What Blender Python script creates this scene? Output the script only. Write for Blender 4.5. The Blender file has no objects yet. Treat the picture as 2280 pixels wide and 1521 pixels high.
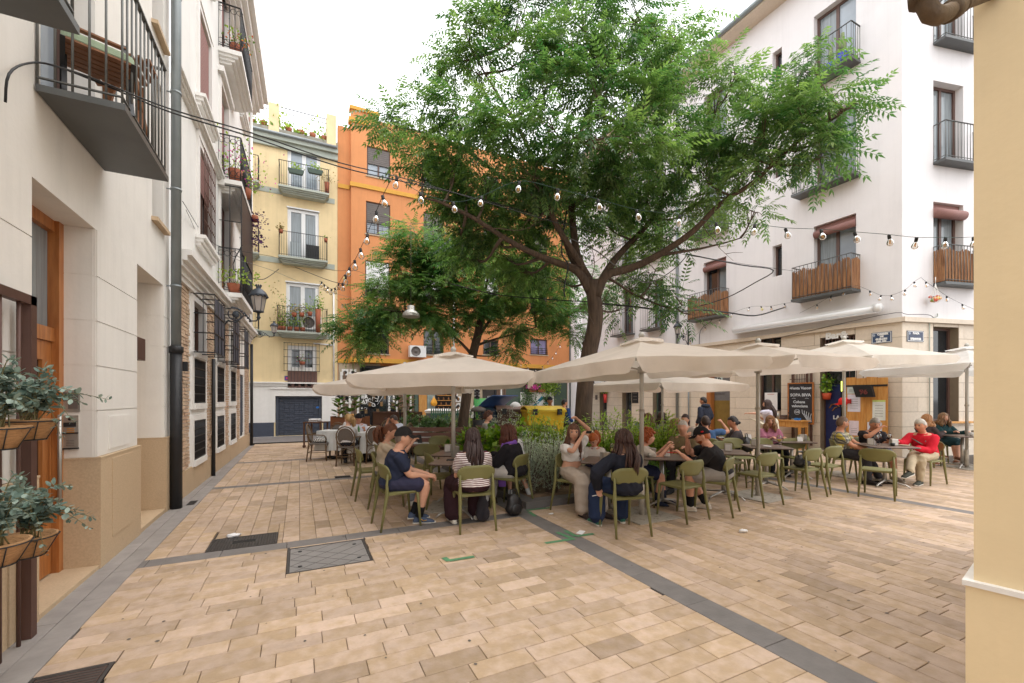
import bpy, math, random
import numpy as np
from mathutils import Vector, Matrix, noise
R = math.radians
random.seed(7); rng = np.random.default_rng(7)
S = bpy.context.scene
COL = S.collection
# ---------------------------------------------------------------- camera
EYE, FPX, HZ, CX, YAW = 1.6, 964.0, 886.0, 1140.0, R(26.18)
cam_d = bpy.data.cameras.new('camera'); cam = bpy.data.objects.new('camera', cam_d); COL.objects.link(cam)
cam_d.sensor_width = 36; cam_d.lens = FPX/2280*36; cam_d.shift_y = (HZ-760.5)/2280
cam_d.clip_end = 800; cam_d.clip_start = .05
cam.location = (0, 0, EYE); cam.rotation_euler = (R(90), 0, -YAW)
S.camera = cam
# ---------------------------------------------------------------- sky, sun, exposure
W = bpy.data.worlds.new('World'); S.world = W; W.use_nodes = True
wt = W.node_tree; wn = wt.nodes; wl = wt.links
SUN_EL, SUN_AZ = R(66), R(120)      # azimuth clockwise from +Y
sky = wn.new('ShaderNodeTexSky'); sky.sky_type = 'NISHITA'; sky.sun_disc = False
sky.sun_elevation = SUN_EL; sky.sun_rotation = SUN_AZ; sky.air_density = 1.2; sky.dust_density = 3.0
tc = wn.new('ShaderNodeTexCoord'); nz = wn.new('ShaderNodeTexNoise'); nz.inputs['Scale'].default_value = 2.2
nz.inputs['Detail'].default_value = 6; nz.inputs['Roughness'].default_value = .55
rmp = wn.new('ShaderNodeMapRange'); rmp.inputs['From Min'].default_value = .30; rmp.inputs['From Max'].default_value = .44
rmp.inputs['To Min'].default_value = .84; rmp.inputs['To Max'].default_value = .97
mix = wn.new('ShaderNodeMix'); mix.data_type = 'RGBA'
mix.inputs['B'].default_value = (3.9, 3.92, 3.97, 1)          # the overcast cloud deck
wl.new(tc.outputs['Generated'], nz.inputs['Vector']); wl.new(nz.outputs['Fac'], rmp.inputs['Value'])
wl.new(rmp.outputs['Result'], mix.inputs['Factor']); wl.new(sky.outputs['Color'], mix.inputs['A'])
bg = wn['Background']; wl.new(mix.outputs['Result'], bg.inputs['Color']); bg.inputs['Strength'].default_value = .15
sd = bpy.data.lights.new('sun', 'SUN'); sd.energy = .6; sd.angle = R(75); sd.color = (1, .97, .93)
sun = bpy.data.objects.new('sun', sd); COL.objects.link(sun)
sun.rotation_euler = (R(90)-SUN_EL, 0, math.pi-SUN_AZ)
vs = S.view_settings; vs.view_transform = 'Standard'; vs.look = 'None'; vs.gamma = 1; vs.use_curve_mapping = False
vs.exposure = 1.95
# ---------------------------------------------------------------- image point -> place
FW = Vector((math.sin(YAW), math.cos(YAW), 0)); RT = Vector((math.cos(YAW), -math.sin(YAW), 0))
def ray(u, v): return FW + RT*((u-CX)/FPX) + Vector((0, 0, (HZ-v)/FPX))
CAM = Vector((0, 0, EYE))
def at(u, v, d): return CAM + ray(u, v)*d                       # d metres in front of the lens
def gnd(u, v, z=0.): return CAM + ray(u, v)*((EYE-z)*FPX/(v-HZ))
def pd(lat, d, z=0.): return FW*d + RT*lat + Vector((0, 0, z))   # right of / in front of the camera
def brg(b): return -(R(b)+YAW)                                   # heading b degrees right of the view axis
class Plane:
    def __init__(s, o, u, n): s.o = Vector(o); s.u = Vector(u).normalized(); s.n = Vector(n).normalized()
    def p(s, u, z, d=0.): return s.o + s.u*u + s.n*d + Vector((0, 0, z))
    def hit(s, x, y, d=0.):
        r = ray(x, y); t = (s.o + s.n*d - CAM).dot(s.n)/r.dot(s.n); q = CAM + r*t - s.o
        return q.dot(s.u), q.z
    def rect(s, x0, y0, x1, y1, d=0.):                           # x0 edge uses its own column; heights from the column centre
        a = s.hit(x0, (y0+y1)/2, d)[0]; b = s.hit(x1, (y0+y1)/2, d)[0]
        t = s.hit((x0+x1)/2, y0, d)[1]; w = s.hit((x0+x1)/2, y1, d)[1]
        return min(a, b), max(a, b), min(t, w), max(t, w)
PL = Plane((-1.7, 0, 0), (0, 1, 0), (1, 0, 0))
PR = Plane((14.5, 0, 0), (0, 1, 0), (-1, 0, 0))
PC = Plane((14.5, 5.8, 0), (.971, -.2385, 0), (-.2385, -.971, 0))
PF = Plane((0, 20.5, 0), (1, 0, 0), (0, -1, 0))
# ---------------------------------------------------------------- materials
def lin(c): return tuple(((x/255)/12.92 if x <= 10.3 else ((x/255+.055)/1.055)**2.4) for x in c)
MATS = {}
def base_mat(name, rough=.6, metal=0., spec=.5):
    m = bpy.data.materials.new(name); m.use_nodes = True; nt = m.node_tree
    b = nt.nodes['Principled BSDF']; b.inputs['Roughness'].default_value = rough; b.inputs['Metallic'].default_value = metal
    b.inputs['Specular IOR Level'].default_value = spec
    return m, nt, b
def N(nt, t, **k):
    n = nt.nodes.new(t)
    for a, v in k.items():
        if a[0] == '_': setattr(n, a[1:], v)
        else: n.inputs[a].default_value = v
    return n
def mat(name, c, rough=.65, metal=0., var=.12, sc=6., bump=0., bsc=60., spec=.5, stain=0., ssc=.7, c2=None, stretch=None, tone=False, rnd=0., streak=0., hue=False):
    """One colour with mottling, optional stains, fine relief, and per-piece tone (attribute) or per-object tone."""
    if name in MATS: return MATS[name]
    m, nt, b = base_mat(name, rough, metal, spec); L = nt.links
    t = N(nt, 'ShaderNodeTexCoord'); vec = t.outputs['Object']
    if stretch:
        mp = N(nt, 'ShaderNodeMapping'); mp.inputs['Scale'].default_value = stretch; L.new(vec, mp.inputs['Vector']); vec = mp.outputs['Vector']
    n1 = N(nt, 'ShaderNodeTexNoise', Scale=sc, Detail=5., Roughness=.6); L.new(vec, n1.inputs['Vector'])
    rp = N(nt, 'ShaderNodeMapRange'); rp.inputs['From Min'].default_value = .3; rp.inputs['From Max'].default_value = .7
    rp.inputs['To Min'].default_value = 1-var; rp.inputs['To Max'].default_value = 1+var; L.new(n1.outputs['Fac'], rp.inputs['Value'])
    val = rp.outputs['Result']
    def mul(a, q):
        x = N(nt, 'ShaderNodeMath', _operation='MULTIPLY'); L.new(a, x.inputs[0]); L.new(q, x.inputs[1]); return x.outputs[0]
    if tone:
        a = N(nt, 'ShaderNodeAttribute'); a.attribute_name = 'tone'; val = mul(val, a.outputs['Fac'])
    if rnd:
        o = N(nt, 'ShaderNodeObjectInfo'); r2 = N(nt, 'ShaderNodeMapRange'); r2.inputs['To Min'].default_value = 1-rnd; r2.inputs['To Max'].default_value = 1+rnd
        L.new(o.outputs['Random'], r2.inputs['Value']); val = mul(val, r2.outputs['Result'])
    if stain:
        n2 = N(nt, 'ShaderNodeTexNoise', Scale=ssc, Detail=7., Roughness=.65); L.new(t.outputs['Object'], n2.inputs['Vector'])
        r3 = N(nt, 'ShaderNodeMapRange'); r3.inputs['From Min'].default_value = .52; r3.inputs['From Max'].default_value = .75
        r3.inputs['To Min'].default_value = 1; r3.inputs['To Max'].default_value = 1-stain; L.new(n2.outputs['Fac'], r3.inputs['Value']); val = mul(val, r3.outputs['Result'])
    if streak:                                     # rain runs and old damp, long in z
        mp2 = N(nt, 'ShaderNodeMapping'); mp2.inputs['Scale'].default_value = (2.6, 2.6, .16); L.new(t.outputs['Object'], mp2.inputs['Vector'])
        n5 = N(nt, 'ShaderNodeTexNoise', Scale=1.6, Detail=8., Roughness=.7); L.new(mp2.outputs['Vector'], n5.inputs['Vector'])
        r5 = N(nt, 'ShaderNodeMapRange'); r5.inputs['From Min'].default_value = .5; r5.inputs['From Max'].default_value = .78
        r5.inputs['To Min'].default_value = 1; r5.inputs['To Max'].default_value = 1-streak; L.new(n5.outputs['Fac'], r5.inputs['Value']); val = mul(val, r5.outputs['Result'])
    mx = N(nt, 'ShaderNodeMix', _data_type='RGBA', _blend_type='MULTIPLY'); mx.inputs['Factor'].default_value = 1
    lc = lin(c)
    if c2:
        m2 = N(nt, 'ShaderNodeMix', _data_type='RGBA'); m2.inputs['A'].default_value = (*lc, 1); m2.inputs['B'].default_value = (*lin(c2), 1)
        n3 = N(nt, 'ShaderNodeTexNoise', Scale=sc*.6, Detail=4.); L.new(vec, n3.inputs['Vector'])
        r4 = N(nt, 'ShaderNodeMapRange'); r4.inputs['From Min'].default_value = .35; r4.inputs['From Max'].default_value = .65
        fac = n3.outputs['Fac']
        if hue:                                    # every slab its own place between the two colours
            sn = N(nt, 'ShaderNodeMath', _operation='MULTIPLY'); sn.inputs[1].default_value = 211.; L.new(a.outputs['Fac'], sn.inputs[0])
            s2 = N(nt, 'ShaderNodeMath', _operation='SINE'); L.new(sn.outputs[0], s2.inputs[0]); s3 = N(nt, 'ShaderNodeMath', _operation='MULTIPLY_ADD'); s3.inputs[1].default_value = .11; L.new(s2.outputs[0], s3.inputs[0]); L.new(fac, s3.inputs[2]); fac = s3.outputs[0]
        L.new(fac, r4.inputs['Value']); L.new(r4.outputs['Result'], m2.inputs['Factor']); L.new(m2.outputs['Result'], mx.inputs['A'])
    else: mx.inputs['A'].default_value = (*lc, 1)
    L.new(val, mx.inputs['B']); L.new(mx.outputs['Result'], b.inputs['Base Color'])
    if bump:
        n4 = N(nt, 'ShaderNodeTexNoise', Scale=bsc, Detail=4.); L.new(vec, n4.inputs['Vector'])
        bp = N(nt, 'ShaderNodeBump', Strength=bump); bp.inputs['Distance'].default_value = .01
        L.new(n4.outputs['Fac'], bp.inputs['Height']); L.new(bp.outputs['Normal'], b.inputs['Normal'])
    MATS[name] = m; return m
def leafmat(name, c1, c2, rough=.4, trans=.3, spec=.5):
    """Leaves: tone attribute runs from c1 to c2; some light comes through."""
    m, nt, b = base_mat(name, rough, 0, spec); L = nt.links
    a = N(nt, 'ShaderNodeAttribute'); a.attribute_name = 'tone'
    mx = N(nt, 'ShaderNodeMix', _data_type='RGBA'); mx.inputs['A'].default_value = (*lin(c1), 1); mx.inputs['B'].default_value = (*lin(c2), 1)
    L.new(a.outputs['Fac'], mx.inputs['Factor']); L.new(mx.outputs['Result'], b.inputs['Base Color'])
    tr = N(nt, 'ShaderNodeBsdfTranslucent'); hs = N(nt, 'ShaderNodeHueSaturation', Saturation=1.15, Value=1.5)
    L.new(mx.outputs['Result'], hs.inputs['Color']); L.new(hs.outputs['Color'], tr.inputs['Color'])
    ms = N(nt, 'ShaderNodeMixShader', Fac=trans); L.new(b.outputs[0], ms.inputs[1]); L.new(tr.outputs[0], ms.inputs[2])
    L.new(ms.outputs[0], nt.nodes['Material Output'].inputs['Surface']); MATS[name] = m; return m
def glow(name, c, e):
    m, nt, b = base_mat(name, .5); b.inputs['Base Color'].default_value = (*lin(c), 1)
    b.inputs['Emission Color'].default_value = (*lin(c), 1); b.inputs['Emission Strength'].default_value = e; return m
def clearglass(name, tint=(1, 1, 1), refl=.25):
    m, nt, b = base_mat(name, .03); L = nt.links
    tr = N(nt, 'ShaderNodeBsdfTransparent'); tr.inputs['Color'].default_value = (*tint, 1)
    gl = N(nt, 'ShaderNodeBsdfGlossy', Roughness=.03); fr = N(nt, 'ShaderNodeFresnel', IOR=1.5)
    ad = N(nt, 'ShaderNodeMath', _operation='ADD'); L.new(fr.outputs[0], ad.inputs[0]); ad.inputs[1].default_value = refl*.2
    ms = N(nt, 'ShaderNodeMixShader'); L.new(ad.outputs[0], ms.inputs[0]); L.new(tr.outputs[0], ms.inputs[1]); L.new(gl.outputs[0], ms.inputs[2])
    L.new(ms.outputs[0], nt.nodes['Material Output'].inputs['Surface']); MATS[name] = m; return m
# ---------------------------------------------------------------- mesh builder
def v3(a): return Vector(a)
class MB:
    def __init__(s): s.v = []; s.f = []; s.m = []; s.s = []; s.tone = None
    def add(s, vs, fs, m=0, sm=False):
        k = len(s.v); s.v.extend(tuple(x) for x in vs)
        for f in fs: s.f.append(tuple(i+k for i in f)); s.m.append(m); s.s.append(sm)
        return s
    def hexa(s, a, b, m=0):            # bottom ring a (4, ccw from above), top ring b
        return s.add(list(a)+list(b), [(3, 2, 1, 0), (4, 5, 6, 7), (0, 1, 5, 4), (1, 2, 6, 5), (2, 3, 7, 6), (3, 0, 4, 7)], m)
    def box(s, x0, x1, y0, y1, z0, z1, m=0):
        return s.hexa([(x0, y0, z0), (x1, y0, z0), (x1, y1, z0), (x0, y1, z0)], [(x0, y0, z1), (x1, y0, z1), (x1, y1, z1), (x0, y1, z1)], m)
    def pbox(s, P, u0, u1, z0, z1, d0, d1, m=0):   # a box on a facade
        a = [P.p(u0, z0, d1), P.p(u1, z0, d1), P.p(u1, z0, d0), P.p(u0, z0, d0)]
        b = [P.p(u0, z1, d1), P.p(u1, z1, d1), P.p(u1, z1, d0), P.p(u0, z1, d0)]
        return s.hexa(a, b, m)
    def bar(s, p, q, w, h, m=0, up=(0, 0, 1)):      # rectangular bar p->q
        p = v3(p); q = v3(q); d = (q-p).normalized(); up = v3(up)
        if abs(d.dot(up)) > .95: up = v3((1, 0, 0))
        x = d.cross(up).normalized()*w/2; y = x.cross(d).normalized()*h/2
        return s.hexa([p-x-y, p+x-y, q+x-y, q-x-y], [p-x+y, p+x+y, q+x+y, q-x+y], m)
    def tube(s, pts, r, n=8, m=0, cap=True, flat=1.):
        pts = [v3(p) for p in pts]; k = len(pts); rs = r if hasattr(r, '__len__') else [r]*k
        d0 = (pts[1]-pts[0]).normalized(); up = v3((0, 0, 1)) if abs(d0.z) < .9 else v3((1, 0, 0))
        x = d0.cross(up).normalized(); V = []; Fc = []
        for i, p in enumerate(pts):
            a = pts[max(i-1, 0)]; b = pts[min(i+1, k-1)]; d = (b-a)
            d = d.normalized() if d.length > 1e-9 else d0
            x = (x-d*x.dot(d)); x = x.normalized() if x.length > 1e-6 else d.orthogonal().normalized(); y = d.cross(x)
            for j in range(n):
                t = 2*math.pi*j/n; V.append(p+(x*math.cos(t)+y*math.sin(t)*flat)*rs[i])
        for i in range(k-1):
            for j in range(n):
                j2 = (j+1) % n; Fc.append((i*n+j, i*n+j2, (i+1)*n+j2, (i+1)*n+j))
        if cap: Fc.append(tuple(range(n-1, -1, -1))); Fc.append(tuple((k-1)*n+j for j in range(n)))
        return s.add(V, Fc, m, n > 4)
    def lathe(s, prof, c=(0, 0, 0), n=16, m=0, mx=None, sm=True):   # prof: (radius, z)
        V = []; Fc = []; c = v3(c); k = len(prof)
        for r, z in prof:
            for j in range(n):
                t = 2*math.pi*j/n; p = v3((r*math.cos(t), r*math.sin(t), z)); V.append((mx @ p if mx else p)+c)
        for i in range(k-1):
            for j in range(n):
                j2 = (j+1) % n; Fc.append((i*n+j, i*n+j2, (i+1)*n+j2, (i+1)*n+j))
        Fc.append(tuple(range(n-1, -1, -1))); Fc.append(tuple((k-1)*n+j for j in range(n)))
        return s.add(V, Fc, m, sm)
    def loft(s, rings, m=0, sm=True, cap=True):
        n = len(rings[0]); V = [p for r in rings for p in r]; Fc = []
        for i in range(len(rings)-1):
            for j in range(n):
                j2 = (j+1) % n; Fc.append((i*n+j, i*n+j2, (i+1)*n+j2, (i+1)*n+j))
        if cap: Fc.append(tuple(range(n-1, -1, -1))); Fc.append(tuple((len(rings)-1)*n+j for j in range(n)))
        return s.add(V, Fc, m, sm)
    def ell(s, c, r, nu=12, nv=8, m=0, mx=None, fn=None):
        c = v3(c); r = r if hasattr(r, '__len__') else (r, r, r); V = []; Fc = []
        for i in range(nv+1):
            a = math.pi*(i/nv if 0 < i < nv else (.02 if i == 0 else .98))
            for j in range(nu):
                t = 2*math.pi*j/nu; p = v3((r[0]*math.sin(a)*math.cos(t), r[1]*math.sin(a)*math.sin(t), r[2]*math.cos(a)))
                if fn: p = fn(p)
                V.append((mx @ p if mx else p)+c)
        for i in range(nv):
            for j in range(nu):
                j2 = (j+1) % nu; Fc.append((i*nu+j, (i+1)*nu+j, (i+1)*nu+j2, i*nu+j2))
        Fc.append(tuple(range(nu))); Fc.append(tuple(nv*nu+j for j in range(nu-1, -1, -1)))
        return s.add(V, Fc, m, True)
    def poly(s, pts, ext, m=0):         # closed outline pushed along ext
        pts = [v3(p) for p in pts]; e = v3(ext); n = len(pts)
        return s.add(pts+[p+e for p in pts], [tuple(range(n-1, -1, -1)), tuple(range(n, 2*n))]+[(i, (i+1) % n, (i+1) % n+n, i+n) for i in range(n)], m)
    def wall(s, P, u0, u1, z0, z1, holes, depth=.25, m=0, mr=None, d=0.):
        """Facade sheet with real openings; each hole (u0,u1,z0,z1[,depth]) gets its reveals and no back."""
        us = sorted({u0, u1, *[h[0] for h in holes], *[h[1] for h in holes]}); zs = sorted({z0, z1, *[h[2] for h in holes], *[h[3] for h in holes]})
        us = [u for u in us if u0 <= u <= u1]; zs = [z for z in zs if z0 <= z <= z1]
        for a, b in zip(us, us[1:]):
            for c, e in zip(zs, zs[1:]):
                mu, mz = (a+b)/2, (c+e)/2
                if any(h[0] < mu < h[1] and h[2] < mz < h[3] for h in holes): continue
                s.add([P.p(a, c, d), P.p(b, c, d), P.p(b, e, d), P.p(a, e, d)], [(0, 1, 2, 3)], m)
        for h in holes:
            D = d-(h[4] if len(h) > 4 else depth); a, b, c, e = h[:4]; r = m if mr is None else mr
            q = [(a, c), (b, c), (b, e), (a, e)]
            for i in range(4):
                (ua, za), (ub, zb) = q[i], q[(i+1) % 4]
                s.add([P.p(ua, za, d), P.p(ub, zb, d), P.p(ub, zb, D), P.p(ua, za, D)], [(0, 1, 2, 3)], r)
        return s
    def mesh(s, name, mats):
        me = bpy.data.meshes.new(name); me.from_pydata(s.v, [], s.f)
        ms = mats if isinstance(mats, (list, tuple)) else [mats]
        for x in ms: me.materials.append(x)
        me.polygons.foreach_set('material_index', s.m); me.polygons.foreach_set('use_smooth', s.s)
        if s.tone is not None:
            a = me.attributes.new('tone', 'FLOAT', 'FACE'); a.data.foreach_set('value', s.tone)
        me.update(); return me
    def build(s, name, mats, parent=None, loc=None, rz=0., world=False, **kw):
        return put(name, s.mesh(name, mats), parent, loc, rz, world, **kw)
def put(name, data, parent=None, loc=None, rz=0., world=False, **kw):
    o = bpy.data.objects.new(name, data); COL.objects.link(o)
    if parent is not None:
        o.parent = parent
        if world and parent.type == 'EMPTY': o.location = -parent.location
    if loc is not None: o.location = loc
    if rz: o.rotation_euler.z = rz
    for k, v in kw.items(): o[k] = v
    return o
def thing(name, label, cat, loc=(0, 0, 0), rz=0., group=None):
    o = put(name, None, None, loc, rz, label=label, category=cat); o.empty_display_size = .2
    if group: o['group'] = group
    return o
def tag(o, label, cat, group=None):
    o['label'] = label; o['category'] = cat
    if group: o['group'] = group
    return o
KIDS = {}
def kids(o):
    return [c for c in o.children]
def dup(o, loc, rz, label, group=None):
    r = o.copy(); COL.objects.link(r); r.location = loc; r.rotation_euler.z = rz; r['label'] = label
    if group: r['group'] = group
    for ch in PROTO[o.name]:
        c = ch[0].copy(); COL.objects.link(c); c.parent = r
        for g in ch[1]:
            d = g.copy(); COL.objects.link(d); d.parent = c
    return r
PROTO = {}
def proto(o): PROTO[o.name] = [(c, list(c.children)) for c in o.children]; return o
def text(body, size, P3, ex, ey, m, parent=None, name='lettering', ext=.003, bold=0., align='CENTER', sx=1.):
    c = bpy.data.curves.new(name, 'FONT'); c.body = body; c.size = size; c.extrude = ext; c.offset = bold; c.align_x = align; c.align_y = 'CENTER'
    c.resolution_u = 2; c.materials.append(m); o = bpy.data.objects.new(name, c); COL.objects.link(o)
    ex = v3(ex).normalized(); ey = v3(ey).normalized(); ez = ex.cross(ey)
    mw = Matrix(((ex.x*sx, ey.x, ez.x, P3[0]), (ex.y*sx, ey.y, ez.y, P3[1]), (ex.z*sx, ey.z, ez.z, P3[2]), (0, 0, 0, 1)))
    if parent is not None:
        o.parent = parent
        q = parent; off = Matrix()
        while q is not None: off = Matrix.LocRotScale(q.location, q.rotation_euler, None) @ off; q = q.parent
        o.matrix_local = off.inverted() @ mw
    else: o.matrix_local = mw
    return o
def rots(fwd, up):
    """numpy frames: rows fwd (N,3) = local y, up = local z"""
    f = fwd/np.linalg.norm(fwd, axis=1, keepdims=True); x = np.cross(f, up); x /= (np.linalg.norm(x, axis=1, keepdims=True)+1e-9)
    z = np.cross(x, f); return np.stack([x, f, z], axis=2)
def scatter(name, tv, tf, pos, rot, sc, m, tone=None, parent=None, **kw):
    """Many copies of a small template as one real mesh (tf: equal-length faces)."""
    tv = np.asarray(tv, float); tf = np.asarray(tf, int); n = len(pos); k = len(tv); L = tf.shape[1]
    V = np.einsum('nij,kj->nki', rot, tv)*np.asarray(sc).reshape(n, 1, 1)+pos[:, None, :]
    Fi = (tf[None]+(np.arange(n)*k)[:, None, None]).reshape(-1)
    me = bpy.data.meshes.new(name); me.vertices.add(n*k); me.vertices.foreach_set('co', V.reshape(-1).astype(np.float32))
    nf = n*len(tf); me.loops.add(nf*L); me.loops.foreach_set('vertex_index', Fi.astype(np.int32))
    me.polygons.add(nf); me.polygons.foreach_set('loop_start', (np.arange(nf)*L).astype(np.int32))
    me.polygons.foreach_set('use_smooth', np.ones(nf, bool)) if kw.pop('smooth', False) else None
    t = np.ones(n) if tone is None else tone
    a = me.attributes.new('tone', 'FLOAT', 'FACE'); a.data.foreach_set('value', np.repeat(t, len(tf)).astype(np.float32))
    me.materials.append(m); me.update(calc_edges=True); me.validate()
    return put(name, me, parent, **kw)
# ================================================================ materials of the setting
m_slab = mat('slab_stone', (188, 164, 144), .6, var=.06, sc=16, c2=(172, 147, 118), bump=.4, bsc=45, tone=True, stain=.16, ssc=5, hue=True)
m_dark = mat('basalt', (112, 107, 104), .6, var=.14, sc=7, bump=.3, bsc=50, tone=True, stain=.2)
m_band = mat('grey_paving', (142, 136, 132), .65, var=.14, sc=5, bump=.2, tone=True, stain=.25)
m_mort = mat('mortar', (64, 55, 47), .9, var=.2)
m_road = mat('road_stone', (112, 106, 104), .8, var=.15, bump=.3, stain=.2)
m_cream = mat('cream_render', (228, 224, 218), .85, var=.03, sc=2.5, bump=.15, bsc=25, stain=.08, ssc=.5, streak=.10)
m_cream2 = mat('house_render', (230, 228, 224), .85, var=.03, sc=2, bump=.15, bsc=25, stain=.08, ssc=.45, streak=.10)
m_gran = mat('sandstone', (190, 166, 136), .7, var=.10, sc=60, bump=.1, stain=.18, ssc=1.5)
m_white = mat('white_render', (226, 223, 224), .85, var=.025, sc=1.5, bump=.12, bsc=25, stain=.06, ssc=.35, streak=.08)
m_trim = mat('white_trim', (230, 227, 223), .7, var=.03, streak=.08)
m_clad = mat('limestone', (212, 198, 180), .6, var=.06, sc=14, bump=.1, bsc=80, stain=.14, ssc=.9, rnd=.06)
m_yel = mat('yellow_render', (226, 204, 160), .85, var=.05, sc=1.6, bump=.1, bsc=20, stain=.14, ssc=.6, streak=.14)
m_ora = mat('orange_render', (206, 138, 88), .85, var=.05, sc=1.4, bump=.1, bsc=20, stain=.14, ssc=.5, streak=.16)
m_band_y = mat('ochre_band', (204, 152, 62), .8, var=.06)
m_sage = mat('sage_band', (168, 174, 164), .8, var=.06, stain=.2)
m_wallY = mat('ochre_plaster', (228, 206, 166), .8, var=.03, sc=3, bump=.12, bsc=30, stain=.06, streak=.06)
m_blue = mat('blue_grey_paint', (66, 72, 86), .6, var=.08, stain=.15)
m_iron = mat('black_iron', (44, 44, 46), .5, .3, var=.1)
m_rail = mat('grey_iron', (96, 97, 95), .5, .2, var=.1)
m_rust = mat('brown_steel', (88, 62, 54), .55, .2, var=.1)
m_zinc = mat('zinc', (134, 141, 143), .45, .4, var=.08, sc=3)
m_oak = mat('orange_wood', (176, 114, 62), .4, var=.12, sc=6, stretch=(8, 8, .8), c2=(150, 90, 44))
m_brown = mat('brown_wood', (92, 62, 46), .55, var=.15, sc=6, stretch=(6, 6, .8))
m_pine = mat('pine', (204, 152, 84), .5, var=.10, sc=5, stretch=(8, 8, .9), c2=(190, 128, 60))
m_upvc = mat('white_joinery', (226, 226, 226), .4, var=.02)
m_frame = mat('brown_joinery', (92, 68, 60), .5, var=.1)
m_gdark = mat('dark_glass', (34, 38, 42), .06, var=.3, sc=1.2, spec=.8)
m_gcurt = mat('curtained_glass', (128, 136, 140), .08, var=.28, sc=3, stretch=(7, 7, .3), spec=.7)
m_gpale = mat('sky_glass', (150, 160, 170), .06, var=.15, sc=1, spec=.8)
m_shut = mat('slat_shutter', (96, 88, 84), .6, var=.06)
m_blind = mat('rose_blind', (140, 102, 96), .8, var=.12, sc=20, stretch=(1, 1, 6))
m_cane = mat('cane', (134, 92, 62), .85, var=.3, sc=22, stretch=(1, 1, .15), c2=(160, 118, 82))
m_steelslab = mat('steel_plate', (92, 94, 94), .5, .4, var=.12, sc=2, stain=.2)
m_brick = mat('pale_brick', (190, 160, 136), .85, var=.10, bump=.3, tone=True, c2=(200, 176, 150))
m_black = mat('black_void', (18, 18, 19), .7, var=.1)
m_alu = mat('brushed_steel', (176, 172, 166), .35, .7, var=.08)
m_dkshop = mat('shop_dark', (52, 46, 42), .5, var=.3, sc=5)
m_beige = mat('beige_tile', (176, 160, 136), .6, var=.05, stain=.1)
m_slat = mat('brown_slat', (112, 90, 74), .6, var=.1, rnd=.15)
m_paper = mat('paper', (224, 222, 222), .7, var=.03)
m_wtxt = mat('white_lettering', (228, 228, 226), .6, var=.02)
m_btxt = mat('black_lettering', (28, 28, 30), .6, var=.02)
m_green = mat('dark_green_paint', (74, 90, 80), .6, var=.05, stain=.1)
m_terra = mat('terracotta', (150, 84, 58), .8, var=.1)
m_mould = mat('roof_mould', (142, 138, 126), .9, var=.2, sc=3, stain=.35)
# ================================================================ ground and pavement
g = MB(); g.add([(-250, -250, -.05), (250, -250, -.05), (250, 250, -.05), (-250, 250, -.05)], [(0, 1, 2, 3)])
g.build('ground', m_road, kind='structure')
pv = MB(); pv.add([(-6, -6, -.022), (20, -6, -.022), (20, 17.4, -.022), (-6, 17.4, -.022)], [(0, 1, 2, 3)])
pav = pv.build('pavement', m_mort, kind='structure')
BED1 = (2.92, 6.25, 5.48, 9.6); BED2 = (2.92, 6.6, 11.8, 15.2)
CUTS = [(-.88, -.22, 5.43, 5.88), (-.11, .66, 4.43, 5.17), (-1.37, -1.0, 2.55, 3.43), BED1, BED2]
def minus(r, c):
    x0, x1, y0, y1 = r; a0, a1, b0, b1 = c
    if a0 >= x1 or a1 <= x0 or b0 >= y1 or b1 <= y0: return [r]
    out = []
    if a0 > x0: out.append((x0, a0, y0, y1))
    if a1 < x1: out.append((a1, x1, y0, y1))
    m0, m1 = max(x0, a0), min(x1, a1)
    if b0 > y0: out.append((m0, m1, y0, b0))
    if b1 < y1: out.append((m0, m1, b1, y1))
    return out
def rows(x0, x1, y0, y1, alongx, row, ln, kind):
    out = []; a0, a1, b0, b1 = (y0, y1, x0, x1) if alongx else (x0, x1, y0, y1); i = 0; a = a0
    while a < a1-.01:
        ae = min(a+row, a1)
        if a1-ae < .04: ae = a1
        b = b0-random.random()*ln
        while b < b1:
            be = b+ln*random.choice((1, 1, 1, .92, 1.06)); p, q = max(b, b0), min(be, b1); b = be
            if q-p < .03: continue
            r = (p, q, a, ae) if alongx else (a, ae, p, q); todo = [r]
            for c in CUTS: todo = [z for t in todo for z in minus(t, c)]
            out += [(t, kind) for t in todo if t[1]-t[0] > .03 and t[3]-t[2] > .03]
        a = ae; i += 1
    return out
SL = rows(-1.37, 2.67, -1, 5.2, True, .157, .385, 0)+rows(2.92, 8.3, -1.6, 17.3, False, .165, .40, 0)
SL += rows(-1.37, 2.67, 5.42, 9.1, False, .172, .36, 0)+rows(-1.37, 2.67, 9.3, 12.4, False, .172, .36, 0)+rows(-1.37, 2.67, 12.6, 17.3, True, .172, .38, 0)
SL += rows(8.52, 14.45, -1.6, 17.3, False, .165, .40, 0)
SL += rows(2.67, 2.92, -1, 17.3, False, .25, .62, 1)+rows(-1.37, 2.67, 5.2, 5.42, True, .22, .6, 1)+rows(8.3, 8.52, -1.6, 17.3, False, .22, .6, 1)
SL += rows(-1.37, 2.67, 9.1, 9.3, True, .2, .6, 1)+rows(-1.37, 2.67, 12.4, 12.6, True, .2, .6, 1)
SL += rows(-1.54, -1.37, -1, 17, False, .17, .62, 2)+rows(-1.75, -1.54, -1, 17, False, .21, .62, 2)
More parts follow.
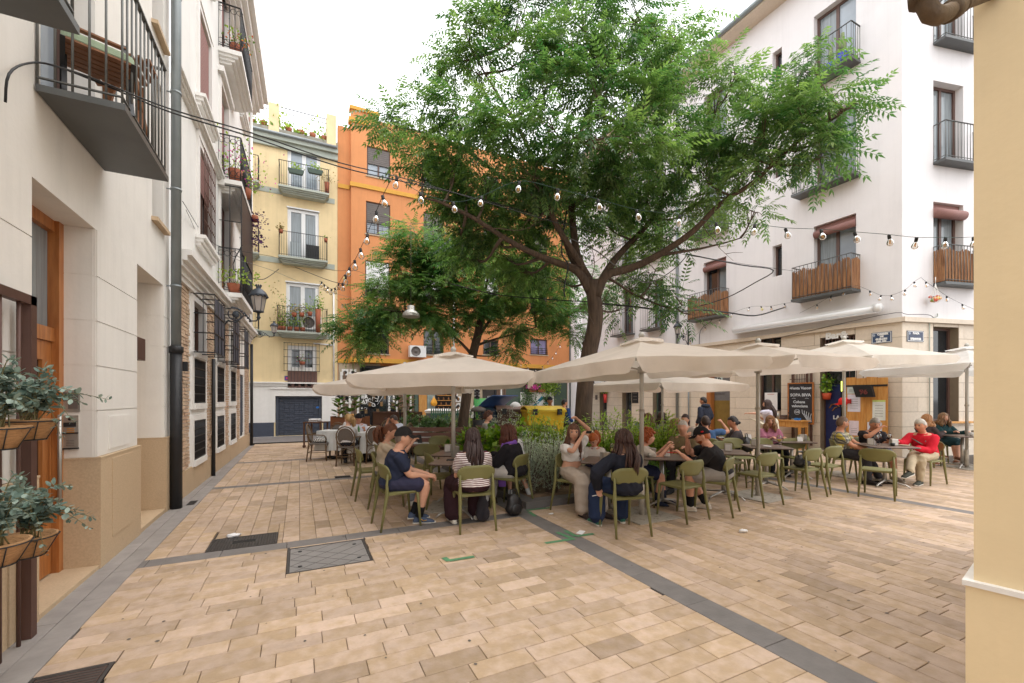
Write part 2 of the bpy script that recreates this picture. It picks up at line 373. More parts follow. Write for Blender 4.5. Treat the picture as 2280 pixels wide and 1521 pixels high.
def slab(B, r, tone):
    x0, x1, y0, y1 = r; e = .0018; b = .003; dz = random.uniform(-.0012, .0012)
    x0 += e; x1 -= e; y0 += e; y1 -= e
    lo = [(x0, y0, -.03), (x1, y0, -.03), (x1, y1, -.03), (x0, y1, -.03)]; md = [(x, y, -.003+dz) for x, y, z in lo]
    t = [(x0+b, y0+b, dz), (x1-b, y0+b, dz), (x1-b, y1-b, dz), (x0+b, y1-b, dz)]
    B.add(lo+md+t, [(8, 9, 10, 11)]+[(i, (i+1) % 4, (i+1) % 4+4, i+4) for i in range(4)]+[(i+4, (i+1) % 4+4, (i+1) % 4+8, i+8) for i in range(4)])
    B.tone = (B.tone or [])+[tone]*9
def inview(r):
    p = Vector(((r[0]+r[1])/2, (r[2]+r[3])/2, 0))-CAM; d = p.dot(FW); l = p.dot(RT)
    return d > 1.9 and abs(l/d) < 1.22
near = sorted([s for s in SL if inview(s[0])], key=lambda s: ((s[0][0]+s[0][1])/2)**2+((s[0][2]+s[0][3])/2)**2)
keep = set(id(s) for s in near[:300]); bulk = [MB(), MB(), MB()]; mats3 = [m_slab, m_dark, m_band]
def tone_of(k):
    return (random.choice((1, 1.04, .97, 1.08, .92, .86, 1.1, 1.02, .76, .9)) if k == 0 else 1)*random.uniform(.94, 1.06)
for s in SL:
    r, k = s
    if id(s) in keep:
        b = MB(); slab(b, r, tone_of(k)); b.build('paving_slab' if k == 0 else 'border_slab', mats3[k], pav)
    elif inview(r) or r[3] > -1: slab(bulk[k], r, tone_of(k))
for b, k, n in zip(bulk, mats3, ('far_slabs', 'border_slabs', 'kerb_slabs')): b.build(n, k, pav, kind='stuff')
rd = MB(); rd.add([(-40, 17.3, -.015), (14.5, 17.3, -.015), (14.5, 20.6, -.015), (-40, 20.6, -.015)], [(0, 1, 2, 3)])
road = rd.build('road', m_road, kind='structure')
kb = MB()
for x in np.arange(-9, 14, 1.0): kb.box(x+.003, x+.997, 17.3, 17.44, -.05, .03)
kb.build('kerb', m_band, road, kind='stuff'); kb.tone = None
# ================================================================ wall helpers
def win(bld, P, r, dep=.2, fm=None, pm=None, nx=2, nz=1, fw=.06, shut=0., name='window', shm=None, pms=None):
    u0, u1, z0, z1 = r; fm = fm or m_frame; pm = pm or m_gdark; b = MB(); a, c = -dep, -dep+.07
    b.pbox(P, u0, u0+fw, z0, z1, a, c); b.pbox(P, u1-fw, u1, z0, z1, a, c)
    b.pbox(P, u0+fw, u1-fw, z0, z0+fw, a, c); b.pbox(P, u0+fw, u1-fw, z1-fw, z1, a, c)
    wu = (u1-u0-2*fw)/nx; wz = (z1-z0-2*fw)/nz
    for i in range(1, nx): b.pbox(P, u0+fw+i*wu-fw*.6, u0+fw+i*wu+fw*.6, z0+fw, z1-fw, a, c-.004)
    for j in range(1, nz): b.pbox(P, u0+fw, u1-fw, z0+fw+j*wz-fw*.5, z0+fw+j*wz+fw*.5, a, c-.008)
    o = b.build(name, fm, bld, world=True); k = 0
    for i in range(nx):
        for j in range(nz):
            g = MB(); g.pbox(P, u0+fw+i*wu+.003, u0+fw+(i+1)*wu-.003, z0+fw+j*wz+.003, z0+fw+(j+1)*wz-.003, a+.012, a+.03)
            g.build('pane', (pms[k % len(pms)] if pms else pm), o); k += 1
    if shut > 0:                                    # roller shutter of slats, part way down
        g = MB(); zz = z1-fw; n = max(3, int((z1-z0)*shut/.09)); st = (z1-z0-fw)*shut/n
        for i in range(n): g.pbox(P, u0+fw*.8, u1-fw*.8, zz-st*(i+1)+.006, zz-st*i, c+.003, c+.022)
        g.build('roller_shutter', shm or m_shut, o)
    return o
BARS = {}
def bars(par, pts, h, r, m, name='baluster'):
    key = (round(h, 3), r, m.name)
    if key not in BARS: BARS[key] = MB().tube([(0, 0, 0), (0, 0, h)], r, 6).mesh(name, m)
    for p in pts: put(name, BARS[key], par, p)
def balcony(bld, P, u0, u1, z0, dep, h, slab_m, rail_m, slab_t=.07, step=.11, r=.008, mould=False, cane=0., d0=0., name='balcony'):
    b = MB(); b.pbox(P, u0, u1, z0-slab_t, z0, d0, d0+dep)
    if mould:
        for k in range(1, 4): b.pbox(P, u0+.05*k, u1-.05*k, z0-slab_t-.055*k, z0-slab_t-.055*(k-1), d0, d0+dep-.07*k)
    s = b.build(name, slab_m, bld, world=True); q = d0+dep-.025; e = .025
    c = [(u0+e, d0), (u0+e, q), (u1-e, q), (u1-e, d0)]
    hr = MB(); br = MB()
    for (ua, da), (ub, db) in zip(c, c[1:]):
        hr.bar(P.p(ua, z0+h, da), P.p(ub, z0+h, db), .035, .014); br.bar(P.p(ua, z0+.06, da), P.p(ub, z0+.06, db), .018, .01)
    hr.build('handrail', rail_m, s); br.build('bottom_rail', rail_m, s); pts = []
    for (ua, da), (ub, db) in zip(c, c[1:]):
        L = math.hypot(ub-ua, db-da); n = max(1, round(L/step))
        for i in range(n): t = i/n; pts.append(P.p(ua+(ub-ua)*t, z0, da+(db-da)*t))
    pts.append(P.p(c[3][0], z0, c[3][1])); bars(s, pts, h-.004, r, rail_m)
    if cane:
        g = MB(); t = []
        for (ua, da), (ub, db) in zip(c, c[1:]):
            L = math.hypot(ub-ua, db-da); n = int(L/.014)
            for i in range(n):
                k = (i+random.uniform(-.3, .3))/n; hh = cane*random.uniform(.94, 1.03)*(1+.05*math.sin(i*.15))
                p = P.p(ua+(ub-ua)*k, z0+.02, da+(db-da)*k-.02); g.tube([p, p+Vector((random.uniform(-.015, .015), random.uniform(-.01, .01), hh))], .011, 5, cap=False)
        g.build('cane_screen', m_cane, s, kind='stuff')
    return s
def grille(bld, P, r, d, m, step=.12, nh=3, name='window_grille', rr=.008, box=0.):
    u0, u1, z0, z1 = r; b = MB()
    n = max(2, round((u1-u0)/step))
    for i in range(n+1): u = u0+(u1-u0)*i/n; b.tube([P.p(u, z0, d), P.p(u, z1, d)], rr, 5)
    for j in range(nh+1): z = z0+(z1-z0)*j/nh; b.bar(P.p(u0-.02, z, d), P.p(u1+.02, z, d), .012, .02)
    if box:
        for u in (u0, (u0+u1)/2, u1):
            for z in (z0, z1): b.bar(P.p(u, z, d-box), P.p(u, z, d), .012, .02)
        for j in range(1, nh): z = z0+(z1-z0)*j/nh; b.bar(P.p(u0, z, d-box), P.p(u0, z, d), .012, .02); b.bar(P.p(u1, z, d-box), P.p(u1, z, d), .012, .02)
        for u in (u0, u1): b.tube([P.p(u, z0, d-box*.5), P.p(u, z1, d-box*.5)], rr, 5)
    return b.build(name, m, bld, world=True)
def blockwork(bld, P, rects, m, name, lip=.012, gap=.006):
    """cut stones or panels laid on a wall, one object each"""
    for (u0, u1, z0, z1) in rects:
        b = MB(); b.pbox(P, u0+gap, u1-gap, z0+gap, z1-gap, -.02, lip); b.build(name, m, bld, world=True)
# ================================================================ near left house: cream render, stone plinth, deep doorways
A = thing('town_house', 'cream rendered house with a sandstone plinth, orange wooden door and steel balcony', 'house', (-1.9, 4, 0))
H1 = [(4.26, 5.36, 0, 3.18, .34), (6.48, 7.6, 0, 3.18, .34), (7.1, 7.62, 3.95, 5.9, .3), (7.1, 7.62, 6.5, 8.4, .3), (4.4, 5.35, 3.86, 6.3, .3), (2.3, 3.3, 3.86, 6.3, .3)]
b = MB().wall(PL, -3, 7.93, 0, 13, H1, d=-.012)
b.add([PL.p(7.93, 0, -.012), PL.p(7.93, 13, -.012), PL.p(7.93, 13, -8), PL.p(7.93, 0, -8)], [(0, 1, 2, 3)])
b.add([PL.p(-3, 0, -.012), PL.p(-3, 13, -.012), PL.p(-3, 13, -8), PL.p(-3, 0, -8)], [(0, 1, 2, 3)])
b.add([PL.p(-3, 13, .3), PL.p(7.93, 13, .3), PL.p(7.93, 13, -8), PL.p(-3, 13, -8)], [(0, 1, 2, 3)])
b.build('wall', m_cream, A, world=True)
ZS = [1.045, 1.48, 1.90, 2.32, 2.74, 3.18]
rc = [(u0, u1, a, c) for (u0, u1) in ((.4, 1.7), (1.7, 3.0), (3.0, 4.26), (5.36, 6.48), (7.6, 7.93)) for a, c in zip(ZS, ZS[1:])]
blockwork(A, PL, rc, m_cream, 'stone_panel', 0., .005)
PD = Plane((-1.712, 5.36, 0), (-1, 0, 0), (0, -1, 0)); PD2 = Plane((-1.712, 7.6, 0), (-1, 0, 0), (0, -1, 0))
blockwork(A, PD, [(.012, .325, a, c) for a, c in zip(ZS, ZS[1:])], m_cream, 'stone_panel', .004)
blockwork(A, PD2, [(.012, .325, a, c) for a, c in zip(ZS, ZS[1:])], m_cream, 'stone_panel', .004)
for u0, u1 in ((.0, 4.275), (5.345, 6.495), (7.585, 7.95)):
    b = MB(); b.pbox(PL, u0, u1, 0, 1.03, -.36, .03); b.pbox(PL, u0-.004, u1+.004, 1.03, 1.045, -.36, .034); b.build('plinth', m_gran, A, world=True)
b = MB(); b.pbox(PL, 5.62, 6.2, .22, 1.0, .03, .036); b.build('meter_hatch', m_gran, A, world=True)
b = MB(); b.pbox(PL, 5.62, 6.2, 1.09, 1.42, 0., .008); b.build('meter_hatch', m_cream, A, world=True)
b = MB(); b.pbox(PL, 4.276, 5.344, 0, .035, -.34, .02); b.build('doorstep', m_gran, A, world=True)
b = MB(); b.pbox(PL, 6.496, 7.584, 0, .05, -.34, .02); b.build('doorstep', m_gran, A, world=True)
# the wooden door
b = MB(); D0, D1 = -.34, -.26
b.pbox(PL, 4.26, 4.34, .035, 3.18, D0, D1); b.pbox(PL, 5.27, 5.36, .035, 3.18, D0, D1+.03); b.pbox(PL, 4.34, 5.27, 3.08, 3.18, D0, D1); b.pbox(PL, 4.34, 5.27, 2.1, 2.22, D0, D1)
dr = b.build('door', m_oak, A, world=True)
b = MB(); b.pbox(PL, 4.345, 5.265, 2.225, 3.075, D0+.02, D0+.035); b.build('pane', m_gcurt, dr)
b = MB(); b.pbox(PL, 4.345, 4.46, .05, 2.095, D0, D1-.02); b.pbox(PL, 5.12, 5.265, .05, 2.095, D0, D1-.02); b.pbox(PL, 4.46, 5.12, 1.93, 2.095, D0, D1-.02); b.pbox(PL, 4.46, 5.12, .05, .45, D0, D1-.02)
b.build('door_leaf', m_oak, dr)
b = MB(); b.pbox(PL, 4.465, 5.115, .455, 1.925, D0+.02, D0+.035); b.build('pane', m_gdark, dr)
b = MB(); b.tube([PL.p(5.2, .62, D1+.06), PL.p(5.2, 1.45, D1+.06)], .016, 8); b.bar(PL.p(5.2, .7, D1-.02), PL.p(5.2, .7, D1+.06), .02, .02); b.bar(PL.p(5.2, 1.37, D1-.02), PL.p(5.2, 1.37, D1+.06), .02, .02); b.build('handle', m_alu, dr)
b = MB(); b.pbox(PL, 6.49, 7.59, .05, 3.17, -.345, -.335); b.build('door', m_gran, A, world=True)
b = MB(); b.pbox(PL, 6.5, 6.98, 2.07, 2.34, -.32, -.05); b.build('canopy_beam', m_rust, A, world=True)
# windows behind and above
win(A, PL, (4.4, 5.35, 3.87, 6.3), .3, m_frame, m_gpale, 2, 1); win(A, PL, (2.3, 3.3, 3.87, 6.3), .3, m_frame, m_gpale, 2, 1)
for z in (3.95, 6.5):
    win(A, PL, (7.1, 7.62, z, z+1.9), .3, m_frame, m_gcurt, 1, 1)
    b = MB(); b.pbox(PL, 7.06, 7.66, z-.05, z, -.3, .06); b.build('window_sill', m_gran, A, world=True)
balcony(A, PL, 4.3, 5.53, 3.86, .5, 1.07, m_steelslab, m_rail, .05, .105, .008); balcony(A, PL, 2.1, 3.53, 3.86, .5, 1.07, m_steelslab, m_rail, .05, .105, .008)
# intercom, pipes
ic = MB(); ic.pbox(PD, .115, .225, 1.14, 1.44, 0, .02); ic = ic.build('intercom', m_alu, A, world=True)
b = MB(); b.pbox(PD, .128, .212, 1.335, 1.375, .02, .024); b.pbox(PD, .113, .227, 1.27, 1.283, .02, .03); b.pbox(PD, .113, .227, 1.13, 1.142, .0, .032); b.lathe([(.012, 0), (.012, .006)], PD.p(.17, 1.405, .02), 12, mx=Matrix.Rotation(R(90), 3, 'X')); b.build('screen', m_btxt, ic)
for k in range(3): b = MB(); b.pbox(PD, .14, .19, 1.318-.016*k-.004, 1.318-.016*k+.004, .02, .024); b.build('button', m_pine, ic)
b = MB()
for i in range(7):
    for j in range(4): b.pbox(PD, .142+.008*i, .146+.008*i, 1.165+.014*j, 1.169+.014*j, .02, .022)
b.build('speaker_holes', m_btxt, ic, kind='stuff')
b = MB(); b.pbox(PD, .105, .24, 1.47, 1.67, 0, .012); o = b.build('nameplate', m_alu, A, world=True)
b = MB(); b.pbox(PD, .117, .185, 1.5, 1.65, .012, .015); b.pbox(PD, .195, .228, 1.57, 1.65, .012, .015); b.build('plate', m_shut, o)
pp = lambda z: (-1.6, 7.78, z)
b = MB(); b.tube([pp(2.3), pp(13)], .062, 12); dn = b.build('downpipe', m_zinc, A, world=True)
b = MB(); b.tube([pp(0), pp(2.32)], .075, 12); b.lathe([(.088, 2.25), (.088, 2.34), (.07, 2.35)], pp(0), 12); b.tube([(-1.64, 7.98, 0), (-1.64, 7.98, 3.3)], .035, 8); b.box(-1.63, -1.5, 7.93, 8.03, 2.0, 2.14); b.build('cast_iron_pipe', m_iron, A, world=True)
for z in (3.2, 4.6, 6.0, 7.4): b = MB(); b.lathe([(.07, z), (.07, z+.03)], pp(0), 12); b.bar((-1.72, 7.78, z+.015), (-1.6, 7.78, z+.015), .015, .015); b.build('pipe_bracket', m_zinc, dn)
# ================================================================ second left house: white, brick below, moulded balconies
B2 = thing('town_house', 'white house with pale brick ground floor, black window grilles and moulded balconies', 'house', (-1.9, 12, 0))
P2 = Plane((-1.7, 7.95, 0), (.18, 9.05, 0), (9.05, -.18, 0)); LN = math.hypot(.18, 9.05)
C1 = [(1.28, 2.18), (3.35, 4.2), (5.15, 5.95)]; HB = []
for u0, u1 in C1: HB += [(u0, u1, .5, 1.2, .16), (u0, u1, 1.5, 2.3, .16), (u0, u1, 2.42, 3.3, .2)]
HB += [(7.0, 7.7, .45, 2.3, .12)]
UW = [(1.7, 2.75), (7.1, 7.9)]; BW = [(3.85, 4.85)]
for z in (4.35, 6.9, 9.85):
    HB += [(u0, u1, z+.25, z+1.9, .12) for u0, u1 in UW]+[(u0, u1, z-.35, z+1.9, .18) for u0, u1 in BW]
b = MB().wall(P2, 0, LN, 0, 11.9, HB)
b.add([P2.p(LN, 0, 0), P2.p(LN, 11.9, 0), P2.p(LN, 11.9, -8), P2.p(LN, 0, -8)], [(0, 1, 2, 3)]); b.build('wall', m_cream2, B2, world=True)
b = MB(); b.pbox(P2, .05, LN, 0, .42, 0, .03); b.build('plinth', m_gran, B2, world=True)
# brick infill, real courses
bb = MB(); bb.tone = []
for (u0, u1) in ((.1, 1.0), (2.45, 3.12), (4.45, 4.92), (6.2, 6.8), (7.95, 8.9)):
    z = .44
    while z < 3.4:
        u = u0-random.random()*.2
        while u < u1:
            ue = min(u+.24, u1); us = max(u, u0); u += .25
            if ue-us > .03: bb.pbox(P2, us, ue, z, z+.046, .002, random.uniform(.012, .03)); bb.tone += [random.uniform(.82, 1.15)]*6
        z += .058
bb.build('brick_infill', m_brick, B2, world=True, kind='stuff')
b = MB()
for k, (z, dd) in enumerate(((3.42, .06), (3.5, .09), (3.58, .14), (3.66, .2), (3.74, .26))): b.pbox(P2, 0, LN+.05, z, z+.08, 0, dd)
b.build('cornice', m_trim, B2, world=True)
b = MB()
for k, (z, dd) in enumerate(((6.46, .05), (6.5, .09), (6.54, .13))): b.pbox(P2, 0, LN, z, z+.04, 0, dd)
b.build('string_course', m_trim, B2, world=True)
b = MB()
for k, (z, dd) in enumerate(((11.25, .10), (11.35, .2), (11.45, .3), (11.6, .42), (11.8, .55))): b.pbox(P2, 0, LN+.3, z, z+.15+(.08 if k > 2 else 0), 0, dd)
b.build('eave', m_trim, B2, world=True)
for u0, u1 in C1:
    for z0, z1 in ((.5, 1.2), (1.5, 2.3), (2.42, 3.3)):
        t = MB(); w = .12; t.pbox(P2, u0-w, u0, z0-.1, z1+.1, 0, .035); t.pbox(P2, u1, u1+w, z0-.1, z1+.1, 0, .035); t.pbox(P2, u0, u1, z1, z1+.1, 0, .035); t.pbox(P2, u0-.02, u1+.02, z0-.1, z0, 0, .06)
        t.build('window_surround', m_trim, B2, world=True); win(B2, P2, (u0, u1, z0, z1), .15, m_brown, m_gdark, 2)
    for z0, z1 in ((.5, 1.2), (1.5, 2.3)): grille(B2, P2, (u0+.02, u1-.02, z0+.02, z1-.02), .03, m_iron, .075, 5)
    grille(B2, P2, (u0-.05, u1+.05, 2.4, 3.42), .34, m_iron, .32, 3, 'window_cage', .006, .34)
    t = MB(); t.pbox(P2, u0+.0, u1+.0, 2.42, 3.38, .325, .332); t.build('mesh_screen', m_blue, B2, world=True)
win(B2, P2, (7.0, 7.7, .45, 2.3), .1, m_iron, m_blue, 1, 1, shut=.95, shm=m_blue)
for z in (4.35, 6.9, 9.85):
    for u0, u1 in UW:
        t = MB(); w = .13; t.pbox(P2, u0-w, u0, z+.2, z+2.0, 0, .04); t.pbox(P2, u1, u1+w, z+.2, z+2.0, 0, .04); t.pbox(P2, u0-w, u1+w, z+2.0, z+2.1, 0, .05); t.pbox(P2, u0-.05, u1+.05, z+1.9, z+2.0, 0, .03)
        for k in range(3): t.pbox(P2, u0-.2+.03*k, u1+.2-.03*k, z+.19-.06*(k+1), z+.19-.06*k, 0, .16-.04*k)
        t.build('window_surround', m_trim, B2, world=True); win(B2, P2, (u0, u1, z+.25, z+1.9), .1, m_frame, m_gdark, 2, 1, shut=.97 if z > 6 else .45, shm=m_blind)
        if z < 6: grille(B2, P2, (u0+.03, u1-.03, z+.27, z+1.85), .1, m_rust, .12, 6)
    for u0, u1 in BW:
        t = MB(); w = .14; t.pbox(P2, u0-w, u0, z-.35, z+2.0, 0, .04); t.pbox(P2, u1, u1+w, z-.35, z+2.0, 0, .04); t.pbox(P2, u0, u1, z+1.9, z+2.02, 0, .04); t.pbox(P2, u0-.25, u1+.25, z+2.02, z+2.14, 0, .12); t.build('window_surround', m_trim, B2, world=True)
        win(B2, P2, (u0, u1, z-.35, z+1.9), .15, m_oak if z < 6 else m_frame, m_gcurt, 2, 1, shut=.55, shm=m_blind)
        balcony(B2, P2, u0-.2, u1+.95, z-.36, .45, 1.0, m_trim, m_iron, .1, .12, .009, True)
        # curled rings along the top and foot of the railing
        t = MB()
        for zz in (z-.36+.16, z-.36+.88):
            for k in range(17):
                for (uu, dd, ax) in (((u0-.17)+k*.125, .425, 1),)+((((u0-.175), .05+k*.12, 0),) if k < 4 else ()):
                    c = P2.p(uu, zz, dd); e = P2.u if ax else P2.n
                    t.tube([c+e*(.06*math.cos(a))+Vector((0, 0, .06*math.sin(a))) for a in np.linspace(0, 2*math.pi, 9)], .006, 4, cap=False)
        t.build('railing_scrolls', m_iron, B2, world=True, kind='stuff')
t = MB(); t.pbox(P2, 3.7, 5.75, 4.95, 6.35, .44, .45); t.build('mesh_screen', m_iron, B2, world=True)
t = MB()
for u in (3.67, 4.1, 5.78): t.bar(P2.p(u, 4.0, .44), P2.p(u, 6.4, .44), .02, .02)
for u in (3.67,): t.bar(P2.p(u, 6.4, .02), P2.p(u, 6.4, .44), .02, .02); t.bar(P2.p(u, 5.6, .02), P2.p(u, 5.6, .44), .015, .015); t.bar(P2.p(u, 4.0, .22), P2.p(u, 6.4, .22), .015, .015)
t.bar(P2.p(3.67, 6.4, .44), P2.p(5.78, 6.4, .44), .02, .02); t.build('balcony_cage', m_iron, B2, world=True)
t = MB(); t.tube([P2.p(2.72, 0, .07), P2.p(2.72, 2.4, .07)], .035, 8); t.tube([P2.p(LN-.1, 0, .09), P2.p(LN-.1, 3.4, .09)], .045, 8); t.build('downpipe', m_iron, B2, world=True)
t = MB(); t.tube([P2.p(LN-.12, 3.9, .08), P2.p(LN-.12, 11.2, .08)], .045, 8); t.build('downpipe', m_trim, B2, world=True)
# ================================================================ yellow house across the lane
Y = thing('apartment_house', 'pale yellow house with sage bands, white balcony doors and a blue grey garage door', 'house', (-1, 20.6, 0))
rY = [PF.rect(640, 320, 713, 432), PF.rect(640, 468, 710, 582), PF.rect(637, 632, 710, 742), PF.rect(640, 770, 705, 826)]
gar = PF.rect(613, 882, 717, 969); gar = (gar[0], gar[1], 0, gar[3]); XY0, XY1 = -7., 1.52
sh = [(-2.9, -1.75, r[2], r[3], .18) for r in rY[:3]]
b = MB().wall(PF, XY0, XY1, 0, 12.75, [(*r, .2) for r in rY]+[(*gar, .2)]+sh); b.build('wall', m_yel, Y, world=True)
b = MB(); b.pbox(PF, XY0, gar[0], .58, 2.1, .002, .02); b.pbox(PF, gar[1], XY1, .58, 2.1, .002, .02); b.pbox(PF, gar[0], gar[1], gar[3], 2.1, .002, .02); b.build('lower_wall', m_trim, Y, world=True)
b = MB(); b.pbox(PF, XY0, gar[0]-.05, 0, .58, .002, .03); b.pbox(PF, gar[1]+.05, XY1, 0, .58, .002, .03); b.build('painted_base', m_blue, Y, world=True)
b = MB(); b.pbox(PF, XY0, XY1, 2.1, 2.2, 0, .07); b.pbox(PF, XY0, XY1, 2.2, 2.26, 0, .12); b.pbox(PF, gar[0]-.2, gar[1]+.3, 1.96, 2.04, .02, .06); b.build('string_course', m_trim, Y, world=True)
b = MB(); b.pbox(PF, gar[0]-.01, gar[1]+.01, 0, gar[3]+.01, -.24, -.2); b.build('garage_backing', m_blue, Y, world=True)
gd = MB(); gd.pbox(PF, gar[0], gar[0]+.12, 0, gar[3], -.19, -.1); gd.pbox(PF, gar[1]-.12, gar[1], 0, gar[3], -.19, -.1); gd.pbox(PF, gar[0]+.12, gar[1]-.12, gar[3]-.1, gar[3], -.19, -.1); gd = gd.build('garage_door', m_blue, Y, world=True)
wg = (gar[1]-gar[0]-.26)/4
for i in range(4):
    n = 16
    for j in range(n):
        for h in range(2):
            q = MB(); u0 = gar[0]+.13+i*wg+h*wg/2; z0 = .03+(gar[3]-.16)/n*j; q.pbox(PF, u0+.006, u0+wg/2-.006, z0+.006, z0+(gar[3]-.16)/n-.004, -.17, -.15+((i+j+h) % 2)*.02); q.build('garage_panel', m_blue, gd)
b = MB(); b.pbox(PF, gar[0]+1.55, gar[0]+1.75, 1.15, 1.22, -.125, -.12); b.build('notice', mat('blue_notice', (40, 110, 190)), gd)
for k, r in enumerate(rY[:3]):
    win(Y, PF, r, .12, m_upvc, m_gcurt if k else m_gpale, 2, 1, .13); b = MB(); b.pbox(PF, r[0]-.03, r[1]+.03, r[3], r[3]+.06, -.1, .03); b.build('lintel', m_upvc, Y, world=True)
    zb = r[2]
    balcony(Y, PF, r[0]-.32, r[1]+.33, zb, .55, 1.0, m_sage, m_iron, .08, .09, .007, True)
    b = MB(); b.pbox(PF, XY0, XY1-.12, zb-.2, zb+.02, 0, .02); b.build('floor_band', m_sage, Y, world=True)
    win(Y, PF, sh[k][:4], .1, m_frame, m_gdark, 2, 1, shut=.9, shm=m_frame); balcony(Y, PF, -3.1, -1.45, zb, .5, 1.0, m_sage, m_iron, .08, .1, .007, True)
r = rY[3]; win(Y, PF, r, .12, m_upvc, m_gdark, 2, 1, .16); grille(Y, PF, (r[0]-.12, r[1]+.1, r[2]-.02, r[3]+.08), .18, m_iron, .13, 4, box=.18)
b = MB()
for i in range(9): u = r[0]+.02+i*.125; b.pbox(PF, u, u+.118, r[2]-.72, r[2]-.02, .05, .07+.004*(i % 2))
b.build('timber_boards', mat('weathered_wood', (112, 84, 76), .8, var=.2, sc=8, stretch=(5, 5, .5), stain=.3), Y, world=True)
for i in range(9): b = MB(); u = r[0]+.02+i*.125; b.tube([PF.p(u, r[2]-.72, .1), PF.p(u, r[2], .1)], .008, 5); b.build('grille_bar', m_iron, Y, world=True)
b = MB(); b.pbox(PF, XY0, XY1, 12.0, 12.25, 0, .12); b.pbox(PF, XY0, XY1, 12.25, 12.4, 0, .25); b.build('cornice', m_sage, Y, world=True)
b = MB(); b.tube([PF.p(XY0, 12.46, .3), PF.p(XY1-.05, 12.46, .3)], .07, 8); b.build('gutter', m_zinc, Y, world=True)
b = MB(); b.pbox(PF, XY0, XY1, 12.4, 12.75, -.4, .15); b.build('parapet', m_mould, Y, world=True)
for u in (-.95, 1.25): b = MB(); b.pbox(PF, u-.18, u+.2, 12.5, 13.75 if u < 0 else 13.9, -.3, .17); b.build('parapet_pier', m_yel, Y, world=True)
t = MB(); t.bar(PF.p(-4, 13.75, 0), PF.p(1.2, 13.75, 0), .03, .02); t.bar(PF.p(-4, 13.55, 0), PF.p(1.2, 13.55, 0), .02, .015)
for u in np.arange(-4, 1.2, .14): t.tube([PF.p(u, 12.75, 0), PF.p(u, 13.75, 0)], .007, 4)
t.build('terrace_railing', m_iron, Y, world=True)
t = MB(); t.tube([PF.p(1.36, 2.3, .05), PF.p(1.36, 6.2, .05)], .035, 8); t.tube([PF.p(1.3, 3.9, .05), PF.p(.55, 3.95, .05)], .03, 8); t.build('white_pipe', m_upvc, Y, world=True)
t = MB(); t.pbox(PF, -.55, -.15, 2.33, 2.52, .0, .015); t.build('advert_plate', mat('purple_plate', (86, 74, 140), var=.05), Y, world=True)
t = MB(); t.pbox(PF, -.5, -.2, 2.38, 2.47, .015, .018); t.build('advert_stripe', mat('pink_stripe', (214, 80, 130)), Y, world=True)
# ================================================================ orange house with shops below
O = thing('apartment_house', 'orange rendered house with ochre bands and tiled shop fronts below', 'house', (7, 20.6, 0))
PO = Plane((0, 20.2, 0), (1, 0, 0), (0, -1, 0)); OX0, OX1 = 2.05, 13.55
def ow(x0, y0, x1, y1): return PO.rect(x0, y0, x1, y1)
oW = [(ow(817, 330, 869, 396), .55), (ow(815, 452, 869, 524), .62), (ow(813, 582, 868, 662), .75), (ow(815, 712, 866, 788), 0), (ow(943, 735, 987, 790), 0), (ow(1076, 757, 1110, 790), 0), (ow(1181, 755, 1219, 790), 0)]
cols2 = [oW[4][0][:2], oW[5][0][:2], oW[6][0][:2]]
for r, s in oW[:3]:
    for c in cols2: oW.append(((c[0], c[1], r[2], r[3]), s*.8))
b = MB().wall(PO, OX0, OX1, 3.35, 13.9, [(*r, .16) for r, s in oW])
b.add([PO.p(OX0, 3.35, 0), PO.p(OX0, 13.9, 0), PO.p(OX0, 13.9, -.4), PO.p(OX0, 3.35, -.4)], [(0, 1, 2, 3)])
b.pbox(PF, 1.52, OX0, 3.2, 13.6, -.2, .03); b.pbox(PO, OX0, 3.2, 13.9, 14.35, -.3, .0); b.pbox(PO, 3.2, OX1, 13.9, 14.1, -.3, -.01)
b.pbox(PO, OX0, OX1, 0, 3.35, -.5, -.3); b.pbox(PF, 1.45, OX0+.01, 0, 3.21, -.3, -.02); b.build('wall', m_ora, O, world=True)
b = MB(); b.pbox(PO, OX0-.03, OX1, 3.18, 3.38, -.3, .05); b.build('ochre_band', m_band_y, O, world=True); b = MB(); b.pbox(PF, 1.53, 2.02, 3.15, 3.33, 0, .06); b.pbox(PO, OX0-.04, OX1, 10.92, 11.1, -.3, .06); b.pbox(PF, 1.53, 2.0, 10.85, 11.03, 0, .08)
b.pbox(PO, OX0-.06, 3.26, 14.3, 14.45, -.3, .07); b.pbox(PO, OX0-.1, 2.75, 13.75, 13.95, -.3, .05); b.build('ochre_band', m_band_y, O, world=True)
for i, (r, s) in enumerate(oW):
    pm = mat('lilac_curtain', (138, 132, 168), .3, var=.15, sc=5, stretch=(8, 1, .4)) if i == 6 else (m_gpale if i in (0, 1) else m_gdark)
    win(O, PO, r, .14, m_frame, pm, 2, 1, .06, shut=s, shm=m_upvc if i == 2 or i in (13, 14) else m_shut)
    if i in (1, 3, 4, 5, 6): grille(O, PO, (r[0]+.02, r[1]-.02, r[2]+.03, r[2]+(r[3]-r[2])*.4), .03, m_iron, .3, 3)
    b = MB(); b.pbox(PO, r[0]-.05, r[1]+.05, r[2]-.05, r[2], -.12, .04); b.build('window_sill', m_beige, O, world=True)
t = MB(); u = PO.hit(1010, 740)[0]; t.tube([PO.p(u, 3.4, .05), PO.p(u, 6.3, .05)], .04, 8); t.build('downpipe', m_upvc, O, world=True)
t = MB(); t.tube([PO.p(OX1-.05, 0, .05), PO.p(OX1-.05, 14, .05)], .05, 8); t.build('downpipe', m_zinc, O, world=True)
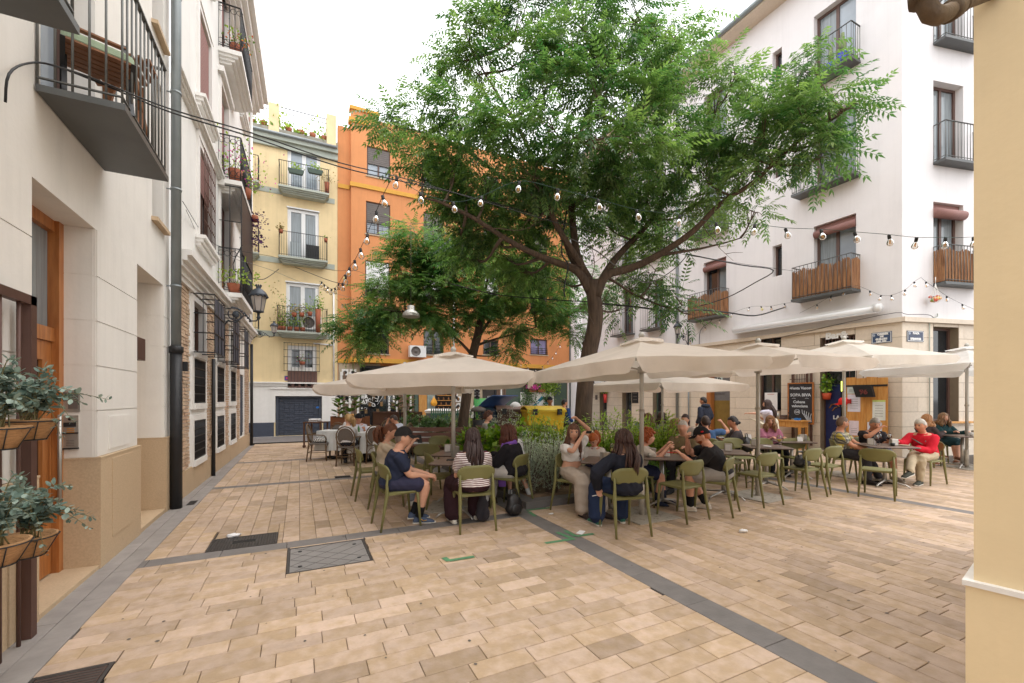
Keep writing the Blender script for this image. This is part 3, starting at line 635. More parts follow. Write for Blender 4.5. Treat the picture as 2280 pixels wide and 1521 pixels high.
# shop fronts
PS = Plane((0, 20.48, 0), (1, 0, 0), (0, -1, 0)); su = lambda x: PS.hit(x, 900)[0]; sz = lambda x, y: PS.hit(x, y)[1]
def sbox(x0, x1, z0, z1, d0, d1, m, name, par=O): b = MB(); b.pbox(PS, su(x0), su(x1), z0, z1, d0, d1); return b.build(name, m, par, world=True)
blockwork(O, PS, [(a, a+.6, z, z+.45) for a in np.arange(1.55, 3.0, .6) for z in np.arange(0, 3.1, .45)], m_beige, 'wall_tile', 0., .004)
for x0, x1, m in ((757, 800, m_slat), (880, 922, m_slat), (1100, 1126, m_slat)):
    a, e = su(x0), su(x1); n = int((e-a)/.11)
    for i in range(n): b = MB(); u = a+i*(e-a)/n; b.pbox(PS, u+.01, u+(e-a)/n-.02, .1, 2.75, .02, .06+.02*(i % 2)); b.build('facade_slat', m if i % 3 else m_trim, O, world=True)
sbox(801, 881, .4, 3.0, .0, .03, m_dkshop, 'shop_backing')
sg = MB(); a, e = su(801), su(881)
for q in (a, (a+e)/2+.35, e-.05): sg.pbox(PS, q, q+.05, .3, 3.0, .03, .09)
sg.pbox(PS, a, e+.05, 2.95, 3.05, .03, .09); sg = sg.build('shop_window', m_iron, O, world=True)
b = MB(); b.pbox(PS, a+.05, e-.05, .4, 2.95, .045, .055); b.build('pane', m_gdark, sg)
for i in range(9): b = MB(); q = a+.2+i*.17; z = .9+.32*(i % 3); b.pbox(PS, q, q+.12, z, z+.2, .057, .06); b.build('shelf_goods', mat('warm_goods', (126, 96, 60), .6, var=.3, rnd=.4), sg)
def label(t, x, y, size, m=m_wtxt, P=PS, d=.07, par=O, bold=.012, sx=1., name='lettering'):
    u, z = P.hit(x, y, d); return text(t, size, P.p(u, z, d), P.u if P.u.dot(RT) > 0 else -P.u, (0, 0, 1), m, par, name, .004, bold, sx=sx)
label('MER\nCAT', 808.5, 889, .21, bold=.01); label('X\nE\nR\nR\nA\nD', 866.5, 897, .13); label('TAPAS', 804, 909, .1, sx=.4)
for (x0, x1, y) in ((801.5, 816, 878), (801.5, 816, 899)): u0, z = PS.hit(x0, y, .07); u1 = PS.hit(x1, y, .07)[0]; b = MB(); b.pbox(PS, u0, u1, z-.012, z+.012, .06, .066); b.build('lettering_rule', m_wtxt, O, world=True)
def swirl(pts, w, m=m_wtxt, P=PS, d=.07, par=O, name='window_swirl'):
    q = [P.p(*P.hit(x, y, d), d) for x, y in pts]; b = MB(); n = len(q); ww = [w*(.35+.65*math.sin(math.pi*(i+.5)/n)) for i in range(n)]
    b.tube(q, ww, 8, flat=.25); return b.build(name, m, par, world=True)
swirl([(819, 902), (819, 893), (822, 888), (826, 889), (825, 892)], .07); swirl([(820, 893), (827, 897), (834, 900), (835, 904), (830, 905), (827, 902), (830, 900)], .09)
swirl([(829, 893), (830, 884), (836, 887), (841, 889), (843, 883), (838, 879), (833, 875), (838, 877), (845, 877), (846, 874)], .085); swirl([(841, 889), (841, 894), (836, 893)], .09)
swirl([(809, 911), (813, 907), (817, 908), (816, 912), (814, 911)], .03)
for i in range(9): swirl([(840+i*1.7, 901-i*2.6), (842+i*1.7, 899-i*2.6)], .045); 
# dotted white strips
dm = mat('dot_black', (34, 26, 28), .4)
def dots(pts, rad=.075):
    for x, y in pts:
        u, z = PS.hit(x, y, .07); b = MB(); b.pbox(PS, u-.14, u+.14, z-.14, z+.14, .04, .065); o = b.build('dot_tile', m_trim, O, world=True)
        b = MB(); b.lathe([(rad, 0), (rad, .012)], PS.p(u, z, .063), 14, mx=Matrix.Rotation(R(90), 3, 'X')); b.build('dot', dm, o)
dots([(768.5, 829), (786, 829), (758, 878), (758, 884.5), (767, 884.5), (776, 884.5), (785, 884.5), (793.5, 884.5), (793.5, 877), (776, 892), (881.5, 876.5), (881.5, 890)])
dots([(1013.5, 882), (1020.5, 889), (1020.5, 904), (1013.5, 911), (1013.5, 861)]); dots([(1062.5, y) for y in (861, 868, 874.5, 881.5, 888.5)]); dots([(1109, 894), (1109, 900), (1109, 861)])
t = MB(); u0, z0 = PS.hit(766, 846); t.pbox(PS, u0, u0+.42, z0-.35, z0+.1, .02, .05); t.build('vent_grille', m_rust, O, world=True)
# grocery window and shelves
sbox(922, 1010, 0, 3.0, .0, .02, m_dkshop, 'shop_backing'); sbox(922, 930, 0, 3.0, .03, .12, m_green, 'shop_frame'); sbox(1003, 1009, 0, 3.0, .03, .12, m_iron, 'shop_frame')
sbox(932, 950, .6, 2.4, .03, .05, m_pine, 'wooden_panel'); sbox(951, 968, .5, 2.5, .04, .06, mat('poster_grey', (150, 164, 160), .5, var=.2, sc=4), 'shop_poster')
for k in range(9):
    z = .5+k*.24; sbox(972, 1002, z, z+.03, .03, .3, m_pine, 'shelf')
    for i in range(9): b = MB(); q = su(972)+.04+i*.125; b.lathe([(.035, z+.03), (.035, z+.13), (.015, z+.16), (.015, z+.18)], PS.p(q, 0, .2), 6); b.build('shelf_jar', mat('jar_amber', (150, 106, 62), .4, var=.3, rnd=.35), O, world=True) if i % 2 == k % 2 else None
u, z = PS.hit(965.5, 896, .2); b = MB(); b.lathe([(.0, .0), (.14, .06), (.17, .17), (.12, .3), (.03, .42), (.01, .5)], PS.p(u, z-.2, .25), 14, mx=Matrix.Diagonal((1, .4, 1))); b.build('drop_sign', mat('amber_sign', (228, 160, 50), .5), O, world=True)
sbox(1010, 1076, 0, 3.1, .0, .015, m_beige, 'tiled_wall'); sbox(1030, 1040, 0, 3.1, .02, .04, m_trim, 'tiled_strip'); sbox(1074, 1101, 0, 3.1, .02, .03, m_dkshop, 'shop_door'); sbox(1100, 1104, 0, 3.1, .03, .09, m_iron, 'shop_frame')
sbox(1075, 1098, 2.15, 2.9, .04, .08, mat('shop_board', (150, 164, 160), .5), 'shop_board'); label('RIS', 1080, 864, .2, m_btxt, d=.09, bold=.015)
for pts in ([(1076, 888), (1080, 893), (1085, 894), (1086, 885), (1090, 883), (1092, 893), (1088, 900), (1094, 905)], [(1084, 908), (1090, 912), (1093, 908), (1093, 900)], [(1086, 882), (1092, 882), (1092, 890), (1086, 890), (1086, 882)]): swirl(pts, .035, d=.08, name='window_drawing')
# green shop wall with hanging garden
sbox(1126, 1262, 0, 3.15, .0, .03, m_green, 'green_wall'); sbox(1158, 1232, .2, 1.9, .03, .05, m_trim, 'mural_panel')
teal = mat('teal_paint', (26, 124, 150), .6)
def poly2(pts, m, name, d=.055):
    b = MB(); b.poly([PS.p(*PS.hit(x, y, d), d) for x, y in pts], PS.n*.01); b.build(name, m, O, world=True)
poly2([(1206, 882), (1186, 904), (1194, 903), (1212, 886)], teal, 'mural_shape'); poly2([(1222, 892), (1208, 900), (1224, 900)], teal, 'mural_shape')
poly2([(1211, 884), (1222, 883), (1224, 892), (1214, 896)], dm, 'mural_shape'); swirl([(1183, 893), (1188, 893), (1190, 897)], .1, dm, name='mural_shape'); swirl([(1178, 907), (1181, 907)], .22, dm, name='mural_shape')
label('Café', 1203, 898, .26, d=.075, name='mural_lettering')
tr = MB(); a, e = su(1158), su(1232)
for i in range(16):
    u = a-.9+i*.17
    p, q = (u, 1.9), (u+1.1, 3.1)
    if q[0] > a and p[0] < e:
        if p[0] < a: p = (a, 1.9+(a-u)*1.2/1.1)
        if q[0] > e: q = (e, 3.1-(u+1.1-e)*1.2/1.1)
        tr.bar(PS.p(*p, .07), PS.p(*q, .07), .03, .02, up=(0, 1, 0))
tr.build('trellis', m_rust, O, world=True)
# ================================================================ white house on the right
WH = thing('apartment_house', 'long white house with limestone ground floor, brown windows and cane screened balconies', 'house', (14.6, 13, 0))
ZC = 3.72
def hole(x0, y0, x1, y1=None, z0=0.):
    q = PR.rect(x0, y0, x1, y1 or 950); return (q[0], q[1], z0 if y1 is None else q[2], q[3])
bar = hole(1826, 728, 1904); bar = (bar[0], bar[1], 0, 3.45); qrw = hole(1687, 742, 1739, 915); ddoor = hole(1574, 768, 1625); ddoor = (ddoor[0], ddoor[1], 0, 3.1)
gate = hole(1762, 760, 1800)
lo = [hole(x0, 800, x1)[:2]+(0, 3.0) for x0, x1 in ((1453, 1474), (1385, 1406), (1335, 1351), (1302, 1313))]
GH = [(*bar, .35), (*qrw, .3), (*ddoor, .3)]+[(*l, .3) for l in lo]
fl = [PR.hit(1906, y, .4)[1] for y in (640, 378, 120)]       # balcony floors
c1 = PR.rect(1812, 440, 1906, 640)[:2]; c2 = PR.rect(1567, 553, 1617, 690)[:2]; c3 = PR.rect(1452, 600, 1477, 730)[:2]; c4 = PR.rect(1384, 660, 1410, 745)[:2]; nb = PR.rect(1720, 508, 1741, 600)
UH = []
for z in fl: UH += [(*c, z, z+2.25, .28) for c in (c1, c2, c3, c4)]+[(nb[0], nb[1], z+1.0, z+2.05, .28)]
EZ = PR.hit(1618, 108)[1]
b = MB().wall(PR, 5.8, 20.4, ZC, EZ, UH); b.wall(PC, 0, 9, ZC, EZ, [])if 0 else None
PCw = [PC.rect(2078, 155, 2145, 345), PC.rect(2078, 412, 2147, 600), PC.rect(2078, 708, 2135, 925)]
cz = fl; PH = [(PCw[0][0], PCw[0][1], z, z+2.25, .28) for z in cz]
b.wall(PC, 0, 9, ZC, EZ, PH); b.build('wall', m_white, WH, world=True)
shop = (PCw[2][0], PCw[2][1], .95, 3.55)
b = MB().wall(PR, 5.8, 20.4, 0, ZC, GH, d=-.012); b.wall(PC, 0, 9, 0, ZC, [(*shop, .3)], d=-.012); b.build('stone_backing', mat('stone_joint', (138, 122, 102), .9, var=.1), WH, world=True)
b = MB()
for q in GH+[]: b.pbox(PR, q[0], q[1], q[2], q[3], -q[4]-.01, -q[4])
b.pbox(PC, shop[0], shop[1], shop[2], shop[3], -.31, -.3); b.build('dark_interior', m_dkshop, WH, world=True)
CZ = [0, .42, .82, 1.22, 1.62, 2.02, 2.43, 2.83, 3.24, 3.64]
def cut(u0, u1, z0, z1, holes):
    todo = [(u0, u1, z0, z1)]
    for h in holes: todo = [y for x in todo for y in minus(x, h[:4])]
    return [x for x in todo if x[1]-x[0] > .06 and x[3]-x[2] > .06]
bl = []; bl2 = []
for k, (a, c) in enumerate(zip(CZ, CZ[1:])):
    u = 5.8-(.55 if k % 2 else 0)
    while u < 20.4: bl += cut(max(u, 5.802), min(u+1.1, 20.4), a, c, GH); u += 1.1
    u = -(.55 if k % 2 else .0)
    while u < 4.5: bl2 += cut(max(u, .002), u+1.1, a, c, [shop]); u += 1.1
blockwork(WH, PR, bl, m_clad, 'stone_block', .0, .005); blockwork(WH, PC, bl2, m_clad, 'stone_block', .0, .005)
b = MB(); b.pbox(PR, 5.7, 20.4, ZC-.08, ZC+.04, 0, .09); b.pbox(PC, -.06, 9, ZC-.08, ZC+.04, 0, .088); b.build('string_course', m_clad, WH, world=True)
b = MB(); b.pbox(PF, 13.5, 14.9, 0, EZ, -.6, -.12); b.build('end_wall', m_white, WH, world=True)
b = MB(); b.pbox(PR, 5.4, 20.4, EZ-.02, EZ+.1, -.3, .62); b.build('eave', m_clad, WH, world=True)
b = MB(); b.tube([PR.p(5.4, EZ+.1, .68), PR.p(20.4, EZ+.1, .68)], .085, 10); b.build('gutter', m_zinc, WH, world=True)
b = MB()
for i in range(74): u = 5.5+i*.2; b.tube([PR.p(u, EZ+.16, .66), PR.p(u, EZ+.7, -.4)], .07, 6)
b.build('roof_tiles', m_terra, WH, world=True, kind='stuff')
for k, z in enumerate(fl):
    for c, nm in ((c1, 1), (c2, 2), (c3, 3), (c4, 4)):
        win(WH, PR, (*c, z, z+2.25), .26, m_frame, None, 2, 1, .07, pms=(m_gcurt, m_gdark) if nm % 2 == k % 2 else (m_gpale, m_gcurt))
        balcony(WH, PR, c[0]-.12, c[1]+.42 if nm < 3 else c[1]+.3, z, .48, 1.0, m_steelslab, m_rail, .07, .12, .008, cane=.84 if k == 0 and nm < 3 else 0)
        if k == 0 and nm < 3:
            b = MB(); b.tube([PR.p(c[0]+.02, z+1.98, -.02), PR.p(c[1]-.02, z+1.98, -.02)], .11, 12); b.pbox(PR, c[0]+.01, c[1]-.01, z+2.08, z+2.24, -.14, -.1); b.build('rolled_blind', m_blind, WH, world=True)
    win(WH, PR, (nb[0], nb[1], z+1.0, z+2.05), .26, m_frame, m_gdark, 1, 1, .06)
    q = PH[k]; win(WH, PC, q[:4], .26, m_frame, m_gcurt, 2, 1, .07)
    balcony(WH, PC, q[0]-.01, q[1]+.38, z, .3, 1.0, m_steelslab, m_rail, .07, .11, .008, cane=.84 if k == 0 else 0)
    if k == 0: b = MB(); b.tube([PC.p(q[0], z+1.95, .0), PC.p(q[1], z+1.95, .0)], .13, 12); b.pbox(PC, q[0]+.01, q[1]-.01, z+2.07, z+2.24, -.14, -.1); b.build('rolled_blind', m_blind, WH, world=True)
t = MB(); u = PR.hit(1510, 650)[0]; t.tube([PR.p(u, 0, .07), PR.p(u, EZ, .07)], .055, 8); t.build('downpipe', m_zinc, WH, world=True)
t = MB(); u = PR.hit(1536, 900)[0]; t.tube([PR.p(u, 0, .07), PR.p(u, 2.6, .07)], .03, 8); t.build('conduit', m_zinc, WH, world=True)
# bar front
win(WH, PR, (bar[0], bar[1], 0, 3.45), .3, m_rust, m_gdark, 1, 1, .07, name='bar_doorway'); 
t = MB()
for i in range(10): u = bar[0]+(bar[1]-bar[0])*(i+.5)/10; t.tube([PR.p(u, 2.45, -.02), PR.p(u, 3.42, -.02)], .012, 6)
t.bar(PR.p(bar[0], 2.45, -.02), PR.p(bar[1], 2.45, -.02), .03, .03); t.build('transom_bars', m_rust, WH, world=True)
label('Bar&', 1862, 747, .27, m_wtxt, PR, .01, WH, .012, 1.1); label('&Co', 1899, 754, .2, m_wtxt, PR, .008, WH, .01) if 0 else None
win(WH, PR, qrw, .28, m_frame, m_gdark, 2, 1, .05); win(WH, PC, shop, .28, m_frame, m_gdark, 1, 2, .06, name='shop_window')
b = MB(); b.pbox(PC, shop[0]-.05, shop[1]+.45, .9, .95, -.28, .1); b.build('counter_ledge', m_pine, WH, world=True)
b = MB(); a, e = ddoor[:2]; b.pbox(PR, e-.18, e, 0, 3.1, -.28, .02); b.pbox(PR, a, e-.18, 2.95, 3.1, -.28, .0); b = b.build('door', m_oak, WH, world=True)
q = MB(); q.pbox(PR, a+.02, e-.2, 1.5, 2.75, -.2, -.19); q.build('door_panel', mat('grey_panel', (112, 110, 110), .5), b)
q = MB(); q.pbox(PR, a+.02, e-.2, .3, 1.5, -.2, -.185); q.build('door_panel', mat('mustard_panel', (126, 100, 42), .6), b)
um, zm = PR.hit(1602, 875, -.17); q = MB(); q.lathe([(.13, 0), (.13, .01)], PR.p(um, 2.32, -.185), 20, mx=Matrix.Rotation(R(90), 3, 'Y')); q.build('badge', mat('pale_badge', (190, 206, 202), .5), b)
text('D', .17, PR.p(um, 2.32, -.165), (0, -1, 0), (0, 0, 1), m_btxt, b, bold=.01); text('NOVILITE', .1, PR.p(um, 1.75, -.18), (0, -1, 0), (0, 0, 1), m_shut, b); text(',', .3, PR.p(um, 2.03, -.18), (0, -1, 0), (0, 0, 1), m_wtxt, b)
for l in lo:
    q = MB(); q.pbox(PR, l[0], l[1], 0, 2.95, -.27, -.25); o = q.build('door', m_green if l is lo[0] else m_shut, WH, world=True); q = MB(); q.pbox(PR, l[0]+.08, l[1]-.1, 1.0, 2.6, -.25, -.24); q.build('pane', m_gdark, o)
q = MB(); u = PR.hit(1415, 890)[0]; q.pbox(PR, u-.2, u+.22, 1.35, 2.25, .0, .03); o = q.build('menu_board', m_btxt, WH, world=True)
for k in range(5): q = MB(); q.pbox(PR, u-.13, u+.13, 1.5+.15*k, 1.54+.15*k, .03, .034); q.build('menu_line', m_shut, o)
q = MB(); u = PR.hit(1328, 883)[0]; q.pbox(PR, u-.1, u+.1, 1.5, 1.75, 0, .01); q.build('notice', m_shut, WH, world=True)
# brown steel gate leaf folded back on the wall
q = MB(); a, e = gate[:2]
for u in (a, e-.09, a-.13): q.bar(PR.p(u, .1, .08), PR.p(u, 3.1, .08), .05, .05)
for z in (.15, 2.2, 3.05): q.bar(PR.p(a, z, .08), PR.p(e, z, .08), .02, .03, up=(0, 1, 0))
o = q.build('gate_leaf', m_rust, WH, world=True)
for i in range(1, 7): q = MB(); u = a+(e-a)*i/7; q.tube([PR.p(u, .15, .08), PR.p(u, 3.05, .08)], .009, 5); q.build('gate_bar', m_rust, o)
o2 = PR.hit(1930, 880)[0]; q = MB()
for i in range(6): q.tube([PR.p(o2-.45+i*.17, 1.2, .06), PR.p(o2-.45+i*.17, 2.75, .06)], .009, 5)
q.build('gate_leaf', m_rust, WH, world=True)
# awning cassette
ua, za = PR.hit(1633, 738, .2); ub, zb = PR.hit(1953, 686, .2); zz = (za+zb)/2
aw = MB(); aw.tube([PR.p(ua, zz, .2), PR.p(ub, zz, .2)], .085, 12); aw.pbox(PR, ub, ua, zz+.05, zz+.14, .0, .22)
aw = aw.build('awning_cassette', m_upvc, WH, world=True); q = MB(); q.tube([PR.p(ub-.1, zz+.02, .2), PR.p(ub+.06, zz+.02, .2)], .11, 12); q.build('end_cap', m_upvc, aw)
q = MB(); q.pbox(PR, ub, ua, zz-.12, zz-.1, .1, .3); q.build('front_bar', m_upvc, aw)
# street name plates
plate = mat('plate_blue', (66, 82, 110), .3, var=.05); crest = mat('crest_grey', (160, 170, 188), .4)
def plate_at(P, x0, y0, x1, y1, lines, m, lab):
    u0, u1, z0, z1 = P.rect(x0, y0, x1, y1); root = thing('street_sign', lab, 'sign', P.p((u0+u1)/2, z0, 0), group='street name plates')
    q = MB(); q.pbox(P, u0, u1, z0, z1, .002, .018); q.build('plate', m, root, world=True)
    q = MB(); e = .022
    for (a, c, f, h) in ((u0+e, u1-e, z0+e*.6, z0+e*1.2), (u0+e, u1-e, z1-e*1.2, z1-e*.6), (u0+e*.5, u0+e*1.1, z0+e, z1-e), (u1-e*1.1, u1-e*.5, z0+e, z1-e)): q.pbox(P, a, c, f, h, .018, .021)
    q.build('white_border', m_wtxt, root, world=True); right = P.u if P.u.dot(RT) > 0 else -P.u; w, h = u1-u0, z1-z0
    base = P.p((u0+u1)/2, (z0+z1)/2, .022); cp = base-right*w*.37+Vector((0, 0, h*.24)); q = MB(); s = h*.14
    q.poly([cp-right*s*.8+Vector((0, 0, s*.5)), cp+right*s*.8+Vector((0, 0, s*.5)), cp+right*s*.6-Vector((0, 0, s*.4)), cp-Vector((0, 0, s)), cp-right*s*.6-Vector((0, 0, s*.4))], P.n*.004)
    q.poly([cp-right*s*.35+Vector((0, 0, s*.55)), cp+right*s*.35+Vector((0, 0, s*.55)), cp+right*s*.2+Vector((0, 0, s*1.3)), cp-right*s*.2+Vector((0, 0, s*1.3))], P.n*.004); q.build('crest', crest, root, world=True)
    for s_, x, y, sz_ in lines: text(s_, sz_*h, base+right*w*x+Vector((0, 0, h*y)), right, (0, 0, 1), m_wtxt, root, bold=.006)
plate_at(PR, 1941, 739.5, 1986, 764, [('CARRER', .07, .3, .22), ('DE', .02, .09, .2), ('GUILLEM', 0, -.14, .22), ('DEL REI', 0, -.36, .22)], plate, 'blue CARRER DE GUILLEM DEL REI plate half behind the umbrella')
plate_at(PC, 2018.5, 737, 2055, 761, [('PLAÇA', 0.02, .27, .24), ("D'IBANYES", 0, -.26, .26)], mat('plate_navy', (48, 58, 84), .3), "navy PLAÇA D'IBANYES plate beside the green pipe")
q = MB(); u = PC.hit(2067, 740)[0]; q.tube([PC.p(u, 0, .03), PC.p(u, 3.72, .03), PC.p(u+.25, 3.82, .05), PC.p(u+.28, 3.9, .03)], .014, 6); q.build('green_pipe', m_sage, WH, world=True)
# ================================================================ ochre house close by on the right
K = thing('corner_house', 'ochre plastered house corner with a cream ledge close to the camera', 'house', (3.2, -1, 0))
PK = Plane((2.62, .80, 0), (.186, -.983, 0), (-.983, -.186, 0))
def block(z0, z1, e, m, name):
    b = MB(); c = [PK.p(0-e, 0, e), PK.p(5, 0, e), PK.p(5, 0, -4), PK.p(0-e, 0, -4)]
    b.hexa([p+Vector((0, 0, z0)) for p in c], [p+Vector((0, 0, z1)) for p in c]); return b.build(name, m, K, world=True)
block(0, .79, .022, m_wallY, 'plinth'); block(.79, .812, .032, m_cream, 'ledge'); block(.812, 12, 0, m_wallY, 'wall')
pc = mat('rusted_pipe', (98, 80, 60), .7, var=.25, sc=12, bump=.4)
pts = [at(2058, -60, 1.45), at(2060, -20, 1.45), at(2062, 10, 1.45), at(2072, 30, 1.45), at(2092, 36, 1.48), at(2118, 24, 1.55), at(2150, 4, 1.65), at(2215, -20, 1.8), at(2260, -36, 1.9)]
b = MB(); b.tube(pts, .028, 12); b.tube([pts[1]+Vector((0, 0, .01)), pts[2]+Vector((0, 0, .012))], .046, 12); b.tube([pts[0], pts[0]-Vector((0, 0, .035))], .043, 12)
b.tube([pts[5]+(pts[4]-pts[5])*.2, pts[5]+(pts[6]-pts[5])*.3], .036, 12); b.tube([pts[5]+(pts[6]-pts[5])*.55, pts[5]+(pts[6]-pts[5])*.7], .033, 12); b.build('drain_pipe', pc, K, world=True)
# ================================================================ trees
m_bark = mat('bark', (92, 74, 60), .9, var=.25, sc=5, stretch=(7, 7, .9), bump=1.0, bsc=9, c2=(72, 58, 48))
m_twig = mat('twig', (96, 80, 68), .85, var=.15)
m_leaf = leafmat('tree_leaf', (62, 98, 54), (128, 154, 88), .32, .5, .8)
m_leaf2 = leafmat('tree_leaf_far', (72, 110, 60), (134, 162, 92), .38, .52, .6)
def frond(pairs=6, droop=.35, lw=.032, ll=.10):
    """a feathery compound leaf lying along +y: folded leaflets either side of the stalk and one at the tip"""
    V = []; Fc = []
    def lf(bx, by, bz, dx, dy, dz, L, w):
        d = Vector((dx, dy, dz)).normalized(); s = d.cross(Vector((0, 0, 1))).normalized()*w/2; p = Vector((bx, by, bz)); k = len(V)
        V.extend([tuple(p), tuple(p+d*L*.4+s+Vector((0, 0, .006))), tuple(p+d*L-Vector((0, 0, L*.12))), tuple(p+d*L*.4-s+Vector((0, 0, .006)))]); Fc.append((k, k+1, k+2, k+3))
    for i in range(pairs):
        y = .1+.3*i/(pairs-1)*1.0; z = -droop*y*y*2
        for sx in (-1, 1): lf(0, y, z, sx*.8, .62, -.38-.2*(i % 2), ll*(1-.05*abs(i-2)), lw)
    lf(0, .41, -droop*.41*.41*2, .05, .9, -.45, ll, lw)
    k = len(V); V.extend([(-.003, 0, 0), (.003, 0, 0), (.002, .41, -droop*.336), (-.002, .41, -droop*.336)]); Fc.append((k, k+1, k+2, k+3))
    return V, Fc
FR = frond()
def limb(B, pts, r0, r1, n=8, wob=.03):
    q = []; P = [Vector(p) for p in pts]
    for a, b in zip(P, P[1:]):
        for t in (0, .33, .66): q.append(a.lerp(b, t)+Vector([random.uniform(-wob, wob)*(a-b).length*.5 for _ in 'xyz']))
    q.append(P[-1]); k = len(q); s = [q[0]]+[(q[i-1]+q[i]*2+q[i+1])/4 for i in range(1, k-1)]+[q[-1]]
    B.tube(s, [r0+(r1-r0)*(i/(k-1))**.8 for i in range(k)], n); return s
def make_tree(name, label, trunk, limbs, clumps, dens, leafm, base, fs=1., bare=14):
    """trunk / limbs: (points, r0, r1); clumps: (centre, (horizontal, vertical) radius)"""
    root = thing(name, label, 'tree', base); B = MB(); sk = []
    for pts, r0, r1 in trunk+limbs: s = limb(B, pts, r0*(1 if r0 > .17 else .72), r1*(1 if r0 > .17 else .72), 12 if r0 > .1 else 8, .02 if r0 > .15 else .05); sk += s[len(s)//3:]
    B.build('trunk', m_bark, root, world=True); T = MB(); pos = []; fw = []; tone = []; sc = []
    for c, (rh, rv) in clumps:
        c = Vector(c); a = min(sk, key=lambda p: (p-c).length+max(0, p.z-c.z)*1.5); mid = a.lerp(c, .55)+Vector((0, 0, -.12*(c-a).length))
        limb(T, [a, mid, c], .028*min(1.6, .6+(c-a).length*.5), .01, 6, .06); base_t = random.gauss(.45, .22); tips = []
        nt = max(5, int(9*rh*rh+4))
        for i in range(nt):
            d = Vector((random.gauss(0, 1), random.gauss(0, 1), random.gauss(.15, .6))).normalized(); e = c+Vector((d.x*rh*.8, d.y*rh*.8, d.z*rv*.8)); s = limb(T, [mid.lerp(c, random.random()), c.lerp(e, .5)+Vector((0, 0, .04)), e], .011, .004, 4, .1); tips += s[2:]
        n = int(dens*(rh*rh*.7+rh*rv))
        for i in range(n):
            p = random.choice(tips)+Vector((random.gauss(0, .10*rh+.04), random.gauss(0, .10*rh+.04), random.gauss(0, .09)))
            o = (p-c); o = Vector((o.x/rh, o.y/rh, o.z/rv*.4)); o = o.normalized() if o.length > .01 else Vector((1, 0, 0))
            f = o+Vector((random.gauss(0, .55), random.gauss(0, .55), random.gauss(-.12, .3))); f.z = min(f.z, .5)*.8
            pos.append(p); fw.append(f); sc.append(fs*random.uniform(.55, 1.25)); tone.append(min(1, max(0, base_t+random.gauss(0, .26))))
    T.build('branches', m_twig, root, world=True, kind='stuff')
    fw = np.array([tuple(f) for f in fw]); up = np.stack([rng.normal(0, .3, len(fw)), rng.normal(0, .3, len(fw)), np.ones(len(fw))], 1)
    scatter('crown', *FR, np.array([tuple(p) for p in pos]), rots(fw, up), np.array(sc), leafm, np.array(tone), root, world=True, kind='stuff')
    b = MB()
    for i in range(bare):                        # leafless twigs
        p = random.choice(sk); q = [p]; d = Vector((random.uniform(-1, 1), random.uniform(-1, .4), random.uniform(-.1, .8))).normalized()
        for k in range(6): d = (d+Vector((random.gauss(0, .25), random.gauss(0, .25), random.gauss(.05, .2)))).normalized(); q.append(q[-1]+d*.2)
        b.tube(q, [.012-.0016*k for k in range(7)], 5)
        for k in (3, 4, 5): e = d.cross(Vector((random.random(), random.random(), 1))).normalized(); b.tube([q[k], q[k]+e*.1+d*.08, q[k]+e*.22+d*.22], [.006, .005, .003], 4)
    b.build('bare_twigs', m_twig, root, world=True, kind='stuff'); return root
def cl(L): return [(at(u-(u > 1740)*(u-1740)*.22, v, d), (rx*d/FPX, max(ry*d/FPX, .18))) for u, v, rx, ry, d in L]
def AT(*a): return [at(*p) for p in a]
TR = [(AT((1297, 1010, 9), (1298, 950, 9), (1301, 880, 9), (1309, 800, 9), (1322, 740, 8.95), (1327, 700, 8.95), (1322, 655, 8.95), (1320, 625, 8.95)), .195, .14)]
LB = [(AT((1316, 655, 8.95), (1288, 600, 8.9), (1230, 582, 8.7), (1150, 545, 8.3), (1060, 490, 8), (985, 450, 7.8), (940, 440, 7.7)), .14, .02),
      (AT((1318, 640, 8.95), (1282, 570, 9.1), (1272, 480, 9.2), (1270, 390, 9.1), (1290, 300, 8.9), (1320, 220, 8.7), (1335, 120, 8.6)), .14, .03),
      (AT((1326, 660, 8.9), (1345, 612, 8.9), (1400, 600, 8.8), (1470, 568, 8.6), (1545, 515, 8.3), (1600, 455, 8), (1690, 400, 7.8), (1790, 300, 7.6), (1880, 250, 7.4)), .15, .025),
      (AT((1330, 640, 9), (1370, 575, 9.3), (1425, 520, 9.6), (1500, 425, 9.7), (1550, 350, 9.6), (1600, 240, 9.4)), .13, .025),
      (AT((1312, 620, 9), (1255, 530, 8.6), (1205, 430, 8.2), (1180, 330, 8.1), (1120, 230, 8.3), (1060, 130, 8.6)), .11, .02),
      (AT((1285, 600, 9), (1245, 500, 9.4), (1150, 420, 9.3), (1050, 340, 9), (960, 300, 8.8), (880, 280, 8.7)), .10, .02),
      (AT((1275, 470, 9.2), (1330, 380, 9), (1400, 290, 8.6), (1480, 180, 8.6), (1510, 90, 8.8)), .10, .02),
      (AT((1470, 568, 8.6), (1540, 558, 8.7), (1600, 545, 8.8), (1650, 530, 8.8)), .05, .015),
      (AT((1345, 612, 8.9), (1400, 650, 9.2), (1440, 670, 9.1), (1500, 690, 8.9), (1520, 680, 8.9)), .045, .012),
      (AT((1400, 290, 8.6), (1330, 250, 7.8), (1290, 300, 7.3), (1250, 330, 7.1)), .05, .015)]
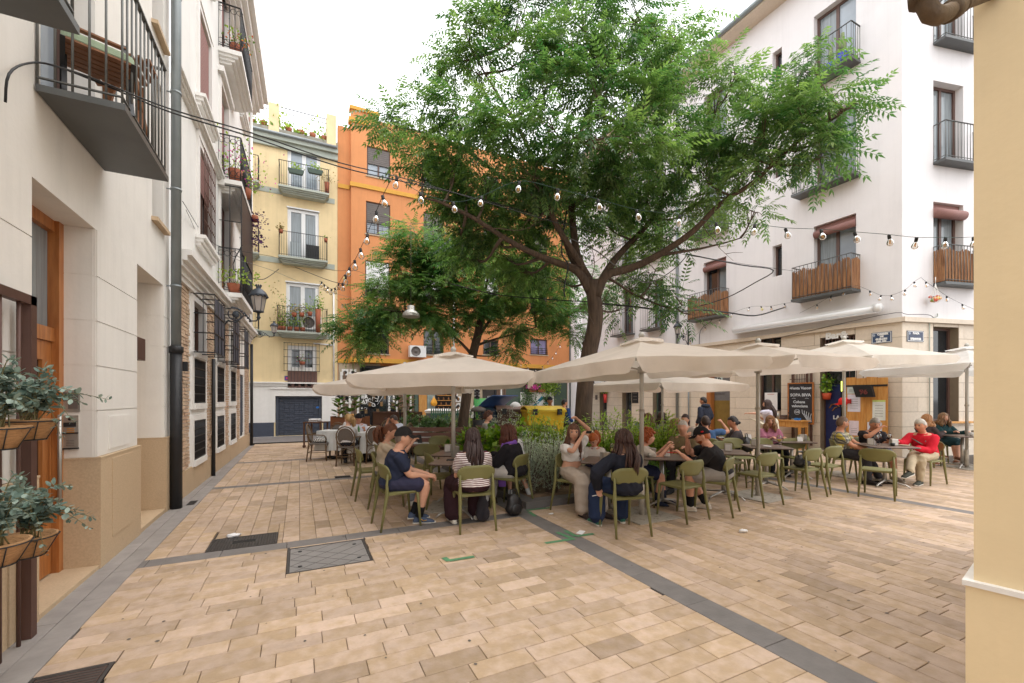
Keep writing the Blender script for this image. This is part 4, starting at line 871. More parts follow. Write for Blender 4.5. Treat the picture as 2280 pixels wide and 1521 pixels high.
CLM = [(1035, 70, 55, 40, 8.6), (1010, 130, 50, 35, 8.6), (1085, 110, 60, 40, 8.7), (1060, 165, 50, 30, 8.5), (1180, 45, 80, 45, 9), (1290, 35, 90, 45, 9), (1400, 35, 90, 50, 9), (1490, 70, 70, 50, 9.2), (1530, 130, 45, 50, 9.4),
       (1170, 130, 85, 50, 8.6), (1270, 120, 90, 50, 8.6), (1370, 130, 90, 50, 8.4), (1460, 160, 80, 50, 8.7), (1530, 210, 60, 50, 9), (1220, 200, 80, 45, 8), (1330, 210, 90, 50, 7.8), (1430, 240, 85, 50, 8),
       (865, 255, 45, 28, 8.6), (880, 300, 45, 30, 8.5), (940, 250, 65, 32, 8.6), (955, 320, 70, 40, 8.3), (1030, 265, 75, 40, 8.2), (1110, 240, 60, 38, 8), (1020, 350, 75, 40, 8), (940, 375, 40, 25, 8.3),
       (1130, 310, 85, 45, 7.5), (1230, 285, 85, 45, 7.2), (1330, 310, 90, 45, 7.2), (1420, 330, 85, 45, 7.5), (1510, 300, 75, 45, 8.4), (1090, 400, 80, 40, 8.2), (1180, 390, 80, 40, 7.8), (1290, 390, 80, 40, 8), (1390, 400, 80, 42, 8.2),
       (1480, 390, 75, 42, 8.8), (1560, 380, 70, 45, 8.6), (1620, 310, 70, 45, 8.4), (1600, 220, 60, 45, 8.8), (1690, 225, 70, 42, 7.8), (1770, 190, 60, 40, 7.6), (1640, 160, 50, 30, 8.4), (1700, 300, 75, 42, 7.6), (1800, 265, 75, 40, 7.4), (1830, 150, 40, 25, 7.6),
       (1870, 215, 60, 38, 7.3), (1925, 240, 45, 28, 7.2), (1890, 300, 50, 30, 7.2), (1790, 335, 70, 35, 7.5), (1860, 350, 40, 22, 7.4), (1690, 380, 60, 35, 7.8), (1620, 440, 55, 35, 8.2), (1680, 470, 40, 22, 8.2),
       (1080, 500, 70, 38, 8.8), (1170, 490, 75, 40, 9.2), (1260, 500, 70, 45, 9.8), (1340, 490, 70, 42, 9.8), (1430, 480, 70, 40, 9.8), (1010, 450, 50, 32, 8.4), (1500, 540, 45, 30, 9.4), (1400, 545, 55, 35, 9.8), (1120, 570, 70, 35, 10), (1210, 570, 60, 35, 10), (1540, 470, 50, 35, 9.2),
       (1040, 420, 75, 38, 8.8), (1090, 450, 70, 38, 9), (1160, 440, 75, 40, 9), (1240, 440, 75, 42, 9), (1020, 520, 55, 35, 9.4), (1110, 530, 70, 36, 9.6), (1050, 580, 55, 32, 10), (1160, 600, 55, 30, 10.2), (1240, 620, 40, 28, 10.2), (1460, 600, 45, 30, 9.8), (1330, 430, 75, 40, 8.8), (1440, 440, 70, 38, 9), (1400, 640, 40, 30, 9.6), (1445, 655, 38, 30, 9.4), (1380, 690, 25, 18, 9.4), (1515, 675, 32, 32, 8.9), (1535, 700, 20, 20, 8.9)]
make_tree('plaza_tree', 'tall feathery leaved tree with a wide crown rising from the front planting bed', TR, LB, cl(CLM), 235, m_leaf, gnd(1297, 1060), 1.12)
T2 = [(AT((1024, 1000, 13), (1032, 930, 13), (1042, 860, 13), (1052, 790, 13), (1068, 730, 12.9), (1075, 680, 12.8)), .175, .11)]
L2 = [(AT((1068, 745, 12.9), (1100, 700, 12.8), (1160, 640, 12.6), (1200, 600, 12.4)), .08, .02), (AT((1072, 700, 12.8), (1040, 640, 12.5), (980, 600, 12.2), (930, 560, 12)), .08, .02), (AT((1052, 790, 13), (1010, 750, 12.5), (960, 700, 12), (870, 690, 11.6), (800, 730, 11.4)), .07, .015), (AT((1075, 680, 12.8), (1090, 600, 12.8), (1080, 540, 12.8)), .08, .02), (AT((1060, 770, 13), (1140, 745, 13.5), (1220, 720, 13.8)), .06, .015)]
C2 = [(790, 735, 40, 25, 11.5), (835, 700, 50, 32, 11.6), (800, 768, 30, 16, 11.4), (870, 650, 55, 34, 11.8), (850, 745, 45, 22, 11.6), (910, 700, 60, 32, 11.8), (900, 610, 50, 30, 12), (930, 570, 45, 28, 12), (960, 650, 60, 34, 12), (990, 590, 55, 32, 12.3), (970, 720, 50, 24, 12), (1030, 550, 50, 30, 12.6), (1030, 640, 60, 34, 12.4), (1050, 700, 55, 25, 12.6), (1090, 590, 60, 32, 12.6), (1110, 660, 60, 30, 12.7), (1160, 610, 55, 34, 12.6), (1190, 680, 55, 30, 13), (1150, 735, 45, 20, 13.2), (1230, 640, 45, 32, 13), (1240, 710, 40, 30, 13.6), (1285, 690, 30, 34, 13.8), (1275, 745, 30, 22, 13.8), (1130, 780, 25, 14, 13), (930, 525, 40, 22, 12), (885, 575, 35, 20, 12), (1340, 640, 22, 40, 14)]
make_tree('plaza_tree', 'smaller bushy tree in front of the orange house behind the bench', T2, L2, cl([(u, v, rx*1.15, ry*1.25, d) for u, v, rx, ry, d in C2]), 400, m_leaf2, gnd(1025, 1005), 1.0, 8)
# ================================================================ planting beds
m_soil = mat('soil', (104, 84, 66), .95, var=.3, sc=9, bump=.8, bsc=25, c2=(128, 104, 80))
def bed(c, name_label):
    x0, x1, y0, y1 = c; b = MB(); b.box(x0+.2, x1-.2, y0+.2, y1-.2, -.05, .07); s = b.build('soil', m_soil, kind='structure')
    n = 0
    for a, e, ax in ((x0, x1, 0), (y0, y1, 1)):
        for side in (0, 1):
            p = a
            while p < e-.05:
                q = min(p+.62, e); k = MB()
                if ax == 0: yy = y0 if side == 0 else y1-.2; k.box(p+.003, q-.003, yy, yy+.2, -.05, .1)
                else: xx = x0 if side == 0 else x1-.2; k.box(xx, xx+.2, max(p, y0+.2)+.003, min(q, y1-.2)-.003, -.05, .1) if min(q, y1-.2)-max(p, y0+.2) > .05 else None
                if k.v: k.build('kerb_stone', m_dark2, s)
                p = q
    return s
m_dark2 = mat('kerb_basalt', (96, 92, 90), .65, var=.12, bump=.3, rnd=.08)
bed(BED1, ''); bed(BED2, '')
lf = [(0, 0, 0), (.35, .4, .05), (0, 1, -.1), (-.35, .4, .05)], [(0, 1, 2, 3)]
lfl = [(0, 0, 0), (.17, .35, .03), (0, 1, -.12), (-.17, .35, .03)], [(0, 1, 2, 3)]
def shrub(label, c, rad, n, L, m, tmpl=lf, stems=12, cat='shrub', name='shrub', tall=0, upright=.4, t0=.5, group=None, flat=1.):
    """many leaves on real stems fanning out of one foot; rad = (x, y, height)"""
    c = Vector(c); root = thing(name, label, cat, c, group=group); S_ = MB(); pos = []; f = []; t = []; s = []
    for i in range(stems):
        a = random.uniform(0, 6.28); rr = random.random()**.5; tip = Vector((math.cos(a)*rad[0]*rr, math.sin(a)*rad[1]*rr, rad[2]*(random.uniform(.75, 1.05)*(1-.35*rr*rr)+(tall*random.random() if i % 3 == 0 else 0))))
        q = [Vector((0, 0, 0)).lerp(tip, k/5)+Vector((0, 0, .25*rad[2]*math.sin(math.pi*k/5)*upright)) for k in range(6)]; q[0] = Vector((tip.x*.25, tip.y*.25, 0))
        S_.tube(q, [.012-.0017*k for k in range(6)], 5); bt = random.gauss(t0, .15)
        for j in range(n//stems):
            k = random.random()**.6*4.99; p = q[int(k)].lerp(q[int(k)+1], k % 1)+Vector((random.gauss(0, .10*rad[0]*flat), random.gauss(0, .10*rad[1]*flat), random.gauss(0, .05)))
            if p.z < .03: p.z = random.uniform(.03, .2)
            o = Vector((p.x-tip.x*.3, p.y-tip.y*.3, .15)).normalized(); d = o+Vector((random.gauss(0, .6), random.gauss(0, .6), random.gauss(.1, .4))); pos.append(tuple(p)); f.append(tuple(d)); t.append(min(1, max(0, bt+random.gauss(0, .2)+.35*(p.z/rad[2]-.6)*0))); s.append(L*random.uniform(.6, 1.15))
    S_.build('stems', m_twig, root); f = np.array(f); up = np.stack([rng.normal(0, .5, len(f)), rng.normal(0, .5, len(f)), np.ones(len(f))], 1)
    scatter('leaves', *tmpl, np.array(pos), rots(f, up), np.array(s), m, np.array(t), root, kind='stuff'); return root
m_gloss = leafmat('glossy_leaf', (56, 98, 36), (148, 178, 62), .28, .3, .6); m_silv = leafmat('silver_leaf', (150, 162, 138), (204, 210, 188), .7, .25, .3)
m_lime = leafmat('lime_leaf', (104, 138, 54), (172, 190, 94), .45, .42); m_hedge = leafmat('hedge_leaf', (52, 82, 46), (112, 138, 84), .35, .2)
m_fig = leafmat('fig_leaf', (50, 88, 34), (110, 140, 60), .35, .25); m_grn = leafmat('herb_leaf', (58, 104, 34), (104, 146, 56), .5, .3)
def sp(u, d, z=.07): p = at(u, HZ, d); return (p.x, p.y, z)
for k, (u, d, rx, h) in enumerate(((1050, 7.7, .45, .92), (1098, 7.8, .55, 1.0), (1140, 8.0, .5, 1.0))): shrub(['bright glossy leaved shrub behind the striped shirt', 'bright glossy leaved shrub left of the bobbed hair', 'bright glossy leaved shrub right of the bobbed hair'][k], sp(u, d), (rx, rx, h), 950, .14, m_gloss, lf, 30, group='glossy shrubs in the front bed', t0=.45)
for k, (u, d, rx, h) in enumerate(((1180, 7.0, .42, .82), (1228, 7.1, .46, .86), (1262, 7.6, .35, .8))): shrub(['silver grey shrub by the standing boy', 'silver grey shrub left of the white topped woman', 'silver grey shrub at the foot of the tall tree'][k], sp(u, d), (rx, rx, h), 4600, .055, m_silv, lfl, 60, group='silver shrubs in the front bed', upright=.2, tall=.3)
for k, (u, d, rx, h) in enumerate(((1185, 8.8, .55, .95), (1250, 8.6, .55, .95), (1345, 8.4, .55, .95), (1400, 8.2, .5, .95), (1445, 8.0, .5, 1.0), (1478, 7.8, .42, .95))): shrub(['lime shrub behind the silver grey one', 'lime shrub left of the tall tree trunk', 'lime shrub right of the tall tree trunk', 'lime shrub behind the dark haired woman', 'lime shrub behind the red haired boy', 'lime shrub arching at the right end of the bed'][k], sp(u, d), (rx, rx, h), 3000, .088, m_lime, lfl, 40, tall=.5, group='lime shrubs in the front bed', upright=.35, t0=.5)
shrub('low feathery green plant under the red phone table', sp(1445, 7.1), (.32, .3, .5), 1500, .05, m_grn, lfl, 40, cat='plant', name='herb_plant', flat=.6)
for k, u in enumerate((905, 935, 962, 988)): shrub(['first laurel shrub of the hedge from the fig pot', 'second laurel shrub of the hedge from the fig pot', 'third laurel shrub of the hedge, left of the umbrella pole', 'fourth laurel shrub of the hedge, right of the umbrella pole'][k], sp(u, 12.9), (.42, .5, .98), 700, .12, m_hedge, lf, 26, group='laurel hedge behind the bench', upright=.5)
for k, (u, d) in enumerate(((1010, 13.6), (1060, 13.8), (1100, 12.6), (1128, 12.4))): shrub(['light green shrub left of the leaning trunk', 'light green shrub right of the leaning trunk', 'olive shrub by the blue bin', 'olive shrub by the brown bin'][k], sp(u, d), (.5, .5, .95), 900, .07, m_lime if k < 2 else m_silv, lfl, 26, tall=.5, group='shrubs in the back bed')
# two fiddle leaf figs in pots
def fig(label, u, d, hs):
    p = sp(u, d, .0); root = thing('fig_plant', label, 'plant', p, group='potted figs by the bistro'); b = MB(); b.lathe([(.19, 0), (.24, .38), (.22, .38), (.2, .34)], (0, 0, 0), 16); b.build('pot', m_iron, root)
    st = MB(); V = MB(); V.tone = []; n = 0
    for (dx, h) in hs:
        q = [Vector((dx*.2, 0, .36)), Vector((dx*.6, .02, h*.5)), Vector((dx, 0, h))]; st.tube(q, [.018, .014, .01], 6)
        for k in range(34):
            a = k*2.4; z = h-.75+.8*k/34; c = Vector((dx, 0, z)); o = Vector((math.cos(a), math.sin(a), random.uniform(-.05, .7))).normalized(); s = o.cross(Vector((0, 0, 1))).normalized(); L = random.uniform(.24, .34); w = L*.62; nrm = s.cross(o)
            pts = [c+o*.03, c+o*(L*.35)+s*w*.32, c+o*(L*.75)+s*w*.5, c+o*L+nrm*-.02, c+o*(L*.75)-s*w*.5, c+o*(L*.35)-s*w*.32, c+o*L*.55-nrm*.012]
            V2 = MB(); V2.tone = [random.random()]*6; V2.add(pts, [(0, 1, 6), (1, 2, 6), (2, 3, 6), (3, 4, 6), (4, 5, 6), (5, 0, 6)]); V2.build('leaf', m_fig, root)
    st.build('stem', m_twig, root)
fig('fiddle leaf fig left of the carved wooden screen', 783, 14.2, [(-.38, 1.55), (.12, 1.9), (-.05, 1.2)]); fig('fiddle leaf fig right of the carved wooden screen', 896, 13.8, [(-.15, 1.9), (.2, 1.7)])
# ================================================================ umbrellas
def canvas(name, c):                       # canvas lets part of the daylight through
    m = mat(name, c, .85, var=.04, sc=3, bump=.1, bsc=200, stain=.14, ssc=1.6); nt = m.node_tree; b = nt.nodes['Principled BSDF']; tr = N(nt, 'ShaderNodeBsdfTranslucent')
    src = b.inputs['Base Color'].links[0].from_socket; nt.links.new(src, tr.inputs['Color']); ms = N(nt, 'ShaderNodeMixShader', Fac=.46); nt.links.new(b.outputs[0], ms.inputs[1]); nt.links.new(tr.outputs[0], ms.inputs[2]); nt.links.new(ms.outputs[0], nt.nodes['Material Output'].inputs['Surface']); return m
m_canv = canvas('sand_canvas', (228, 217, 205)); m_canvw = canvas('cream_canvas', (234, 228, 219)); m_canv3 = canvas('white_canvas', (228, 226, 222))
m_pole = mat('steel_pole', (172, 168, 160), .45, .25, var=.1, sc=3); m_polew = mat('worn_pole', (176, 168, 156), .6, var=.25, sc=8); m_plate = mat('worn_plate', (164, 156, 144), .75, var=.12, sc=3, stain=.75, ssc=14)
def umbrella(label, lat, d, s, th, zp, ze, tilt=(0, 0), m=None, val=.17, base=True, sx=1., pole=.03):
    """square market umbrella; th = bearing of the corner nearest the camera; tilt = rise per metre right / away"""
    m = m or m_canv; root = thing('market_umbrella', label, 'umbrella', pd(lat, d, 0), group='market umbrellas over the terrace'); a = R(th)
    # local axes of the square's sides, seen from above (right, away)
    e1 = Vector((math.cos(a+R(45)), math.sin(a+R(45))))*1.; e2 = Vector((-e1.y, e1.x)); n = 16; B = MB(); G = {}
    def w(x, y, z): r = e1.x*x+e2.x*y; f = e1.y*x+e2.y*y; return RT*r+FW*f+Vector((0, 0, z+tilt[0]*r+tilt[1]*f))
    def zz(x, y):
        q = max(abs(x)/sx, abs(y))/s; dg = min(abs(x)/sx, abs(y))/max(s, 1e-6); sag = .028*math.sin(math.pi*q)*(1-abs(dg)/max(q, .05))
        return zp-(zp-ze)*q-sag+.008*noise.noise(Vector((x*3, y*3, zp*9)))
    nr, nc = 10, 14                              # four panels that meet in sharp hips
    for side in range(4):
        V = []
        for j in range(nr+1):
            q = j/nr
            for i in range(nc+1):
                t = (-1+2*i/nc)*q; x, y = [(t*s*sx, -q*s), (q*s*sx, t*s), (-t*s*sx, q*s), (-q*s*sx, -t*s)][side]; V.append(w(x, y, zz(x, y)))
        B.add(V, [(j*(nc+1)+i, j*(nc+1)+i+1, (j+1)*(nc+1)+i+1, (j+1)*(nc+1)+i) for j in range(nr) for i in range(nc)], 0, True)
    B.build('canopy', m, root); K = 28
    for side in range(4):
        V = []; q = MB(); ph = random.random()*6
        for k in range(K+1):
            t = -1+2*k/K; ed = (1-abs(t)); hh = val*(1-math.exp(-ed/.05)*.55)*(1+.05*math.sin(t*7+ph)); fl = .03*math.sin(t*9+ph)*ed+.035*math.exp(-ed/.08)
            x, y = [(t*s*sx, -s), (s*sx, t*s), (-t*s*sx, s), (-s*sx, -t*s)][side]; ox, oy = [(0, -1), (1, 0), (0, 1), (-1, 0)][side]; z = zz(x, y)
            for g_ in range(4): f = g_/3; V.append(w(x+ox*(.004+fl*f), y+oy*(.004+fl*f), z+.003-hh*f))
        q.add(V, [(k*4+g_, (k+1)*4+g_, (k+1)*4+g_+1, k*4+g_+1) for k in range(K) for g_ in range(3)], 0, True); q.build('valance', m, root)
    V = []; q = MB(); nn = 24
    for k in range(nn):
        t = 2*math.pi*k/nn; rr = .23*s
        for f in (0, .5, 1.): V.append(w(math.cos(t)*rr*f*1.15, math.sin(t)*rr*f*1.15, zp+.035-.085*f+(.014*math.sin(4*t)+.01*math.sin(9*t))*f))
    q.add(V, [(k*3+g_, ((k+1) % nn)*3+g_, ((k+1) % nn)*3+g_+1, k*3+g_+1) for k in range(nn) for g_ in range(2)], 0, True); q.build('vent_cap', m, root)
    q = MB(); q.lathe([(.035, zp+.02), (.045, zp+.06), (.02, zp+.1)], (0, 0, 0), 12); q.build('finial', m_pole, root)
    for i in (-1, 1):
        for j in (-1, 1): q = MB(); q.bar(w(0, 0, zp-.05), w(i*s*sx*.97, j*s*.97, zz(i*s*sx, j*s)-.025), .018, .03); q.bar(w(0, 0, zp-.42), w(i*s*sx*.5, j*s*.5, zz(i*s*sx*.5, j*s*.5)-.04), .015, .025); q.build('rib', m_pole, root)
    q = MB(); q.tube([(0, 0, .32), (0, 0, zp)], pole, 12); q.lathe([(pole+.025, zp-.46), (pole+.025, zp-.38)], (0, 0, 0), 12); q.build('pole', m_pole, root)
    q = MB(); q.tube([(0, 0, .01), (0, 0, .42)], pole+.008, 12); q.build('pole_sleeve', m_polew, root)
    q = MB()
    for k in range(3): q.tube([(math.cos(t)*(pole+.006), math.sin(t)*(pole+.006), 1.42+.012*k+.01*math.sin(t*2)) for t in np.linspace(0, 6.28, 10)], .006, 5)
    q.build('rope_tie', m_polew, root)
    if base: q = MB(); c = [w(i*.36, j*.36, 0) for i, j in ((-1, -1), (1, -1), (1, 1), (-1, 1))]; q.hexa([Vector((p.x, p.y, .002)) for p in c], [Vector((p.x, p.y, .014)) for p in c]); q.build('base_plate', m_plate, root)
    return root
umbrella('sand coloured umbrella over the striped shirt woman', -.86, 6.35, 1.12, -45, 2.25, 1.905, (.02, .0))
umbrella('largest sand umbrella, in front of the tree trunk', 1.77, 5.91, 1.09, -18.8, 2.40, 2.05, (.05, -.0))
umbrella('sand umbrella right of the largest one, over the empty chairs', 4.0, 7.04, 1.15, -15, 2.47, 2.16, (.03, 0))
umbrella('sand umbrella behind the leftmost one, near the cane chairs', -1.98, 8.0, 1.15, -45, 2.16, 1.83, (.02, 0))
umbrella('cream umbrella under the blue street plate', 6.9, 9.0, 1.25, -25, 2.78, 2.36, (.04, 0), m_canvw)
umbrella('white umbrella cut off by the ochre corner', 10.4, 9.9, 1.35, -45, 2.75, 2.30, (.0, 0), m_canv3)
umbrella('sand umbrella behind the largest one, low over the shrubs', 3.75, 10.8, 1.35, -20, 2.30, 1.92, (0, 0), m_canv)
# ================================================================ olive plastic chairs
m_olive = mat('olive_plastic', (116, 113, 68), .55, var=.03, sc=4, rnd=.06)
def rbox(B, c, hx, hy, hz, r, n=4, m=0):     # rounded rectangle slab (in xy), soft edges
    ol = []
    for (sx_, sy_, a0) in ((1, 1, 0), (-1, 1, 90), (-1, -1, 180), (1, -1, 270)):
        for k in range(n+1): t = R(a0+90*k/n); ol.append((c[0]+sx_*(hx-r)+r*math.cos(t), c[1]+sy_*(hy-r)+r*math.sin(t)))
    b = .006
    def ring(z, e): return [Vector((c[0]+(x-c[0])*(1-e/hx), c[1]+(y-c[1])*(1-e/hy), z)) for x, y in ol]
    B.loft([ring(c[2]-hz, b), ring(c[2]-hz+b, 0), ring(c[2]+hz-b, 0), ring(c[2]+hz, b)], m, False); return B
def olive_chair():
    t = thing('cafe_chair', 'olive plastic cafe chair', 'chair', (0, 0, 0), group='olive cafe chairs')
    b = MB(); N_ = 20; rings = []                  # seat: slightly dished, rounded
    for (z, e) in ((.425, .012), (.43, 0), (.448, 0), (.455, .01)):
        rg = []
        for k in range(N_*2):
            a = math.pi*2*k/(N_*2); c_, s_ = math.cos(a), math.sin(a); x = (.215-e)*math.copysign(abs(c_)**.45, c_); y = (.21-e)*math.copysign(abs(s_)**.5, s_); rg.append(Vector((x*(1+.06*y/.21), y+.02, z-.012*(1-(x/.22)**2)*(z > .44))))
        rings.append(rg)
    b.loft(rings, 0, True); b.build('seat', m_olive, t)
    b = MB(); nx, nz = 16, 6; V = []               # backrest: a curved lozenge
    for f in (0, 1):
        for j in range(nz+1):
            for i in range(nx+1):
                x = -1+2*i/nx; v = -1+2*j/nz; w = .235*(1-.12*max(0, -v)**2-.05*max(0, v)**2)*(1-.10*abs(v)**4); hz = .105*(1-.35*abs(x)**5); V.append((x*w, -.215+.055*x*x-(.0 if f else .014)-(.02*v), .69+v*hz))
    n1 = (nx+1)*(nz+1); Fc = []
    for f in (0, 1):
        for j in range(nz):
            for i in range(nx): k = f*n1+j*(nx+1)+i; q = (k, k+1, k+nx+2, k+nx+1); Fc.append(q if f else q[::-1])
    rim = [i for i in range(nx+1)]+[j*(nx+1)+nx for j in range(1, nz+1)]+[nz*(nx+1)+i for i in range(nx-1, -1, -1)]+[j*(nx+1) for j in range(nz-1, 0, -1)]
    for a, c in zip(rim, rim[1:]+rim[:1]): Fc.append((a, c, c+n1, a+n1))
    b.add(V, Fc, 0, True); b.build('backrest', m_olive, t)
    for sx_ in (-1, 1):
        b = MB(); b.tube([(sx_*.19, .185, .44), (sx_*.195, .2, .3), (sx_*.2, .225, 0)], [.022, .019, .013], 8); b.build('leg', m_olive, t)
        b = MB(); b.tube([(sx_*.20, -.185, .68), (sx_*.205, -.2, .55), (sx_*.205, -.195, .45), (sx_*.212, -.23, .25), (sx_*.222, -.275, 0)], [.012, .017, .024, .019, .013], 8); b.build('leg', m_olive, t)
    b = MB()
    for sx_ in (-1, 1): b.bar((sx_*.19, -.19, .435), (sx_*.19, .19, .435), .03, .03)
    b.bar((-.19, -.17, .43), (.19, -.17, .43), .025, .03); b.build('seat_frame', m_olive, t)
    return proto(t)
CH0 = [None]; CHAIRS = {}
def chair(key, lat, d, b, label):
    p = pd(lat, d)
    if CH0[0] is None: CH0[0] = olive_chair(); o = CH0[0]; o.location = p; o.rotation_euler.z = brg(b); o['label'] = label
    else: o = dup(CH0[0], p, brg(b), label, 'olive cafe chairs')
    CHAIRS[key] = (lat, d, b); return o
chair('navy', -1.44, 5.47, 58, 'olive chair under the man in the navy shirt'); chair('stripe', -.49, 5.39, -20, 'olive chair under the woman in the striped shirt')
chair('bob', -.02, 6.35, -62, 'olive chair under the bobbed woman in the black cardigan'); chair('pony', -1.86, 6.5, 75, 'olive chair hidden behind the navy shirted man')
chair('e1', -2.28, 7.0, 62, 'empty olive chair furthest left on the terrace'); chair('e2', -2.16, 7.6, 62, 'second empty olive chair in the row left of the navy shirt'); chair('e3', -2.3, 8.2, 180, 'empty olive chair with its back to the cane chairs')
chair('e4', -1.5, 7.35, 186, 'empty olive chair facing the camera behind the brown table'); chair('e5', -1.06, 6.45, 65, 'empty olive chair by the knees of the navy shirted man')
chair('e6', -1.5, 9.0, 170, 'empty olive chair just in front of the bench'); chair('e7', -.62, 7.5, 150, 'olive chair with the grey rucksack beside the striped shirt'); chair('e8', -.1, 7.25, 175, 'empty olive chair behind the bobbed woman')
chair('blazer', 1.335, 5.21, -13, 'olive chair under the woman in the dark blazer'); chair('white', .90, 6.16, 132, 'olive chair under the woman in the white top'); chair('girl', 1.30, 6.8, 178, 'olive chair under the red haired girl')
chair('boy', 1.98, 6.6, 120, 'olive chair under the curly red haired boy'); chair('r3', 2.27, 5.82, -30, 'empty olive chair beside the red bearded man'); chair('beard', 2.86, 6.1, -52, 'olive chair under the red bearded man')
chair('olive', 2.98, 7.5, 160, 'olive chair under the white haired man in the olive shirt'); chair('r5', 3.74, 6.62, -25, 'empty olive chair left of the worn white pole base'); chair('r6', 4.78, 7.15, -25, 'olive chair holding a black handbag')
chair('r7', 5.38, 7.5, -22, 'empty olive chair right of the black handbag'); chair('r8', 5.95, 7.03, 46, 'empty olive chair in front of the three older men'); chair('plaid', 6.42, 8.35, 118, 'olive chair under the man in the plaid shirt')
chair('black', 7.25, 8.75, 178, 'olive chair under the grey haired man in black'); chair('red', 7.72, 8.12, -112, 'olive chair under the man in the red shirt'); chair('m1', 3.95, 7.9, 175, 'empty olive chair behind the napkin table of the bearded man')
chair('m2', 4.45, 8.5, 170, 'empty olive chair behind the steel pole'); chair('m3', 5.0, 8.5, 178, 'empty olive chair facing the wine glass table'); chair('m4', 5.6, 8.45, 182, 'second empty olive chair facing the wine glass table'); chair('m5', 6.45, 9.3, 150, 'empty olive chair behind the plaid shirt')
chair('pink', 5.55, 9.3, 185, 'olive chair under the woman in the pink top'); chair('m6', 4.9, 9.9, 180, 'empty olive chair in front of the blackboard'); chair('grey', 4.62, 9.0, -70, 'olive chair under the woman in the grey shirt'); chair('blue', 3.98, 8.9, 20, 'olive chair under the man in the blue shirt')
chair('blond', 3.05, 8.1, 60, 'olive chair under the long haired blonde woman'); chair('tail', 4.0, 10.0, 100, 'olive chair under the dark ponytail woman'); chair('s1', 2.55, 8.6, -60, 'olive chair half hidden by the arching shrub'); chair('ph', 3.35, 10.6, 60, 'olive chair behind the lime shrubs')
chair('curl', 9.75, 10.2, 60, 'olive chair under the curly haired woman in brown'); chair('dress', 10.75, 10.75, 172, 'olive chair under the woman in the dark green dress'); chair('far', 10.65, 9.55, -80, 'olive chair beside the ochre corner, facing the green dress')
# ================================================================ tables and what stands on them
m_top = mat('brown_laminate', (108, 92, 84), .35, var=.05, sc=3); m_edge = mat('table_edge', (62, 44, 40), .5)
def table(lat, d, b, label, s=.34, z=.735):
    root = thing('bistro_table', label, 'table', pd(lat, d), brg(b), group='square brown bistro tables'); q = MB(); rbox(q, (0, 0, z-.008), s, s, .008, .05); q.build('table_top', m_top, root); q = MB(); rbox(q, (0, 0, z-.02), s-.006, s-.006, .004, .05); q.build('top_edge', m_edge, root)
    q = MB(); q.tube([(0, 0, .06), (0, 0, z-.024)], .033, 12); q.build('pedestal', m_alu, root); q = MB()
    for k in range(4): a = R(45+90*k); e = Vector((math.cos(a), math.sin(a), 0)); q.tube([Vector((0, 0, .1)), e*.1+Vector((0, 0, .085)), e*.3+Vector((0, 0, .05)), e*.36+Vector((0, 0, .012))], [.03, .024, .018, .016], 8, flat=.7)
    q.build('foot', m_alu, root); TB.append((lat, d, b, z)); return len(TB)-1
TB = []
def on(k, x, y):                                   # a spot on table k: x right, y away
    lat, d, b, z = TB[k]; return pd(lat+x, d+y, z)
tA = table(-.72, 5.95, 10, 'brown bistro table nearest the striped shirt woman'); tA2 = table(-.86, 6.8, 8, 'brown bistro table with two napkin boxes behind the steel pole'); tB = table(1.34, 6.02, 20, 'bistro table with the cocktail glasses')
tC = table(2.22, 6.42, 10, 'bistro table between the red haired boy and the bearded man'); tD = table(3.42, 7.0, 15, 'bistro table with a napkin box right of the bearded man'); tE = table(4.55, 7.75, 12, 'bistro table with the white wine glass')
tF = table(5.65, 8.75, 8, 'bistro table in front of the pink top'); tF2 = table(4.78, 9.2, 8, 'bistro table behind the steel pole'); tG = table(6.82, 7.92, 14, 'bistro table with the red wine glasses', .37); tH = table(4.2, 9.35, 8, 'bistro table by the orange door'); tI = table(3.1, 9.0, 8, 'bistro table behind the arching shrub'); tJ = table(10.35, 9.95, 8, 'bistro table of the two women by the ochre corner')
def napkins(k, x, y, b, label):
    o = thing('napkin_dispenser', label, 'napkin box', on(k, x, y), brg(b), group='steel napkin boxes'); q = MB(); rbox(q, (0, 0, .06), .055, .045, .06, .012); q.build('steel_case', m_alu, o); q = MB(); q.box(-.04, .04, -.0475, -.0455, .01, .112); q.build('napkin_face', m_paper, o)
for k, x, y, b, l in ((tA2, -.02, -.1, 30, 'napkin box in front of the steel pole'), (tA2, -.17, .16, 0, 'napkin box at the far left of its table'), (tB, -.06, -.07, 160, 'napkin box beside the lemon cocktail'), (tC, -.14, .04, 60, 'napkin box under the red haired boy\'s hand'), (tD, .1, .05, 30, 'napkin box on the table right of the bearded man'), (tE, -.17, .05, 60, 'napkin box left of the white wine'), (tF, .3, .1, 60, 'napkin box in front of the bar door'), (tF2, -.1, .05, 40, 'napkin box behind the steel pole'), (tG, .12, -.05, 20, 'napkin box between the red shirt and the wine'), (tG, -.2, .05, 60, 'half hidden napkin box beside the plaid shirt'), (tH, .2, 0, 20, 'napkin box left of the grey shirt woman'), (tI, .22, 0, 20, 'napkin box by the blonde hair'), (tJ, .3, .0, 10, 'dark napkin box by the ochre corner')): napkins(k, x, y, b, l)
gl = clearglass('wine_glass'); gl2 = clearglass('bulb_glass', (1, .98, .93), .1)
